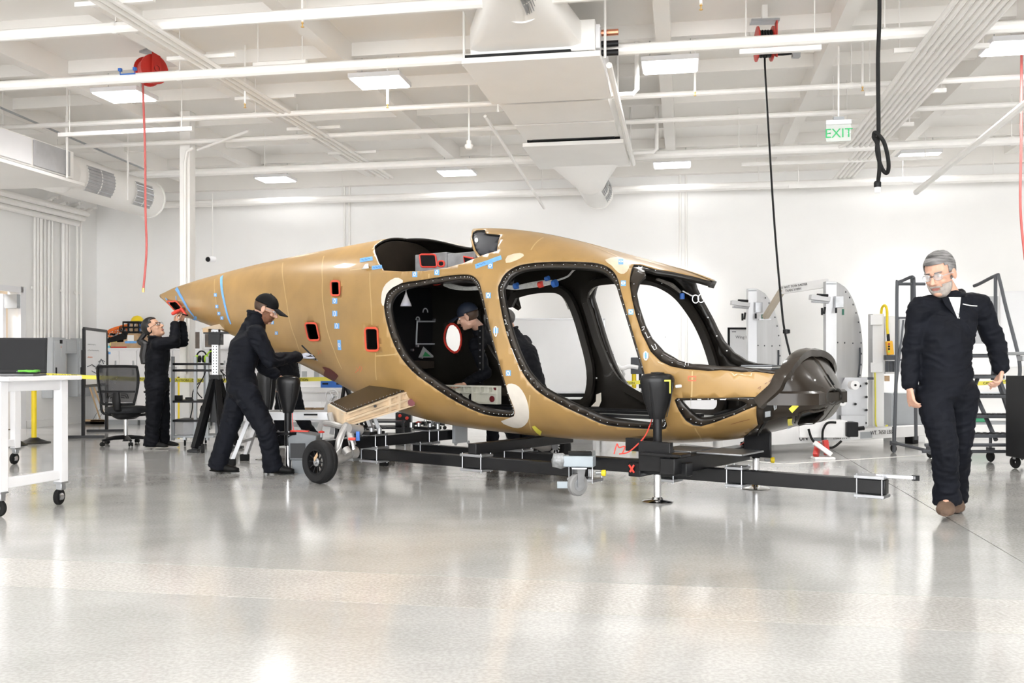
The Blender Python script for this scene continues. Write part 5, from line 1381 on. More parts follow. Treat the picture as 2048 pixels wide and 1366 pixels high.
def face_bits(t, c, R, brow, glasses=False, lips=True):
    q = lambda x, y, z: c + R @ V((x, y, z))
    for s in (-1, 1):
        e = MB().ell(q(s * .031, .079, .004), (.013, .010, .008), R).build('eye', PAPER, t, world=True)
        MB().ell(q(s * .031, .087, .004), (.006, .004, .006), R, 6, 8).build('iris', HAIRK, t, world=True)
        MB().capsule(q(s * .016, .090, .024), q(s * .048, .080, .026), .005, .004, 8).build('eyebrow', brow, t, world=True)
    if lips:
        MB().ell(q(0, .089, -.064), (.023, .009, .004), R, 6, 12).build('upper_lip', LIPS, t, world=True); MB().ell(q(0, .088, -.072), (.020, .009, .005), R, 6, 12).build('lower_lip', LIPS, t, world=True)
    if glasses:
        for s in (-1, 1):
            MB().tube([q(s * .033 + .024 * math.cos(a), .100 - abs(.024 * math.cos(a) + .0) * .15, .003 + .018 * math.sin(a)) for a in np.linspace(0, 2 * PI, 17)[:-1]], .0025, 6, closed=True).build('glasses_frame', BLACKP if glasses == 'dark' else GREY, t, world=True)
            MB().lathe([(.001, 0), (.022, 0)], q(s * .033, .0985, .003), R @ V((0, 1, 0)), 14).build('glasses_lens', GLAS, t, world=True)
            MB().tube([q(s * .057, .094, .006), q(s * .079, .04, .004), q(s * .081, -.005, -.002)], .0022, 5).build('glasses_arm', BLACKP if glasses == 'dark' else GREY, t, world=True)
        MB().tube([q(-.010, .102, .008), q(.010, .102, .008)], .0025, 5).build('glasses_bridge', BLACKP, t, world=True)
def clipped(c, R, rad, off, keep, m, name, t, wob=.004, nu=18, nv=28):
    "part of an ellipsoid (hair, beard, cap shell), made thick"
    mb = MB(); mb.ell(c + R @ V(off), rad, R, nu, nv)
    bm = mb.b; Ri = R.inverted()
    bmesh.ops.remove_doubles(bm, verts=bm.verts, dist=1e-5)
    dead = [f for f in bm.faces if not keep(Ri @ (f.calc_center_median() - c))]
    bmesh.ops.delete(bm, geom=dead, context='FACES')
    for v in bm.verts:
        if wob:
            l = Ri @ (v.co - c); v.co += (v.co - c).normalized() * wob * noise.noise(V((l.x * 60, l.y * 22, l.z * 22)))
    o = mb.build(name, m, t, world=True, smooth=60)
    md = o.modifiers.new('t', 'SOLIDIFY'); md.thickness = .008; md.offset = -1
    return o
def cap(t, c, R, m, back=True):
    q = lambda x, y, z: c + R @ V((x, y, z))
    clipped(c, R, (.086, .106, .098), (0, -.010, .038), lambda l: l.z > .030 - l.y * .10, m, 'cap_crown', t, 0)
    rows = []
    for k in range(7):
        f = k / 6
        rows.append([q(.074 * math.sin(a) * (1 - .12 * f), .070 + (.105 * f) * math.cos(a * .75) + .028 * math.cos(a), .040 - .030 * f - .018 * (math.sin(a) ** 2)) for a in np.linspace(-1.25, 1.25, 13)])
    mb = MB(); mb.grid(rows); o = mb.build('cap_brim', m, t, world=True, smooth=60)
    md = o.modifiers.new('t', 'SOLIDIFY'); md.thickness = .006; md.offset = 0
    MB().ell(q(0, -.01, .137), (.008, .008, .005), R).build('cap_button', m, t, world=True)
def hand_shapes(mb, w, d, pn, size=1.0, curl=.5, thumb=1, spread=.05):
    "palm and five fingers; d along the hand, pn out of the palm"
    d = d.normalized(); pn = (pn - d * pn.dot(d)).normalized(); s = d.cross(pn) * thumb
    L = .085 * size
    for i, x in enumerate((-.030, -.010, .011, .030)):
        mb.capsule(w + s * x * .6 * size + d * .012, w + d * L + s * x * size, .014 * size, .012 * size, 8)
    mb.ell(w + d * L * .5, (.036 * size, .042 * size, .015 * size), Matrix((s, d, pn)).transposed())
    for i, (x, l) in enumerate(((.031, .070), (.011, .080), (-.010, .074), (-.030, .056))):
        p = w + d * L + s * x * size; a = 0; dd = d.copy()
        dd = (d + s * x * spread * 20).normalized()
        for j, (fl, r) in enumerate(((.45, .0095), (.32, .0088), (.25, .008))):
            a += curl * (.8 if j == 0 else 1.0)
            v = dd * math.cos(a) + pn * math.sin(a); p2 = p + v * l * fl * size
            mb.capsule(p, p2, r * size, r * .93 * size, 8); p = p2
    p = w + d * .022 * size + s * .034 * size + pn * .006; a = .5
    for fl, r, ang in ((.042, .0125, .75), (.034, .0105, .45), (.028, .0095, .15)):
        v = (d * math.cos(ang) + s * math.sin(ang) + pn * .35 * curl).normalized(); p2 = p + v * fl * size
        mb.capsule(p, p2, r * size, r * .92 * size, 8); p = p2
def person(label, loc, J, body_m, suit_m, fwd, head_c, head_f, head_u, hair, feet_m=SHOE, voxel=.007, seed=0, girth=1.0, hands=((1, .5), (1, .5)), palms=None, brow=HAIRB, glasses=None, glove_r=None, sole=None, face=True, cut=None, hscale=1.08, fs=1.0, shaft=0.0):
    """J: joints in world space: neck, chest, waist, pelvis, sh/el/wr/hand(dir) and hip/kn/an/toe per side (l, r are the person's own)"""
    t = thing('person', label, 'person', V((loc.x, loc.y, 0)))
    hf = head_f.normalized(); hu = (head_u - hf * head_u.dot(hf)).normalized(); hs = hf.cross(hu)
    R = Matrix((hs, hf, hu)).transposed() * hscale
    side = (J['shr'] - J['shl']).normalized()
    # body -----------------------------------------------------------
    mb = MB()
    head_shapes(mb, head_c, R)
    mb.capsule(J['neck'], head_c + R @ V((0, -.02, -.05)), .060, .056)
    mb.capsule(J['neck'], J['chest'], .052, .08); mb.capsule(J['chest'], J['pelvis'], .10, .10)
    for s in 'lr':
        mb.capsule(J['chest'], J['sh' + s], .06, .045); mb.capsule(J['sh' + s], J['el' + s], .046, .038); mb.capsule(J['el' + s], J['wr' + s], .037, .027)
        mb.capsule(J['pelvis'], J['hip' + s], .09, .08); mb.capsule(J['hip' + s], J['kn' + s], .075, .052); mb.capsule(J['kn' + s], J['an' + s], .050, .034)
        mb.capsule(J['an' + s], V((J['an' + s].x * .5 + J['toe' + s].x * .5, J['an' + s].y * .5 + J['toe' + s].y * .5, J['toe' + s].z + .02)), .032, .022)
        if not (glove_r and s == 'r'):
            d = J['hd' + s]; pn = J['pn' + s]
            hand_shapes(mb, J['wr' + s], d, pn, 1.0, hands[0 if s == 'l' else 1][1], 1 if s == 'l' else -1)
    body = put(fuse(mb, voxel, 2), 'body', body_m, t)
    if glove_r:
        mb = MB(); hand_shapes(mb, J['wrr'], J['hdr'], J['pnr'], 1.08, hands[1][1], -1); mb.capsule(J['wrr'] - J['hdr'].normalized() * .04, J['wrr'], .03, .034)
        put(fuse(mb, .006, 2), 'glove', GLOVE, t)
        mb = MB(); hand_shapes(mb, J['wrr'] + J['pnr'].normalized() * .006 + J['hdr'].normalized() * .012, J['hdr'], J['pnr'], 1.07, hands[1][1] + .05, -1)
        put(fuse(mb, .006, 2), 'glove_coating', GLOVK, t)
    # coverall -------------------------------------------------------
    mb = MB(); g = girth
    ch, pe, wa = J['chest'], J['pelvis'], J['waist']
    upv = (J['neck'] - pe).normalized(); fw = side.cross(upv).normalized()
    if fw.dot(fwd) < 0: fw = -fw
    def sec(c, rx, ry): return (c, side, fw, rx * g, ry * g)
    nk = J['neck']
    shm = (J['shl'] + J['shr']) / 2
    mb.loft([sec(pe - upv * .10, .10, .08), sec(pe - upv * .05, .165, .125), sec(pe + upv * .03, .178, .135), sec(pe.lerp(wa, .6), .168, .128), sec(wa, .160, .122), sec(wa.lerp(ch, .5), .172, .128), sec(ch, .188, .132), sec(ch.lerp(shm, .6), .185, .118), sec(shm + upv * .01, .150, .092), sec(nk, .085, .075), sec(nk + upv * .03, .072, .068)], 28)
    mb.capsule(nk - upv * .03, ch, .078 * g, .115 * g)
    for s in 'lr':
        sh, el, wr = J['sh' + s], J['el' + s], J['wr' + s]
        mb.capsule(shm.lerp(sh, .55), sh, .085 * g, .078 * g); mb.capsule(sh, el, .080 * g, .064 * g); mb.capsule(el, wr - (wr - el).normalized() * .03, .064 * g, .050 * g)
        mb.tube([wr - (wr - el).normalized() * .06, wr - (wr - el).normalized() * .008], .050 * g, 16)
        hp, kn, an = J['hip' + s], J['kn' + s], J['an' + s]
        mb.capsule(pe, hp, .125 * g, .112 * g); mb.capsule(hp, kn, .110 * g, .083 * g); mb.capsule(kn, an + (kn - an).normalized() * .06, .082 * g, .076 * g)
        mb.tube([an + (kn - an).normalized() * .10, an + (kn - an).normalized() * -.055], [.078 * g, .088 * g], 16)
    suit = put(fuse(mb, max(.009, voxel * 1.4), 5, .013, seed), 'coverall', suit_m, t)
    mb = MB()
    mb.tube([nk + side * .075 * math.cos(a) * g + fw * (.072 * math.sin(a)) * g + upv * (.03 - .035 * max(0, math.sin(a))) for a in np.linspace(0, 2 * PI, 25)[:-1]], .016, 8, closed=True)
    mb.build('collar', suit_m, t, world=True)
    for s in 'lr':
        an, toe = J['an' + s], J['toe' + s]
        d = toe - an; d.z = 0; L = d.length; d.normalize(); sd = V((-d.y, d.x, 0))
        base = V((an.x, an.y, min(an.z - .07, toe.z - .02)))
        slope = (toe.z - .03 - base.z) / max(.05, L)
        mk = lambda y, z, rx, ry: (base + d * y + V((0, 0, z + max(0, slope * y) * 1.0)), sd, V((0, 0, 1)), rx, ry)
        f_ = fs
        mb = MB()
        if shaft: mb.tube([base + d * -.03 + up * .05, base + d * -.025 + up * (.09 + shaft)], [.052 * fs, .055 * fs], 16)
        mb.loft([(c_ if True else c_, x_, y_, rx_ * f_, ry_ * f_) for c_, x_, y_, rx_, ry_ in [mk(-.075, .045, .02, .03), mk(-.065, .045, .036, .044), mk(-.02, .055, .042, .054), mk(.05, .045, .042, .044), mk(.12, .034, .047, .032), mk(.17, .028, .042, .025), mk(.20, .024, .022, .018)]], 18)
        sh = mb.build('shoe', feet_m, t, world=True, smooth=60)
        mb = MB(); mb.loft([mk(-.078, .008, .03, .008), mk(-.02, .008, .046, .008), mk(.12, .008, .05, .008), mk(.205, .008, .02, .008)], 16)
        mb.build('sole', sole or feet_m, sh, world=False).data.transform(WM[t].inverted())
    if face: face_bits(t, head_c, R, brow, glasses)
    return t, R, suit
def pocket(t, c, ux, uy, w, h, m=NAVY):
    MB().beam(c + ux * -w / 2, c + ux * w / 2, .004, h).build('pocket_flap', m, t, world=True)

# --- the walking man in front --------------------------------------
YA = 6.45
q = P
J = dict(neck=q(1902, 592, YA + .02), chest=q(1896, 655, YA), waist=q(1892, 725, YA), pelvis=q(1893, 778, YA),
         shr=q(1840, 618, YA - .02), shl=q(1957, 610, YA + .06), elr=q(1823, 712, YA + .05), ell=q(1992, 688, YA + .10),
         wrr=q(1819, 776, YA - .03), wrl=q(2003, 742, YA - .02), hdr=V((.05, -.25, -1)), hdl=V((-.35, -.35, -.9)), pnr=V((1, .1, .05)), pnl=V((-1, .2, 0)),
         hipr=q(1866, 792, YA - .02), hipl=q(1922, 790, YA + .03), knr=q(1889, 893, YA - .12), knl=q(1917, 898, YA + .10),
         anr=q(1893, 985, YA - .05), anl=q(1910, 985, YA + .30), toer=q(1889, 1023, YA - .27), toel=q(1914, 1006, YA + .10))
J['anr'].z = .155; J['anl'].z = .13; J['toel'].z = .03; J['toer'].z = .06
hc = q(1880, 548, YA - .02)
hf = V((-.72, -.62, -.30))
t, R, suit = person('grey haired bearded man in navy coverall and brown boots walking towards the camera', q(1893, 1010, YA), J, SKIN, NAVY, V((-.2, -1, 0)), hc, hf, V((-.25, -.12, 1)), None, BOOT, .006, 3.1, 1.06, ((1, .75), (1, .55)), brow=HAIRG, glasses='grey', hscale=1.2, fs=1.28, shaft=.10)
clipped(hc, R, (.082, .104, .094), (0, -.014, .038), lambda l: l.z > .058 - min(0, l.y) * .55 - (0 if l.y < .02 else 0) - (.0 if l.y > .03 else .05) and not (l.y > .055 and l.z < .075), HAIRG, 'hair', t, .006)
clipped(hc, R, (.080, .100, .09), (0, -.016, .03), lambda l: l.y < -.005 and l.z > -.05 and abs(l.x) > -1, HAIRG, 'hair', t, .005)
MB().ell(hc + R @ V((.0, -.125, -.005)), (.028, .03, .034), R).build('hair_bun', HAIRG, t, world=True)
clipped(hc, R, (.066, .071, .088), (0, .027, -.044), lambda l: l.z < -.060 + (.018 if abs(l.x) > .04 else 0) and l.y > .012 and not (abs(l.z + .068) < .010 and abs(l.x) < .022 and l.y > .06), BEARD, 'beard', t, .003)
MB().capsule(hc + R @ V((-.026, .088, -.055)), hc + R @ V((.026, .088, -.055)), .007, .007, 8).build('moustache', BEARD, t, world=True)
up_ = V((0, 0, 1))
# open collar with the white shirt, name tape, pocket flaps
mb = MB(); cs = J['neck'] + V((-.02, -.078, -.045))
mb.prism([(-.050, .03), (.052, .03), (.010, -.125), (-.006, -.125)], cs + V((.0, -.030, .0)), V((.98, .2, 0)), V((0, .32, 1)), V((0, .02, 0))); mb.build('shirt', SHIRT, t, world=True)
for s in (-1, 1): MB().prism([(s * .0, -.125), (s * .048, .035), (s * .10, .02), (s * .08, -.03), (s * .05, -.06)], cs + V((.0, -.032, 0)), V((.98, .2, 0)), V((0, .32, 1)), V((0, .012, 0))).build('lapel', NAVY, t, world=True, bevel=.003)
MB().tube(smooth_pts([q(1926, 608, YA - .128), q(1940, 611, YA - .118), q(1954, 612, YA - .095)], 4), .0035, 5).build('name_tape', PAPER, t, world=True)

# --- the capped man leaning to the hull ----------------------------
YB = 8.95
J = dict(neck=q(512, 632, YB), chest=q(492, 690, YB), waist=q(482, 738, YB), pelvis=q(484, 776, YB),
         shr=q(512, 668, YB - .18), shl=q(506, 664, YB + .20), elr=q(540, 722, YB - .12), ell=q(528, 735, YB + .26),
         wrr=q(598, 713, YB + .30), wrl=q(556, 752, YB + .30), hdr=V((.75, .45, .22)), hdl=V((.8, .1, -.3)), pnr=V((.1, .3, -1)), pnl=V((0, 0, -1)),
         hipr=q(492, 786, YB - .09), hipl=q(480, 786, YB + .09), knr=q(533, 862, YB - .14), knl=q(456, 862, YB + .05),
         anr=q(545, 928, YB - .06), anl=q(437, 926, YB + .06), toer=q(575, 946, YB - .06), toel=q(462, 947, YB + .04))
for s in 'lr': J['an' + s].z = .10; J['toe' + s].z = .03
hc = q(532, 618, YB)
t, R, suit = person('bearded man in black cap and navy coverall bending towards the hull, arm stretched out', q(495, 950, YB), J, SKIN, NAVY, V((1, .1, 0)), hc, V((.92, .05, -.38)), V((.30, 0, .95)), None, SHOE, .007, 8.4, 1.10, ((1, .5), (1, .55)), brow=HAIRB, glasses='grey', glove_r=True)
cap(t, hc, R, CAPK)
clipped(hc, R, (.080, .100, .09), (0, -.012, .025), lambda l: l.z < .045 and l.z > -.035 and l.y < .008, HAIRB, 'hair', t, .004)
clipped(hc, R, (.066, .070, .086), (0, .028, -.042), lambda l: l.z < -.042 - abs(l.x) * .1 + (.04 if abs(l.x) > .045 else 0) and l.y > .0 and not (abs(l.z + .068) < .009 and abs(l.x) < .02 and l.y > .06), mat('ginger_beard', (.17, .07, .035), .7, var=.3, scale=40), 'beard', t, .003)
w = J['wrr'] + J['hdr'].normalized() * .12
tt_ = thing('marker_pen', 'black marker pen in the gloved hand at the hull', 'pen', w)
MB().cyl(w + V((-.09, .02, .08)), w + V((.06, -.02, -.06)), .008, n=8).build('pen_body', BLACKP, tt_, world=True); MB().cyl(w + V((.055, -.018, -.055)), w + V((.075, -.024, -.075)), .006, .003, 8).build('pen_tip', INK, tt_, world=True)

# --- the woman at the tail ------------------------------------------
YC = 11.6
J = dict(neck=q(311, 678, YC), chest=q(316, 712, YC), waist=q(313, 745, YC), pelvis=q(314, 768, YC),
         shr=q(316, 690, YC - .14), shl=q(318, 688, YC + .16), elr=q(350, 684, YC - .02), ell=q(366, 683, YC + .24),
         wrr=q(350, 646, YC + .10), wrl=q(363, 645, YC + .24), hdr=V((.05, .25, 1)), hdl=V((-.05, .1, 1)), pnr=V((.6, .6, 0)), pnl=V((-.3, -.6, 0)),
         hipr=q(312, 775, YC - .09), hipl=q(318, 775, YC + .09), knr=q(307, 832, YC - .09), knl=q(325, 832, YC + .10),
         anr=q(303, 884, YC - .09), anl=q(324, 880, YC + .12), toer=q(325, 896, YC - .10), toel=q(343, 889, YC + .12))
for s in 'lr': J['an' + s].z = .09; J['toe' + s].z = .03
hc = q(306, 657, YC)
t, R, suit = person('person with long black ponytail in black coverall looking up at the hull tail, arms raised', q(314, 897, YC), J, SKIN2, BLKC, V((1, .05, 0)), hc, V((.86, -.18, .50)), V((-.48, 0, .88)), None, SHOE, .008, 15.2, 1.10, ((1, .8), (1, .8)), brow=HAIRK, glasses='dark', sole=SOLE, hscale=1.15)
clipped(hc, R, (.082, .104, .096), (0, -.013, .036), lambda l: l.z > .055 - (.13 if l.y < .0 else 0) and not (l.y > .045 and l.z < .08), HAIRK, 'hair', t, .003)
b0 = hc + R @ V((0, -.105, .0))
MB().tube(smooth_pts([b0, b0 + V((-.06, 0, -.09)), q(291, 690, YC), q(288, 712, YC), q(291, 728, YC)], 5), [.03] * 5 + [.045] * 5 + [.055] * 6 + [.05] * 4 + [.02], 10).build('ponytail', HAIRK, t, world=True)
tl = thing('hand_tool', 'small red hand tool held up at the tail opening', 'tool', q(352, 626, YC + .1))
MB().capsule(q(346, 627, YC + .06), q(357, 622, YC + .16), .022, .026).build('tool_body', REDP, tl, world=True); MB().capsule(q(362, 618, YC + .2), q(372, 630, YC + .2), .018, .016).build('tool_grip', REDP, tl, world=True)
MB().cyl(q(357, 622, YC + .16), q(368, 612, YC + .26), .01, n=8).build('tool_nose', CHROME, tl, world=True); MB().cyl(q(362, 628, YC + .16), q(376, 631, YC + .2), .008, n=8).build('tool_handle', BLACKP, tl, world=True)

# --- the man leaning in at the far door -----------------------------
YD = 10.35
hc = q(936, 633, 9.75)
J = dict(neck=q(957, 655, 9.9), chest=q(968, 700, 10.15), waist=q(985, 765, 10.55), pelvis=q(1000, 800, 10.8),
         shr=q(985, 676, 10.2), shl=q(950, 688, 9.8), elr=q(1010, 730, 10.5), ell=q(972, 746, 9.65),
         wrr=q(1010, 780, 10.5), wrl=q(929, 768, 9.42), hdl=V((-.95, -.1, -.1)), hdr=V((-.3, 0, -1)), pnl=V((0, .1, -1)), pnr=V((-1, 0, 0)),
         hipl=q(985, 806, 10.7), hipr=q(1012, 804, 10.9), knl=q(985, 858, 10.7), knr=q(1020, 858, 10.9),
         anl=q(985, 900, 10.75), anr=q(1035, 895, 11.1), toel=q(970, 910, 10.65), toer=q(1022, 905, 11.0))
for s in 'lr': J['an' + s].z = .10; J['toe' + s].z = .03
t, R, suit = person('man in navy cap leaning through the far doorway of the fuselage, hand on cream beam', q(1000, 905, 10.8), J, SKIN, BLKC, V((-.5, -.8, 0)), hc, V((-.88, .22, -.28)), V((-.25, -.1, .95)), None, SHOE, .008, 21.0, .95, ((1, .35), (1, .5)), brow=HAIRB)
cap(t, hc, R, CAPN)
clipped(hc, R, (.079, .099, .09), (0, -.012, .025), lambda l: l.z < .045 and l.z > -.045 and l.y < -.005, HAIRB, 'hair', t, .003)

# --- the bent man beyond the far door --------------------------------
YE = 11.15
hc = q(1012, 642, YE)
J = dict(neck=q(1022, 664, YE), chest=q(1045, 708, YE), waist=q(1064, 765, YE), pelvis=q(1070, 798, YE),
         shr=q(1048, 686, YE + .17), shl=q(1024, 694, YE - .17), elr=q(1020, 740, YE + .2), ell=q(1000, 750, YE - .2),
         wrr=q(985, 765, YE + .1), wrl=q(975, 775, YE - .15), hdl=V((-.9, -.1, -.2)), hdr=V((-.9, 0, -.2)), pnl=V((0, 0, -1)), pnr=V((0, 0, -1)),
         hipl=q(1058, 806, YE - .1), hipr=q(1070, 806, YE + .1), knl=q(1052, 858, YE - .1), knr=q(1088, 858, YE + .1),
         anl=q(1058, 895, YE - .1), anr=q(1092, 895, YE + .12), toel=q(1040, 902, YE - .1), toer=q(1075, 902, YE + .1))
for s in 'lr': J['an' + s].z = .10; J['toe' + s].z = .03
t, R, suit = person('stooping person in black coverall seen from behind the middle doorway', q(1070, 900, YE), J, SKIN, BLKC, V((-.95, .1, 0)), hc, V((-.9, .25, -.3)), V((-.3, 0, .95)), None, SHOE, .010, 33.0, 1.22, brow=HAIRB)
clipped(hc, R, (.081, .102, .095), (0, -.013, .036), lambda l: l.z > .05 - (.12 if l.y < .0 else 0) and not (l.y > .045 and l.z < .075), mat('dark_grey_hair', (.09, .085, .085), .6, var=.3, scale=30), 'hair', t, .003)

# --- the person walking behind the tail -------------------------------
YF = 11.9
hc = q(575, 618, YF)
J = dict(neck=q(572, 648, YF), chest=q(572, 680, YF), waist=q(574, 725, YF), pelvis=q(576, 758, YF),
         shr=q(560, 662, YF - .16), shl=q(586, 660, YF + .16), elr=q(549, 705, YF - .2), ell=q(594, 705, YF + .12),
         wrr=q(547, 762, YF - .22), wrl=q(586, 735, YF + .0), hdl=V((-.6, -.3, .1)), hdr=V((0, 0, -1)), pnl=V((0, 0, -1)), pnr=V((1, 0, 0)),
         hipl=q(582, 768, YF + .09), hipr=q(570, 768, YF - .09), knl=q(598, 828, YF + .1), knr=q(562, 830, YF - .1),
         anl=q(622, 868, YF + .1), anr=q(558, 880, YF - .1), toel=q(612, 885, YF + .1), toer=q(540, 888, YF - .1))
J['anr'].z = .10; J['toer'].z = .03
t, R, suit = person('person in black coverall walking behind the hull tail, head hidden by the hull', q(570, 890, YF), J, SKIN, BLKC, V((-1, -.1, 0)), hc, V((-1, -.1, -.1)), V((0, 0, 1)), None, SHOE, .010, 41.0, 1.0, brow=HAIRK)
clipped(hc, R, (.081, .102, .095), (0, -.013, .036), lambda l: l.z > .05 - (.12 if l.y < .0 else 0) and not (l.y > .045 and l.z < .075), HAIRK, 'hair', t, .003)
MB().lathe([(.033, -.012), (.036, 0), (.033, .012)], J['wrr'] + V((0, 0, .03)), (0, 0, 1), 12).build('yellow_wristband', YTAPE, t, world=True)
# ---------------------------------------------------------------- work tables by the end wall
q = P
def bench(label, loc, rot, group):
    t = thing('work_table', label, 'table', loc, rot, group)
    L, W = 1.75, .57
    MB().box((L / 2 - .02, W / 2, .938), (L + .22, W + .14, .032)).build('tabletop', POWDER, t, bevel=.006)
    for x in (0, L):
        for y in (0, W):
            MB().box((x, y, .545), (.07, .07, .75)).build('leg', POWDER, t, bevel=.004)
            MB().box((x, y, .165), (.072, .072, .012)).build('caster_plate', STEEL, t)
            MB().box((x, y, .135), (.05, .045, .05)).build('caster_fork', STEEL, t, bevel=.004)
            MB().lathe([(.03, -.016), (.055, -.016), (.06, -.01), (.06, .01), (.055, .016), (.03, .016)], (x + .015, y, .06), (0, 1, 0) if y else (1, .2, 0), 20).build('caster_wheel', RUBBER, t)
            MB().cyl(V((x + .015, y, .06)) - V((.0, .02, 0)), V((x + .015, y, .06)) + V((0, .02, 0)), .03, n=12).build('caster_hub', STEEL, t)
    for y in (0, W): MB().box((L / 2, y, .885), (L - .07, .05, .07)).build('apron', POWDER, t, bevel=.004)
    for x in (0, L):
        MB().box((x, W / 2, .885), (.05, W - .07, .07)).build('apron', POWDER, t, bevel=.004); MB().box((x, W / 2, .225), (.05, W - .07, .07)).build('stretcher', POWDER, t, bevel=.004)
    return t
rotb = math.atan2(.263, -.965)
RL = V((-3.33, 7.0, 0))
b1 = bench('white work table on casters holding the open laptop', RL, rotb, None)
b2 = dup(b1, V((-5.12, 9.78, 0)), rotb - .1, 'white work table standing behind the laptop table')
# laptop
lp_c = q(32, 748, 6.75); lp_c.z = .955
lt = thing('laptop', 'open black laptop on the white work table', 'laptop', lp_c, .12)
MB().box((0, -.06, .009), (.37, .25, .016)).build('base', mat('laptop_grey', (.10, .10, .105), .4), lt, bevel=.004)
MB().box((0, -.08, .018), (.33, .13, .002)).build('keyboard', BLACKP, lt)
sc_ = MB().box((0, .07, .145), (.372, .010, .255), Matrix.Rotation(-.06, 3, 'X')).build('screen_lid', BLACKP, lt, bevel=.004)
MB().box((0, .0635, .152), (.352, .002, .215), Matrix.Rotation(-.06, 3, 'X')).build('screen', SCREEN, lt)
lt_w = WM[lt] @ V((-.005, .058, .026)); text('DELL', .012, lt_w, (math.cos(.12), math.sin(.12), 0), (0, .06, 1), GREY, 'lettering', lt)
cl = thing('microfibre_cloth', 'folded lime green cloth beside the laptop keyboard', 'cloth', q(58, 748, 6.6) + V((0, 0, .0)), .1)
mb = MB(); rows = [[V((x, y, .012 + .008 * noise.noise(V((x * 30, y * 30, 2))))) for x in np.linspace(-.06, .06, 10)] for y in np.linspace(-.04, .04, 8)]
mb.grid(rows); zoff = .976 - cl.location.z
o = mb.build('folded_cloth', mat('green_cloth', (.12, .42, .05), .9), cl, solid=.012); o.location.z = zoff - .004
# stanchions and caution tape
def stanchion(foot, h, label, post=YELLOW, r=.032, base=.2):
    t = thing('stanchion', label, 'stanchion', foot)
    MB().lathe([(.001, .075), (r + .02, .07), (r + .05, .05), (base * .8, .018), (base, .01), (base, 0), (.001, 0)], (0, 0, 0), (0, 0, 1), 32).build('base', BLACKP, t, smooth=50)
    MB().cyl((0, 0, .06), (0, 0, h), r, n=20).build('post', post, t)
    MB().lathe([(.001, h + .03), (r, h + .02), (r + .008, h), (r + .008, h - .07), (r, h - .07)], (0, 0, 0), (0, 0, 1), 18).build('tape_head', BLACKP if post is YELLOW else post, t)
    return t
s1 = G(68, 886); stanchion(s1, .93, 'yellow stanchion post on a round black base behind the laptop table')
s1b = G(33, 891); stanchion(s1b, .92, 'thin black post on a flat base beside the yellow stanchion', BLACK, .011, .13)
s2 = G(1268, 872); stanchion(s2, .97, 'yellow stanchion post seen through the front doorway')
s3 = G(361, 852); tt = thing('safety_barrier', 'yellow barrier post with a black striped arm behind the person at the tail', 'barrier', s3)
MB().box((0, 0, .40), (.075, .05, .80)).build('post', YELLOW, tt, bevel=.005)
MB().box((-.25, 0, .77), (.5, .04, .09)).build('arm', YELLOW, tt, bevel=.004)
for i in range(5): MB().prism([(0, -.045), (.04, -.045), (.075, .045), (.035, .045)], (-.47 + i * .1, -.021, .77), (1, 0, 0), (0, 0, 1), (0, -.002, 0)).build('stripe', BLACK, tt)
MB().box((0, 0, .01), (.2, .2, .02)).build('foot', YELLOW, tt)
def tape(a, b, label, words):
    t = thing('caution_tape', label, 'tape', (a + b) / 2)
    n = 24; d = (b - a).normalized(); rows = []
    for i in range(n + 1):
        f = i / n; p = a.lerp(b, f) - up * .05 * math.sin(PI * f); tw = V((0, .004 * math.sin(f * 9), 0))
        rows.append([p + up * .026 + tw, p - up * .026 - tw])
    MB_ = MB(); MB_.grid(rows); MB_.build('tape_band', YTAPE, t, world=True)
    for f, w in words:
        p = a.lerp(b, f) - up * (.05 * math.sin(PI * f) + .017); text(w, .045, p + V((0, -.006, 0)), d, up, BLACKP, 'lettering', t, 0.0004)
    return t
tape(V((s1.x, s1.y, .895)), q(688, 757, 12.35), 'yellow caution tape strung behind the office chair and the walkers', [(.07, 'CAUTION - DO NOT ENTER'), (.30, 'CAUTION - DO NOT ENTER'), (.52, 'CAUTION - DO NOT ENTER'), (.86, 'CAUTION')])
tape(q(1180, 760, 13.1), q(1330, 757, 12.9), 'short yellow caution tape run past the post in the front doorway', [(.5, 'CAUTION')])
tape(q(1838, 762, 12.3), q(2075, 756, 11.9), 'yellow caution tape strung behind the rolling staircase', [(.1, 'NO'), (.62, 'CAUTION'), (.86, 'CAUTION - DO NOT')])
# easel board beside the panels
e0, e1 = G(168, 876), G(212, 864)
ed = (e1 - e0).normalized(); en = V((ed.y, -ed.x, 0))
ea = thing('easel_board', 'tall black framed whiteboard with an aircraft sketch on a black stand', 'whiteboard', (e0 + e1) / 2)
wE = (e1 - e0).length
zt_, zb2 = q(1, 657, e0.y).z, .72
MB().beam(e0.lerp(e1, .5) + up * (zb2 + zt_) / 2 - ed * wE / 2, e0.lerp(e1, .5) + up * (zb2 + zt_) / 2 + ed * wE / 2, .02, zt_ - zb2).build('writing_surface', BOARD, ea, world=True)
for a, b in (((0, zb2), (0, zt_)), ((1, zb2), (1, zt_)), ((0, zt_), (1, zt_)), ((0, zb2), (1, zb2))):
    MB().beam(e0.lerp(e1, a[0]) + up * a[1], e0.lerp(e1, b[0]) + up * b[1], .035, .04).build('frame_rail', BLACK, ea, world=True)
for f in (-.03, 1.03):
    MB().beam(e0.lerp(e1, f) + up * .03, e0.lerp(e1, f) + up * (zt_ - .30), .035, .045).build('upright', BLACK, ea, world=True)
    MB().beam(e0.lerp(e1, f) + en * .28 + up * .02, e0.lerp(e1, f) - en * .28 + up * .02, .06, .035).build('foot', BLACK, ea, world=True)
MB().beam(e0 + up * .25 - ed * .03, e1 + up * .25, .03, .03).build('cross_rail', BLACK, ea, world=True) if False else None
fo = en * .013
def onb(f, z): return e0.lerp(e1, f) + up * z + fo
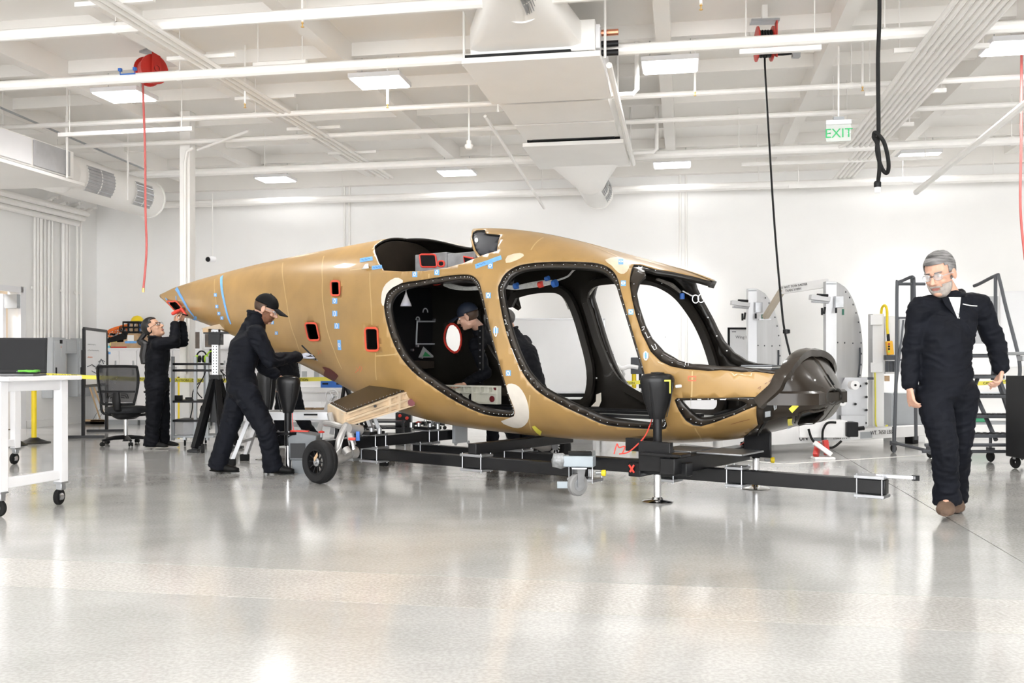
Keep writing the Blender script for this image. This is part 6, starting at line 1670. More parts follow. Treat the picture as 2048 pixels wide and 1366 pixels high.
for pts in ([(.1, .99), (.3, 1.02), (.45, .99)], [(.35, 1.0), (.55, .97), (.75, .96)], [(.3, .93), (.5, .89), (.8, .9)], [(.6, 1.06), (.75, 1.09), (.9, 1.06)], [(.65, 1.04), (.72, 1.1), (.85, 1.03)]):
    MB().tube([onb(*p) for p in pts], .006, 5).build('ink_line', INK, ea, world=True)
MB().prism([(0, 0), (.18, .07), (.42, .05), (.5, -.02), (.42, -.07), (.2, -.05)], onb(.45, .96), ed * .9, up, fo * .2).build('sketch_shape', INK, ea, world=True)
for z, l in ((1.3, .35), (1.22, .5), (1.12, .2)): 
    MB().tube([onb(.12 + l * k / 8, z + .012 * (k % 2)) for k in range(9)], .003, 4).build('ink_line', GREY if z > 1.15 else ORANGE, ea, world=True)
# office chair
def task_chair(label, loc, rot, grp='mesh office chairs'):
    t = thing('office_chair', label, 'chair', loc, rot, grp)
    mb = MB(); MB().lathe([(.001, .12), (.035, .12), (.035, .06), (.05, .05), (.001, .05)], (0, 0, 0), up, 16).build('base_hub', BLACKP, t)
    for k in range(5):
        a = 2 * PI * k / 5 + .3; d = V((math.cos(a), math.sin(a), 0))
        MB().tube([d * .03 + up * .10, d * .16 + up * .095, d * .31 + up * .075], [.028, .022, .016], 8).build('base_leg', BLACKP, t)
        c = d * .31; s = V((-d.y, d.x, 0))
        for sg in (-1, 1): MB().lathe([(.001, -.009), (.024, -.009), (.028, 0), (.024, .009), (.001, .009)], c + s * sg * .016 + up * .029, s, 14).build('caster_wheel', RUBBER, t)
        MB().ell(c + up * .04, (.018, .018, .022), nu=6, nv=10).build('caster_hood', BLACKP, t)
    MB().cyl((0, 0, .11), (0, 0, .36), .025, n=14).build('gas_lift', CHROME, t)
    MB().loft([((0, 0, .33), V((1, 0, 0)), V((0, 1, 0)), .10, .12), ((0, 0, .36), V((1, 0, 0)), V((0, 1, 0)), .16, .16), ((0, 0, .40), V((1, 0, 0)), V((0, 1, 0)), .18, .17)], 16).build('tilt_mechanism', BLACKP, t)
    R0 = [((0, .02, z), V((1, 0, 0)), V((0, 1, 0)), rx, ry) for z, rx, ry in ((.405, .20, .18), (.42, .255, .235), (.455, .265, .245), (.485, .25, .23), (.495, .20, .18))]
    MB().loft(R0, 28).build('seat', mat('dark_seat_fabric', (.02, .021, .024), .85, var=.2, scale=30), t, smooth=60)
    # backrest (behind, -y): frame, mesh, lumbar bar
    fr = [(-.21, .56), (-.255, .80), (-.25, .97), (-.20, 1.0), (.20, 1.0), (.25, .97), (.255, .80), (.21, .56), (.17, .53), (-.17, .53)]
    yb = lambda z: -.25 - .06 * max(0, z - .8) + .04 * math.cos((z - .75) * 4)
    MB().tube(smooth_pts([V((x, yb(z) , z)) for x, z in fr + fr[:1]], 4)[:-1], .017, 8, closed=True).build('back_frame', BLACKP, t)
    mb = MB(); mb.grid([[V((x * (.20 + .05 * min(1, (z - .55) * 3)), yb(z) + .012 * (1 - x * x), z)) for x in np.linspace(-1, 1, 12)] for z in np.linspace(.55, .99, 10)])
    mb.build('back_mesh', mat('black_mesh_fabric', (.03, .03, .032), .8, alpha=.86), t)
    MB().beam((-.21, yb(.68) - .01, .685), (.21, yb(.68) - .01, .685), .03, .025).build('lumbar_bar', BLACKP, t)
    for sg in (-1, 1):
        for k in range(3): MB().tube(smooth_pts([V((sg * .05, yb(.6) - .03, .655 - .02 * k)), V((sg * (.12 - .02 * k), yb(.6) - .02, .655 - .02 * k)), V((sg * (.14 - .025 * k), yb(.6) - .02, .60))], 4), .006, 5).build('lumbar_rib', BLACKP, t)
    MB().loft([((0, -.10, .38), V((1, 0, 0)), V((0, 1, 0)), .05, .03), ((0, -.24, .46), V((1, 0, 0)), V((0, 1, 0)), .05, .03), ((0, -.27, .58), V((1, 0, 0)), V((0, 1, 0)), .055, .025), ((0, -.265, .68), V((1, 0, 0)), V((0, 1, 0)), .04, .02)], 12).build('spine', BLACKP, t)
    for sg in (-1, 1):
        MB().tube(smooth_pts([V((sg * .12, 0, .38)), V((sg * .29, 0, .40)), V((sg * .32, -.01, .50)), V((sg * .31, -.02, .66))], 4), .017, 8).build('arm_post', BLACKP, t)
        MB().loft([((sg * .30, -.11, .675), V((1, 0, 0)), V((0, 0, 1)), .02, .012), ((sg * .30, -.08, .68), V((1, 0, 0)), V((0, 0, 1)), .04, .014), ((sg * .30, .10, .68), V((1, 0, 0)), V((0, 0, 1)), .042, .014), ((sg * .30, .13, .675), V((1, 0, 0)), V((0, 0, 1)), .02, .012)], 14).build('armrest', BLACKP, t)
    return t
c0 = G(252, 890); ch = task_chair('black mesh office chair seen from behind, beside the person at the tail', c0, -.05)
dup(ch, V((-1.36, 14.9, 0)), .8, 'black office chair whose star base shows under the hull')
# brooms
for i, (px, tx) in enumerate(((196, 176), (207, 184))):
    f = G(px + 4, 848); top = q(tx - 2, 757, 15.6); hd = f + up * .06
    t = thing('push_broom', ['push broom leaning behind the easel board, nearer the panels', 'push broom leaning behind the easel board, nearer the chair'][i], 'broom', f, 0, 'push brooms behind the easel board')
    MB().cyl(hd + up * .03, top, .013, n=8).build('handle', WOOD, t, world=True)
    MB().box(hd, (.5, .07, .035)).build('head', WOOD, t, world=True, bevel=.006)
    o = MB().box(f + up * .022, (.5, .06, .044)).build('bristles', BLACKP, t, world=True)
    for s in (-1, 1): MB().tube([hd + V((s * .11, -.03, .01)), hd + V((s * .05, -.02, .12)), hd + up * .19], .006, 5).build('brace_wire', STEEL, t, world=True)
# cabinets along the back wall
cabY = 16.2
def wallpt(px, Y): return (px - 1024) / FOC * Y
cab_lab = ['white cabinet under the orange cord tray', 'white cabinet under the black crate and cardboard box', 'white cabinet behind the person at the tail', 'white cabinet behind the shelf cart', 'white cabinet behind the perforated tail stand', 'white cabinet behind the capped man']
ax_ = wallpt(210, cabY); zt2 = 1.27
b_front = RD.dot(V((ax_, cabY, 0))) - .1
a_start = RA.dot(V((ax_, cabY, 0)))
for i in range(6):
    a0 = a_start + i * .66; a1 = a0 + .655
    t = thing('storage_cabinet', cab_lab[i], 'cabinet', RM((a0 + a1) / 2, b_front + .3, 0), 0, 'white cabinets along the back wall')
    rbox(MB(), a0, a1, b_front + .02, b_front + .6, .08, zt2).build('body', POWDER, t, world=True)
    rbox(MB(), a0 + .02, a1 - .02, b_front + .06, b_front + .58, 0, .08).build('plinth', GREY, t, world=True)
    for k in range(2):
        d0, d1 = (a0 + .006, (a0 + a1) / 2 - .003) if k == 0 else ((a0 + a1) / 2 + .003, a1 - .006)
        dr = rbox(MB(), d0, d1, b_front, b_front + .02, .1, zt2 - .02).build('door', POWDER, t, world=True, bevel=.003)
        hx = d1 - .05
        h = rbox(MB(), hx - .008, hx + .008, b_front - .03, b_front - .012, .85, 1.08).build('handle', GREY, dr); h.data.transform(WM[t].inverted())
    if i == 0: rbox(MB(), a0 + .05, a0 + .17, b_front - .002, b_front, 1.19, 1.23).build('blue_tape_label', BTAPE, t, world=True)
ct = rbox(MB(), a_start - .01, a_start + 3.97, b_front - .01, b_front + .62, zt2, zt2 + .025)
one(ct, 'countertop', POWDER, 'long white countertop across the white cabinets', 'countertop', RM(a_start + 2, b_front + .3, zt2), smooth=0)
zc_ = zt2 + .027
def onc(px, b=.3):
    a = None; Y = cabY + .2; p = V((wallpt(px, Y), Y, 0)); return RM(RA.dot(p), b_front + b, zc_)
# tray with orange cords, box, crate
p = onc(247); t = thing('cord_tray', 'red and black tray heaped with orange and black cords on the countertop', 'tray', p, -YAW)
MB().box((.03, 0, .05), (.30, .3, .10)).build('lower_tray', CARD, t, bevel=.004); MB().box((.03, -.151, .012), (.30, .004, .024)).build('red_edge', RED, t)
mb = MB(); mb.prism([(-.22, .0), (.18, .0), (.22, .14), (-.26, .06)], (0, .15, .12), (1, 0, .15), (0, 0, 1), (0, -.3, 0)); mb.build('upper_tray', BLACKP, t, bevel=.004)
for k in range(26):
    c = V((random.uniform(-.2, .2), random.uniform(-.14, .1), 0)); c.z = .22 + .15 * c.x + random.uniform(0, .10); r = random.uniform(.04, .09)
    R = Matrix.Rotation(random.uniform(0, 3), 3, 'Z') @ Matrix.Rotation(random.uniform(.3, 1.5), 3, 'X')
    m = [ORANGE, BLACKP, PAPER, BLACKP, ORANGE, GREY][k % 6]
    MB().tube([c + R @ V((r * math.cos(a), r * .6 * math.sin(a), .01 * math.sin(3 * a))) for a in np.linspace(0, 2 * PI, 13)[:-1]], .009, 5, closed=True).build('cord_loop', m, t)
MB().tube(smooth_pts([V((-.27, -.05, .22)), V((-.2, -.05, .30)), V((-.02, -.03, .36)), V((.12, -.02, .39))], 5), .03, 8).build('orange_hose', ORANGE, t)
p = onc(277); t = thing('cardboard_box', 'cardboard box with a white label and blue tape on the countertop', 'box', p, -YAW)
MB().box((0, 0, .125), (.27, .3, .25)).build('carton', CARD, t, bevel=.004); MB().box((0, -.151, .17), (.12, .003, .10)).build('shipping_label', PAPER, t); MB().box((0, -.1515, .10), (.22, .003, .04)).build('blue_tape', BTAPE, t)
t = thing('milk_crate', 'black open crate stacked on the cardboard box', 'crate', p + up * .251, -YAW)
MB().box((0, 0, .006), (.30, .3, .012)).build('crate_floor', BLACKP, t)
for s in (-1, 1):
    for z in (.02, .10, .19): MB().box((0, s * .145, z), (.30, .012, .03)).build('crate_rail', BLACKP, t); MB().box((s * .145, 0, z), (.012, .3, .03)).build('crate_rail', BLACKP, t)
    for x in (-.145, -.05, .05, .145): MB().box((x, s * .145, .1), (.02, .012, .2)).build('crate_slat', BLACKP, t)
for k in range(6): MB().box((random.uniform(-.1, .1), random.uniform(-.12, .0), .09), (.05, .04, .15), Matrix.Rotation(random.uniform(-.5, .5), 3, 'Y')).build('packed_part', [CARD, GREY, BLUE][k % 3], t)
t = thing('hard_hat', 'yellow hard hat lying on top of the black crate', 'helmet', p + up * .455 + RA * .03)
MB().lathe([(.115, 0), (.105, .01), (.095, .05), (.06, .09), (.001, .105)], (0, 0, 0), up, 20).build('shell', YELLOW, t); MB().box((0, -.11, .005), (.12, .06, .008)).build('brim', YELLOW, t)
t = thing('paper_stack', 'cyan and yellow papers beside the cord tray', 'papers', onc(229, .15))
MB().box((-.04, 0, .02), (.12, .1, .04), Matrix.Rotation(.2, 3, 'Z')).build('cyan_paper', mat('cyan_paper', (.2, .6, .75), .7), t); MB().box((.06, .02, .07), (.11, .004, .15), Matrix.Rotation(.3, 3, 'Y')).build('yellow_paper', mat('yellow_paper', (.85, .75, .25), .7), t)
# monitors on a stand, shelf cart
def monitor(px0, px1, y0, y1, Y, label, m=SCREEN, back=False):
    a, b = q(px0, y0, Y), q(px1, y1, Y); c = (a + b) / 2; w, h = b.x - a.x, a.z - b.z
    t = thing('monitor', label, 'monitor', c, -YAW * .5)
    MB().box((0, .02, 0), (w + .06, .04, h + .06)).build('housing', POWDER if not back else DGREY, t, bevel=.008)
    MB().box((0, -.002, 0), (w, .006, h)).build('screen', m, t)
    MB().cyl((0, .06, -h / 2 - .25), (0, .06, 0), .02, n=10).build('stem', BLACK, t)
    return t
SCB = mat('screen_painted_reflection', (.07, .045, .03), .25, var=.6, scale=5)  # mottled brown stands in for shelves reflected in the screen
SY = 12.4
CT = thing('shelf_cart', 'grey wheeled shelf cart with black shelves and a white tub, behind the tail stand', 'cart', G(370, 888))
fY = 11.9
x0, x1 = wallpt(346, fY), wallpt(428, fY)
for x in (wallpt(391, fY), wallpt(420, fY + .1), x0):
    for dy in ((0, .38) if x != x0 else (0,)): MB().box((x, fY + dy, .60), (.035, .035, 1.05)).build('post', GREY, CT, world=True)
for z, m in ((1.03, BLACKP), (.95, BLACKP), (.56, BLACKP), (.32, BLACKP), (.12, GREY)):
    MB().box(((x0 + x1) / 2, fY + .19, z), (x1 - x0, .42, .028)).build('shelf', m, CT, world=True, bevel=.003)
for x in (x0 + .15, wallpt(391, fY)):
    for dy in (0, .4):
        MB().lathe([(.001, -.012), (.04, -.012), (.045, 0), (.04, .012), (.001, .012)], (x, fY + dy, .046), (1, .3, 0), 16).build('caster_wheel', RUBBER, CT, world=True); MB().box((x, fY + dy, .09), (.03, .05, .04)).build('caster_fork', STEEL, CT, world=True)
for k, (xa, za, zb3) in enumerate(((.05, 1.0, .6), (.15, .9, .2), (.3, 1.05, .4), (.42, .95, .3), (-.1, .8, .35))):
    MB().tube(smooth_pts([V((wallpt(391, fY) + xa * .5, fY + .3, za)), V((wallpt(391, fY) + xa, fY + .2, (za + zb3) / 2 + .1)), V((wallpt(391, fY) + xa * .4 - .05, fY + .15, (za + zb3) / 2 - .1)), V((wallpt(391, fY) + xa, fY + .1, zb3))], 5), .007, 5).build('cable', BLACKP, CT, world=True)
t = thing('storage_tub', 'translucent white tub on the bottom shelf of the cart', 'tub', V((wallpt(366, fY), fY + .2, .135)))
MB().loft([((0, 0, 0), V((1, 0, 0)), V((0, 1, 0)), .17, .15), ((0, 0, .02), V((1, 0, 0)), V((0, 1, 0)), .185, .165), ((0, 0, .165), V((1, 0, 0)), V((0, 1, 0)), .20, .18)], 4).build('tub_body', mat('tub_plastic', (.75, .75, .77), .4, alpha=.8), t)
t = thing('power_adapter', 'black power adapter on the middle shelf of the cart', 'adapter', V((wallpt(350, fY), fY + .1, .575)))
MB().box((0, 0, .03), (.11, .06, .06)).build('brick_body', BLACKP, t, bevel=.004); MB().box((.14, .0, .02), (.08, .05, .03)).build('brick_body', BLACKP, t, bevel=.004)
for i, px in enumerate((398, 419)):
    t = thing('ear_muffs', ['lime green ear muffs on the cart, nearer the monitor with the brown screen', 'lime green ear muffs on the cart, nearer the perforated stand'][i], 'headset', V((wallpt(px, fY), fY + .1, 1.045)), .3 * i)
    for s in (-1, 1): MB().ell((s * .06, 0, .05), (.03, .045, .05)).build('ear_cup', GREEN, t); MB().lathe([(.045, 0), (.045, .02), (.02, .022)], (s * .035, 0, .05), (-s, 0, 0), 14).build('cushion', BLACKP, t)
    MB().tube([V((.065 * math.cos(a), .0, .06 + .09 * math.sin(a))) for a in np.linspace(0, PI, 12)], .010, 6).build('headband', GREEN if i else BLACKP, t)
monitor(352, 400, 664, 697, 14.0, 'white framed monitor with brown painted reflections on its screen behind the raised arms', SCB)
monitor(410, 427, 668, 694, 13.6, 'white framed small monitor half hidden by the tail stand', SCB)
dk = thing('standing_desk', 'white narrow desk carrying the two monitors behind the cart', 'desk', V((wallpt(395, 13.9), 13.9, 0)))
MB().box((0, 0, 1.0), (.9, .5, .03)).build('desktop', POWDER, dk, bevel=.004)
for s in (-1, 1): MB().box((s * .4, 0, .5), (.05, .4, 1.0)).build('leg', POWDER, dk); 
# tail support stand
ts0 = G(432, 900); ts0.y = 11.3; ts0.x = wallpt(432, 11.3); ts0.z = 0
t = thing('tail_stand', 'black tripod stand with perforated post and wooden block under the hull tail', 'stand', ts0)
ztop = q(1, 661, 11.3).z
MB().box((0, 0, 1.16), (.08, .08, .60)).build('perforated_post', ALU, t, bevel=.003)
mb = MB()
for k in range(16):
    for s in (-.018, .018): mb.box((s, -.0405, .90 + k * .034), (.010, .002, .014))
o = mb.build('post_holes', SCREEN, t); o['kind'] = 'stuff'
MB().box((0, 0, .62), (.11, .11, .56)).build('outer_tube', BLACK, t, bevel=.004); MB().box((0, 0, .875), (.12, .12, .06)).build('collar', BLACKP, t, bevel=.004)
for a in (-2.2, -1.0, .9, 2.6):
    d = V((math.cos(a), math.sin(a), 0)); MB().beam(d * .04 + up * .85, d * .30 + up * .05, .07, .06).build('leg', BLACK, t, bevel=.004); MB().box(d * .31 + up * .02, (.12, .10, .03)).build('foot', BLACK, t)
MB().lathe([(.001, -.02), (.05, -.02), (.055, 0), (.05, .02), (.001, .02)], (-.05, -.33, .056), (1, .3, 0), 16).build('transport_wheel', RUBBER, t)
MB().box((0, 0, ztop - .10), (.14, .14, .14)).build('jack_head', BLACK, t, bevel=.004); MB().box((.05, 0, ztop - .03), (.34, .2, .02)).build('top_plate', BLACK, t)
MB().box((-.09, -.06, ztop + .0), (.07, .1, .05)).build('wooden_block', WOOD, t, bevel=.004)
mb = MB(); mb.prism([(-.14, 0), (.34, -.02), (.34, .05), (.10, .06)], (0, -.12, ztop + .02), (1, 0, 0), up, (0, .3, 0)); mb.build('foam_cradle', mat('tan_foam', (.55, .45, .33), .9), t)
# aluminium work platform
pt = thing('work_platform', 'low aluminium work platform behind the capped man and the main wheel', 'platform', V((wallpt(610, 9.95), 9.95, 0)))
za = q(1, 832, 9.7).z
xa, xb = wallpt(492, 9.7), wallpt(742, 9.7)
for dy in (-.2, .2):
    MB().box(((xa + xb) / 2, 9.9 + dy, za), (xb - xa, .03, .085)).build('side_rail', ALU, pt, world=True, bevel=.004)
    for x, sx in ((xa + .04, -1), (xb - .04, 1)):
        MB().beam((x, 9.9 + dy, za), (x + sx * .17, 9.9 + dy * 1.25, .05), .05, .04).build('leg', ALU, pt, world=True, bevel=.003)
        MB().box((x + sx * .18, 9.9 + dy * 1.25, .035), (.09, .07, .07)).build('rubber_foot', RUBBER, pt, world=True, bevel=.006)
MB().box(((xa + xb) / 2, 9.9, za + .035), (xb - xa, .38, .012)).build('deck', ALU, pt, world=True)
for x, sx in ((xa + .04, -1), (xb - .04, 1)): MB().beam((x + sx * .1, 9.68, .24), (x + sx * .1, 10.12, .24), .05, .03).build('rung', ALU, pt, world=True)
MB().box((wallpt(622, 9.7), 9.683, za + .015), (.14, .002, .018)).build('warning_label', BLACKP, pt, world=True); MB().box((wallpt(622, 9.7), 9.683, za - .012), (.14, .002, .02)).build('warning_label', PAPER, pt, world=True)
# white machine bench behind it
wbt = thing('machine_bench', 'white bench with slanted frame and a hand wheel behind the work platform', 'bench', V((wallpt(640, 13), 13.0, 0)))
xa, xb = wallpt(545, 13), wallpt(740, 13)
MB().box(((xa + xb) / 2, 13.2, .68), (xb - xa, .7, .05)).build('top', POWDER, wbt, world=True, bevel=.004)
MB().box(((xa + xb) / 2, 12.9, .58), (xb - xa - .1, .05, .12)).build('apron', POWDER, wbt, world=True)
for x in (xa + .1, wallpt(650, 13), xb - .1):
    MB().beam((x + .12, 12.9, .62), (x - .1, 12.9, .03), .09, .06).build('frame_leg', POWDER, wbt, world=True); MB().beam((x + .1, 13.5, .62), (x, 13.5, .03), .08, .06).build('frame_leg', POWDER, wbt, world=True)
MB().box(((xa + xb) / 2, 13.2, .25), (xb - xa - .1, .5, .03)).build('shelf', POWDER, wbt, world=True)
hw = q(664, 792, 12.7)
MB().tube([hw + V((.085 * math.cos(a), 0, .085 * math.sin(a))) for a in np.linspace(0, 2 * PI, 21)[:-1]], .011, 6, closed=True).build('hand_wheel', POWDER, wbt, world=True)
for a in (0, 2.1, 4.2): MB().cyl(hw, hw + V((.085 * math.cos(a), 0, .085 * math.sin(a))), .008, n=6).build('wheel_spoke', POWDER, wbt, world=True)
MB().cyl(hw, hw + V((0, .2, 0)), .02, n=8).build('wheel_shaft', STEEL, wbt, world=True)
for i, (px, py0, py1, w, m, nm, lab) in enumerate(((668, 762, 776, .32, BLUE, 'parts_bin', 'blue parts bin on the white machine bench'), (625, 730, 776, .28, POWDER, 'test_unit', 'white test unit on the bench behind the walking person'), (700, 748, 776, .18, POWDER, 'test_unit', 'small white unit on the bench beside the blue bin'))):
    b = q(px, py1, 13.1); h = q(px, py0, 13.1).z - .706
    t = thing(nm, lab, 'bin' if i == 0 else 'device', V((b.x, 13.1, .706)))
    MB().box((0, 0, h / 2), (w, .25, h)).build('body', m, t, bevel=.005)
    for k in (-.3, .3): MB().box((k * w, -.127, h * .6), (w * .25, .004, h * .25)).build('panel_slot', BLACKP if i == 0 else GREY, t)
for i, px in enumerate((612, 640)):
    t = thing('cardboard_box', ['brown box on the bench shelf behind the padded jack', 'brown box on the bench shelf beside the hand wheel'][i], 'box', V((wallpt(px, 13.1), 13.15, .266)))
    MB().box((0, 0, .08), (.17, .2, .15)).build('carton', CARD, t, bevel=.004); MB().box((0, -.101, .08), (.05, .002, .15)).build('packing_tape', CARD, t)
tp = thing('tripod', 'black tripod with a round yellow head at the end of the caution tape', 'tripod', V((wallpt(692, 12.35), 12.35, 0)))
hd = q(689, 759, 12.35)
for s in ((-.05, -.1), (.16, -.05), (.08, .25)): MB().beam(hd + V((.01, 0, -.01)), V((hd.x + s[0] * 2, hd.y + s[1], .02)), .045, .03).build('leg', BLACK, tp, world=True)
MB().lathe([(.001, -.02), (.045, -.02), (.045, .02), (.001, .02)], hd, (0, 1, 0), 20).build('head_disc', YELLOW, tp, world=True)
tb = thing('tripod', 'black and yellow support leg showing under the hull above the stub wing', 'tripod', V((wallpt(715, 12.6), 12.6, 0)))
MB().beam(q(714, 772, 12.6), V((wallpt(706, 12.6), 12.6, 0.02)), .06, .04).build('leg', YELLOW, tb, world=True); MB().beam(q(716, 775, 12.6), V((wallpt(735, 12.6), 12.9, 0.02)), .06, .04).build('leg', BLACK, tb, world=True)
# low black frames seen under the hull
fr = thing('parts_rack', 'low black steel parts rack seen under the hull behind the stub wing', 'rack', V((wallpt(745, 12.2), 12.2, 0)))
for z in (.30, .22, .12): MB().box((wallpt(745, 12.2), 12.2, z), (.85, .5, .02)).build('shelf', BLACK, fr, world=True)
for x in (-.42, .42):
    for y in (-.24, .24): MB().box((wallpt(745, 12.2) + x, 12.2 + y, .16), (.03, .03, .32)).build('post', BLACK, fr, world=True)
bx = thing('control_box', 'black control box with red knobs seen under the hull', 'box', V((wallpt(808, 12.4), 12.4, 0)))
MB().box((0, 0, .20), (.2, .2, .40)).build('cabinet', BLACK, bx, bevel=.006)
for dx, z in ((-.04, .36), (.05, .33), (.0, .28)): MB().lathe([(.001, 0), (.022, 0), (.022, .02), (.001, .025)], (dx, -.1, z), (0, -1, 0), 12).build('knob', REDP, bx)
# rolling whiteboard and black drawers behind the doorways
wy = 14.6
x0, x1 = wallpt(985, wy), wallpt(1208, wy); z0, z1 = q(1, 785, wy).z, q(1, 638, wy).z
t = thing('rolling_whiteboard', 'large blank rolling whiteboard seen through the doorways of the fuselage', 'whiteboard', V(((x0 + x1) / 2, wy, 0)))
MB().box(((x0 + x1) / 2, wy, (z0 + z1) / 2), (x1 - x0, .025, z1 - z0)).build('writing_surface', BOARD, t, world=True)
for z in (z0, z1): MB().box(((x0 + x1) / 2, wy, z), (x1 - x0 + .03, .04, .025)).build('frame_rail', ALU, t, world=True)
for x in (x0, x1):
    MB().box((x, wy, (z0 + z1) / 2), (.025, .04, z1 - z0)).build('frame_rail', ALU, t, world=True); MB().box((x, wy + .04, .55), (.04, .04, 1.1)).build('upright', POWDER, t, world=True); MB().box((x, wy, .06), (.05, .6, .05)).build('foot', POWDER, t, world=True)
MB().box(((x0 + x1) / 2, wy - .06, q(1, 796, wy).z), (x1 - x0, .1, .03)).build('pen_tray', POWDER, t, world=True)
MB().box((wallpt(1110, wy), wy - .05, .45), (.03, .03, .35)).build('tray_post', POWDER, t, world=True); MB().beam((wallpt(1173, wy), wy - .05, .5), (wallpt(1192, wy), wy - .05, .33), .035, .03).build('tray_brace', POWDER, t, world=True)
t = thing('drawer_cabinet', 'low black drawer cabinet under the rolling whiteboard', 'cabinet', V(((x0 + x1) / 2 + .1, wy + .32, 0)))
MB().box((0, 0.1, .3), (1.5, .3, .60)).build('body', BLACK, t, bevel=.005)
for k in range(4):
    d = MB().box((0, -.055, .10 + .14 * k), (1.46, .015, .125)).build('drawer', BLACKP, t, bevel=.003)
    MB().box((0, -.068, .155 + .14 * k), (1.3, .012, .012)).build('drawer_handle', STEEL, d)
# desk with monitor and arm seen through the front doorway
dy = 13.6
t = thing('desk', 'grey topped desk seen through the front doorway behind the yellow post', 'desk', V((wallpt(1262, dy), dy, 0)))
zt3 = q(1, 778, dy).z
MB().box((0, 0, zt3), (1.1, .6, .03)).build('desktop', ALU, t, bevel=.004)
for x in (-.5, .5):
    for y in (-.25, .25): MB().box((x, y, zt3 / 2), (.05, .05, zt3)).build('leg', ALU, t)
MB().box((.32, 0, zt3 / 2), (.3, .5, zt3 - .04)).build('pedestal', GREY, t, bevel=.004)
monitor(1266, 1296, 719, 744, 13.5, 'dark grey monitor seen from behind through the front doorway', DGREY, True)
t = thing('monitor_mount', 'pale jointed monitor arm beside the dark grey monitor', 'arm', q(1240, 770, 13.5))
MB().tube(smooth_pts([q(1215, 731, 13.5), q(1230, 729, 13.5), q(1243, 737, 13.5), q(1258, 733, 13.5), q(1276, 735, 13.5)], 4), .03, 8).build('upper_arm', POWDER, t, world=True)
MB().tube([q(1243, 737, 13.5), q(1248, 748, 13.5), q(1241, 770, 13.5), q(1241, 777, 13.5)], .02, 8).build('lower_arm', ALU, t, world=True)
t = thing('printer', 'white and black upright device standing on the desk in the doorway', 'device', q(1220, 775, 13.6))
MB().box((0, 0, .18), (.16, .2, .3)).build('lower_housing', BLACKP, t, bevel=.006); MB().box((.0, 0, .42), (.1, .12, .2)).build('upper_housing', POWDER, t, bevel=.006); MB().box((.02, -.061, .42), (.05, .004, .12)).build('display', DGREY, t)
# ---------------------------------------------------------------- wing rotation fixture
WX = thing('rotation_fixture', 'white and aluminium rotation fixture with two big D-shaped plates behind the nose', 'fixture', V((wallpt(1640, 12), 12.0, 0)))
BLKT = mat('black_stencil', (.02, .02, .02), .6)
MATT = mat('matt_white_paint', (.84, .84, .84), .5, var=.02)
def dplate(px_l, px_m, px_r, y0, y1, Y, hd):
    "D-shaped plate: straight edge at px_l, bulging to px_r; hd = horizontal direction of its plane"
    top, bot = q(px_m, y0, Y), q(px_m, y1, Y); cz = (top.z + bot.z) / 2; H = (top.z - bot.z) / 2
    X = (px_r - px_m) / FOC * Y / (hd.x - hd.y * (px_r - 1024) / FOC)          # width along hd
    n = V((hd.y, -hd.x, 0)); o = V((top.x, Y, cz))
    poly = [(0, H), (X * .12, H * .985)] + [(X * math.cos(a), H * math.sin(a)) for a in np.linspace(1.25, -1.25, 26)] + [(0, -H)]
    MB().prism(poly, o, hd, up, n * -.03).build('arc_plate', ALU, WX, world=True, bevel=.003)
    # column on the straight edge
    wl_ = (px_m - px_l) / FOC * Y
    MB().box((o.x - wl_ / 2, Y + .02, cz), (wl_, .10, 2 * H)).build('edge_column', ALU, WX, world=True, bevel=.004)
    MB().box((o.x - wl_ / 2, Y - .032, top.z - .03), (wl_ * .9, .006, .02)).build('column_cap', GREY, WX, world=True)
    # groove and bolts
    MB().tube([o + hd * (X * .86 * math.cos(a)) + up * (H * .9 * math.sin(a)) + n * .004 for a in np.linspace(.10, -.95, 16)], .016, 6).build('arc_slot', DGREY, WX, world=True)
    mb = MB()
    for k in range(15):
        a = 1.2 - 2.4 * k / 14; p = o + hd * (X * .93 * math.cos(a)) + up * (H * .94 * math.sin(a)); mb.cyl(p, p + n * .008, .011, n=8)
    for u in (.05, .3, .6):
        for v in (.15, -.45): p = o + hd * X * u + up * H * v; mb.cyl(p, p + n * .008, .010, n=8)
    b = mb.build('bolts', DGREY, WX, world=True); b['kind'] = 'stuff'
    return o, X, H
hd = V((.62, .78, 0)).normalized()
Y2, Y1 = 11.6, 13.1
o2, X2, H2 = dplate(1650, 1672, 1726, 563, 850, Y2, hd)
o1, X1, H1 = dplate(1495, 1513, 1563, 577, 845, Y1, hd)
def clamp_set(px, py, Y, s=1.0):
    MB().beam(q(px, py, Y - .1), q(px + 38 * s, py + 5, Y - .06), .07, .06).build('clamp_arm', ALU, WX, world=True, bevel=.004)
    MB().beam(q(px + 4, py + 9, Y - .1), q(px + 36 * s, py + 11, Y - .06), .05, .025).build('clamp_jaw', STEEL, WX, world=True, bevel=.003)
    MB().cyl(q(px + 14, py - 4, Y - .1), q(px + 36 * s, py - 3, Y - .1), .018, n=8).build('clamp_screw', BLACKP, WX, world=True)
    MB().box(q(px + 58 * s, py + 10, Y - .08), (.10, .05, .14)).build('clamp_block', STEEL, WX, world=True, bevel=.004)
    for a, b in (((30, 20), (28, 34)), ((24, 22), (24, 36)), ((52, 22), (52, 32)), ((66, 24), (66, 36))):
        MB().cyl(q(px + a[0] * s, py + a[1], Y - .1), q(px + b[0] * s, py + b[1], Y - .1), .014, n=8).build('clamp_handle', BLACKP if a[0] != 66 else mat('dark_green_grip', (.02, .12, .08), .5), WX, world=True)
clamp_set(1462, 605, Y1, .95); clamp_set(1620, 594, Y2, 1.0)
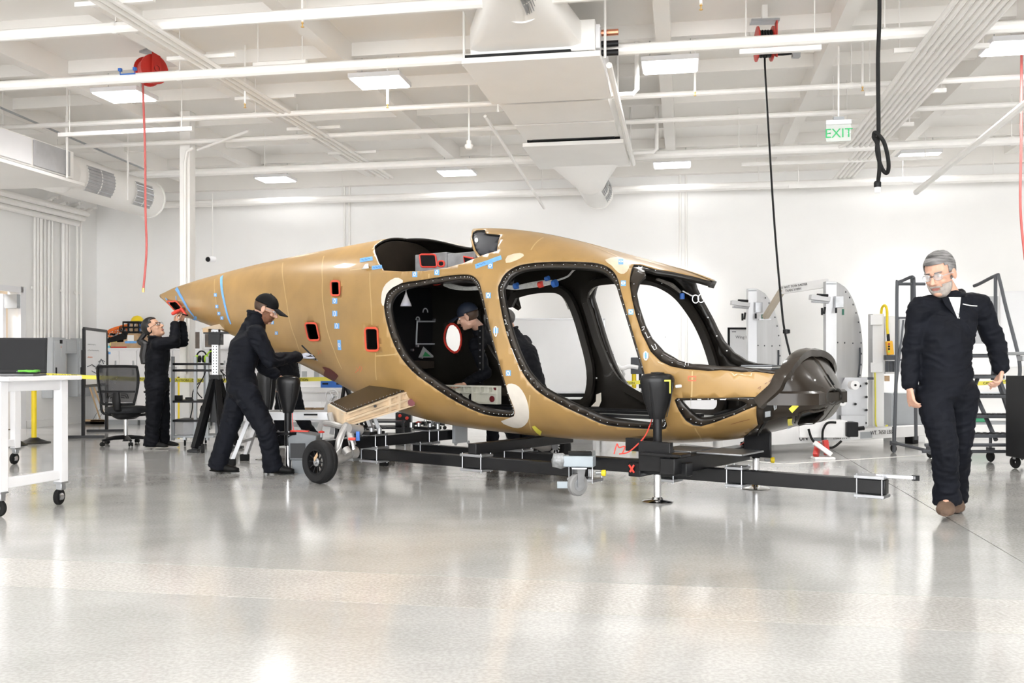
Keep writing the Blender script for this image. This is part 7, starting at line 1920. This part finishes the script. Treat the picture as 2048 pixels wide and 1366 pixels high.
# sign beam and its sloping strut
sa, sb = q(1563, 580, 12.4), q(1655, 566, 11.8)
MB().beam(sa, sb, .05, .11).build('sign_beam', MATT, WX, world=True, bevel=.004)
MB().beam(q(1566, 578, 12.38), q(1530, 636, 12.9), .07, .07).build('strut', mat('tan_strut', (.50, .44, .35), .5), WX, world=True, bevel=.004)
MB().box(q(1529, 639, 12.9), (.16, .08, .02)).build('strut_foot', ALU, WX, world=True)
bd = (sb - sa).normalized(); bn = V((bd.y, -bd.x, 0)).normalized(); bu = bd.cross(-bn) if bd.cross(-bn).z > 0 else bd.cross(bn)
sc = sa.lerp(sb, .30) + bn * .036
text('DO NOT TOW FASTER', .044, sc + bu * .008, bd, bu, BLKT, 'lettering', WX); text('THAN 3 MPH', .044, sc - bu * .040, bd, bu, BLKT, 'lettering', WX)
# base skid
g0, g1 = G(1592, 905), G(1852, 887)
sd = (g1 - g0).normalized(); sn = V((-sd.y, sd.x, 0))
L = (g1 - g0).length
Rb = Matrix((sd, sn, up)).transposed()
def sbox(u0, u1, v0, v1, z0, z1, nm, m, bev=.006): return MB().box(g0 + sd * (u0 + u1) / 2 + sn * (v0 + v1) / 2 + up * (z0 + z1) / 2, (u1 - u0, v1 - v0, z1 - z0), Rb).build(nm, m, WX, world=True, bevel=bev)
sbox(-1.15, L, 0, .16, .10, .235, 'skid_beam', MATT); sbox(-1.15, L, 1.5, 1.66, .10, .235, 'skid_beam', MATT)
sbox(-1.15, .05, .0, 1.66, .10, .30, 'skid_deck', MATT); sbox(.05, L, .5, 1.2, .12, .22, 'skid_deck', MATT)
for u in (.30, 1.12): sbox(u, u + .22, -.002, .1, .115, .195, 'fork_pocket', GREY, 0)
fz = g0 + sn * -.003
text('UN', .10, fz + sd * .12 + up * .135, sd, up, BLKT, 'lettering', WX)
for w, u, z, s_ in (('DO NOT TOW FASTER', .78, .175, .052), ('THAN 3 MPH', .78, .125, .052), ('WT. 7650 LBS.', 1.52, .155, .07)): text(w, s_, fz + sd * u + up * z, sd, up, BLKT, 'lettering', WX)
for u, v in ((-1.0, .1), (L - .2, .1), (-1.0, 1.55), (L - .2, 1.55)): sbox(u, u + .12, v - .05, v + .07, 0, .10, 'skid_foot', BLACK)
# motor box, cables, rollers, brackets, jack foot
m0 = q(1640, 857, 11.2)
MB().box(m0, (.56, .26, .2)).build('motor_housing', MATT, WX, world=True, bevel=.008)
MB().box(q(1700, 858, 11.1), (.13, .2, .17)).build('gear_motor', BLACKP, WX, world=True, bevel=.01)
MB().cyl(q(1710, 858, 11.05), q(1728, 856, 11.05), .025, n=10).build('motor_connector', BLACKP, WX, world=True)
for pts in ([(1672, 845), (1655, 846), (1646, 860), (1645, 880)], [(1617, 858), (1625, 880), (1642, 892), (1665, 895), (1683, 882)]):
    MB().tube(smooth_pts([q(x, y, 11.0) for x, y in pts], 6), .014, 8).build('motor_cable', RUBBER, WX, world=True)
for px, py, Y, r in ((1707, 770, 11.45, .055), (1682, 804, 11.5, .045), (1655, 825, 11.5, .04)):
    c = q(px, py, Y); MB().lathe([(.001, -.06), (r, -.06), (r, .05), (.001, .05)], c, (0, 1, 0), 20).build('roller', MATT, WX, world=True); MB().cyl(c - V((0, .07, 0)), c + V((0, .08, 0)), .014, n=8).build('roller_bolt', BLACKP, WX, world=True)
a = q(1690, 755, 11.75)
MB().prism([(0, 0), (.28, 0), (.28, -.62), (-.22, -.62), (-.22, -.42)], a, (1, 0, 0), up, (0, .04, 0)).build('bracket_plate', ALU, WX, world=True, bevel=.003)
MB().box(q(1705, 842, 11.68), (.30, .06, .14)).build('bracket_foot', ALU, WX, world=True, bevel=.003)
for px, py in ((1733, 767), (1733, 794), (1733, 820), (1731, 846), (1711, 808), (1720, 772)): MB().cyl(q(px, py, 11.74), q(px, py, 11.70), .016, n=8).build('bracket_bolt', BLACKP, WX, world=True)
MB().box(q(1728, 757, 11.8), (.22, .05, .03)).build('bracket_cap', DGREY, WX, world=True)
jf = G(1646, 918)
MB().box(jf + up * .012, (.22, .16, .024)).build('jack_foot', MATT, WX, world=True, bevel=.004)
MB().beam(jf + V((-.08, 0, .03)), jf + V((-.02, .1, .16)), .05, .08).build('jack_leg', RED, WX, world=True); MB().beam(jf + V((-.10, -.02, .18)), jf + V((.08, -.02, .05)), .06, .05).build('jack_lever', MATT, WX, world=True, bevel=.006); MB().beam(jf + V((.04, .05, .2)), jf + V((.06, .05, .04)), .06, .05).build('jack_leg', RED, WX, world=True)
# lift column with pendant control
co = thing('lift_mast', 'white lift mast with a yellow cable and hanging yellow pendant control', 'mast', V((wallpt(1752, 12.3), 12.3, .22)))
cz0, cz1 = .222, q(1, 628, 12.3).z
cxw = wallpt(1752, 12.3)
MB().box((cxw, 12.3, (cz0 + cz1) / 2), (.15, .16, cz1 - cz0)).build('column_post', MATT, co, world=True, bevel=.006)
for y in (640, 735): MB().box(q(1752, y, 12.2), (.16, .05, .13)).build('carriage_plate', MATT, co, world=True, bevel=.005)
MB().box(q(1784, 690, 12.35), (.22, .12, .75)).build('side_plate', MATT, co, world=True, bevel=.005)
MB().tube(smooth_pts([q(1762, 632, 12.25), q(1764, 616, 12.2), q(1770, 611, 12.15), q(1774, 622, 12.15), q(1774, 650, 12.15), q(1776, 672, 12.15)], 5), .017, 8).build('yellow_cable', YELLOW, co, world=True)
MB().cyl(q(1776, 668, 12.15), q(1777, 682, 12.15), .02, n=8).build('cable_boot', BLACKP, co, world=True)
MB().box(q(1779, 696, 12.12), (.085, .06, .18), Matrix.Rotation(-.12, 3, 'Y')).build('pendant', mat('orange_yellow_plastic', (.9, .48, .03), .45), co, world=True, bevel=.012)
for k in range(4): MB().cyl(q(1778, 688 + 5 * k, 12.09), q(1778, 688 + 5 * k, 12.08), .013, n=10).build('pendant_button', [RED, BLACKP, BLACKP, GREEN][k], co, world=True)
MB().box(q(1782, 715, 12.15), (.16, .08, .06)).build('pendant_holder', DGREY, co, world=True, bevel=.004)
for px in (1774, 1782, 1789): MB().box(q(px, 733, 12.2), (.035, .03, .14)).build('slot_plate', DGREY, co, world=True)
MB().box(q(1774, 757, 12.2), (.06, .02, .07)).build('label_plate', CARD, co, world=True)
MB().tube(smooth_pts([q(1750, 745, 12.18), q(1751, 800, 12.18), q(1752, 850, 12.18), q(1765, 856, 12.1), q(1775, 850, 12.1), q(1764, 862, 12.1)], 5), .010, 6).build('yellow_cord', YTAPE, co, world=True)
t = thing('control_cabinet', 'grey electrical control cabinet standing behind the rolling staircase', 'cabinet', V((wallpt(1808, 12.7), 12.7, .2)))
hC = q(1, 786, 12.6).z - .2
MB().box((0, 0, hC / 2), (.46, .3, hC)).build('enclosure', GREY, t, bevel=.006); MB().box((0, -.155, hC / 2), (.42, .012, hC - .06)).build('cabinet_door', GREY, t, bevel=.004); MB().box((.14, -.17, hC * .7), (.02, .02, .09)).build('door_latch', BLACKP, t)
MB().box((0, .0, -.1), (.44, .28, .2)).build('plinth', MATT, t)
# framed board
t = thing('framed_board', 'black framed whiteboard with a printed heading, half hidden behind the D-shaped plate', 'whiteboard', q(1500, 730, 14.4))
x0, x1 = wallpt(1457, 14.4), wallpt(1545, 14.4); z1, z0 = q(1, 657, 14.4).z, .25
MB().box(((x0 + x1) / 2, 14.4, (z0 + z1) / 2), (x1 - x0, .02, z1 - z0)).build('writing_surface', BOARD, t, world=True)
for p, s in (((x0, (z0 + z1) / 2), (.03, z1 - z0)), ((x1, (z0 + z1) / 2), (.03, z1 - z0)), (((x0 + x1) / 2, z1), (x1 - x0 + .03, .03)), (((x0 + x1) / 2, z0), (x1 - x0 + .03, .03))): MB().box((p[0], 14.39, p[1]), (s[0], .035, s[1])).build('frame_rail', BLACK, t, world=True)
for x in (x0, x1): MB().box((x, 14.4, .13), (.03, .04, .26)).build('leg', BLACK, t, world=True); MB().box((x, 14.4, .015), (.05, .5, .03)).build('foot', BLACK, t, world=True)
text('Wing Rot', .062, q(1471, 677, 14.375), (1, 0, 0), up, INK, 'lettering', t, .0005, 'LEFT')
MB().tube([q(1464 + 2 * k, 663 + (k % 2), 14.385) for k in range(5)], .006, 5).build('logo_mark', INK, t, world=True)
# white unit under the board seen through the side window
t = thing('tool_cabinet', 'white cabinet seen through the low side window of the nose', 'cabinet', V((wallpt(1420, 12.9), 12.9, 0)))
MB().box((0, 0, .4), (.75, .4, .8)).build('body', MATT, t, bevel=.006); MB().box((-.1, -.205, .4), (.4, .012, .7)).build('door', POWDER, t, bevel=.004)
for z in (.3, .5): MB().cyl((.2, -.2, z), (.2, -.22, z), .012, n=8).build('door_bolt', DGREY, t)

# ---------------------------------------------------------------- rolling staircase
STG = mat('slate_tube_paint', (.085, .09, .10), .45, var=.08, spec=.3)
rs = thing('rolling_staircase', 'dark grey steel rolling staircase with handrails behind the walking man', 'staircase', V((wallpt(1920, 10.2), 10.2, 0)))
def tb(pts, r=.019, nm='rail', par=rs): return MB().tube(pts, r, 10).build(nm, STG, par, world=True)
# handrails
Yb, Yf = 11.0, 9.6
tb(smooth_pts([q(1788, 905, Yb), q(1793, 720, Yb), q(1794, 575, Yb), q(1797, 565, Yb), q(1806, 561, Yb), q(1822, 554, Yb - .1), q(1826, 556, Yb - .15), q(1828, 570, Yb - .1), q(1830, 700, Yb), q(1832, 880, Yb)], 5))
tb([q(1794, 568, Yb), q(1850, 568, Yb)]); tb([q(1824, 556, Yb), q(1824, 640, Yb)])
tb(smooth_pts([q(1948, 572, Yb + .1), q(1960, 567, Yb), q(1992, 551, Yb - .3), q(1998, 556, Yb - .35), q(2012, 615, Yb - .7), q(2034, 700, Yb - 1.1), q(2040, 740, Yb - 1.2), q(2036, 770, Yb - 1.25)], 6))
tb([q(1991, 553, Yb - .3), q(1991, 640, Yb - .3), q(1985, 760, Yb - .3)])
for a, b in (((1794, 636), (1830, 636)), ((1793, 720), (1831, 720))): tb([q(*a, Yb), q(*b, Yb)], .014)
for px in (1795,): pass
MB().box(q(1812, 690, Yb), (.16, .02, .62)).build('side_panel', mat('pale_side_panel', (.45, .46, .47), .5), rs, world=True)
MB().box(q(1970, 640, Yb), (.30, .02, .55)).build('side_panel', mat('pale_side_panel', (.45, .46, .47), .5), rs, world=True)
tb([q(1790, 790, Yb), q(1806, 640, Yb)], .016); tb([q(1785, 885, Yb), q(1850, 900, Yb - .4), q(1860, 906, Yb - .7)], .018)
for a in (1940, 1988): pass
# steps
steps = [(872, 2043, 1895, 9.75), (833, 2032, 1905, 10.0), (793, 2021, 1915, 10.25), (754, 2008, 1920, 10.5), (712, 1995, 1915, 10.75)]
for y, xr, xl, Y in steps:
    a, b = q(xl, y, Y), q(xr, y, Y); c = (a + b) / 2
    MB().box(c + V((0, .10, 0)), (b.x - a.x, .24, .035)).build('tread', STG, rs, world=True, bevel=.004)
    mb = MB()
    for k in range(12): mb.box(c + V(((b.x - a.x) * (k / 11 - .5) * .92, .1, .021)), (.03, .2, .008))
    o = mb.build('tread_grip', BLACKP, rs, world=True); o['kind'] = 'stuff'
for k in (1, 2):
    s = [V(q(st[k], st[0], st[3])) for st in steps]
    MB().beam(s[0] - up * .08 + V((0, -.03, 0)), s[-1] + V((0, .15, -.02)), .03, .07).build('stringer', STG, rs, world=True)
tb([q(1937, 757, 10.6), q(1992, 880, 9.9)], .022, 'brace'); tb([q(1955, 757, 10.6), q(1925, 840, 10.3)], .022, 'brace')
tb([q(1998, 770, 10.5), q(2018, 830, 10.3), q(2026, 850, 10.2), q(2026, 875, 10.1)], .018, 'brace')
for y, xl, xr, Y in ((890, 1850, 2043, 9.7), (903, 1845, 2030, 9.9)): tb([q(xl, y, Y), q(xr, y, Y)], .018, 'base_rail')
tb([q(2022, 893, 9.75), q(2046, 918, 9.75)], .018, 'base_rail')
for px, py, Y, r in ((1787, 896, 11.05, .05), (1981, 915, 10.0, .06), (1860, 906, 10.4, .05)):
    c = q(px, py, Y); c.z = r
    MB().lathe([(.001, -.014), (r * .85, -.014), (r, 0), (r * .85, .014), (.001, .014)], c, (1, .2, 0), 18).build('caster_wheel', RUBBER, rs, world=True)
    MB().box(c + up * (r + .01), (.06, .07, .05)).build('caster_fork', STG, rs, world=True); MB().cyl(c + up * r, V((c.x, c.y, .30)), .016, n=8).build('caster_stem', STG, rs, world=True)
# equipment cart cut by the picture edge
ec = thing('equipment_cart', 'black equipment cart with a grey top, cut off by the picture edge', 'cart', V((wallpt(2075, 9.2), 9.2, 0)))
MB().box(V((wallpt(2075, 9.2), 9.2, .52)), (.36, .5, .80)).build('body', BLACK, ec, world=True, bevel=.006)
MB().box(V((wallpt(2066, 9.2), 9.2, q(1, 707, 9.2).z)), (.46, .55, .03)).build('top', GREY, ec, world=True, bevel=.005)
MB().box(V((wallpt(2060, 9.2), 9.05, q(1, 717, 9.2).z)), (.36, .1, .05)).build('clamp_rail', STEEL, ec, world=True, bevel=.004)
for dx in (-.12, .14):
    for dy in (-.18, .18):
        c = V((wallpt(2075, 9.2) + dx, 9.2 + dy, .065)); MB().lathe([(.02, -.016), (.055, -.016), (.065, 0), (.055, .016), (.02, .016)], c, (1, .3, 0), 18).build('caster_wheel', RUBBER, ec, world=True); MB().box(c + up * .05, (.04, .05, .04)).build('caster_fork', STEEL, ec, world=True)
# wall board at the picture edge, low boxes behind the stairs
t = thing('wall_board', 'white framed board on the back wall at the picture edge', 'whiteboard', q(2075, 660, 14.0))
bq = RM(RA.dot(q(2085, 660, 13.9)), BW - .03, 1.55)
R3_ = R3
MB().box(bq, (1.0, .02, 1.1), R3_).build('writing_surface', BOARD, t, world=True)
for s in (-1, 1):
    MB().box(bq + RA * s * .5, (.03, .03, 1.13), R3_).build('frame_rail', POWDER, t, world=True); MB().box(bq + up * s * .55, (1.03, .03, .03), R3_).build('frame_rail', POWDER, t, world=True)
t = thing('work_table', 'pale low work table behind the rolling staircase', 'table', V((wallpt(1985, 13), 13, 0)))
MB().box((0, 0, .62), (1.4, .6, .04)).build('tabletop', GREY, t, bevel=.004); MB().box((0, .1, .22), (1.3, .4, .03)).build('shelf', GREY, t)
for x in (-.65, .65):
    for y in (-.25, .25): MB().box((x, y, .31), (.05, .05, .62)).build('leg', POWDER, t)
t = thing('green_hose_coil', 'green coil lying on the low shelf behind the stairs', 'hose', V((wallpt(1958, 13), 13.05, .25)))
for k in range(3): MB().tube([V((.14 * math.cos(a), .10 * math.sin(a), .0 + .022 * k)) for a in np.linspace(0, 2 * PI, 19)[:-1]], .012, 6, closed=True).build('hose_turn', mat('green_hose', (.10, .45, .25), .5), t)
t = thing('instrument', 'small white instrument on the low table behind the stairs', 'device', V((wallpt(2028, 13), 12.9, .64)))
MB().box((0, 0, .08), (.22, .2, .16)).build('case', POWDER, t, bevel=.006); MB().box((0, -.102, .09), (.14, .004, .08)).build('display', DGREY, t); MB().box((-.06, -.105, .03), (.05, .006, .03)).build('button', BLACKP, t)
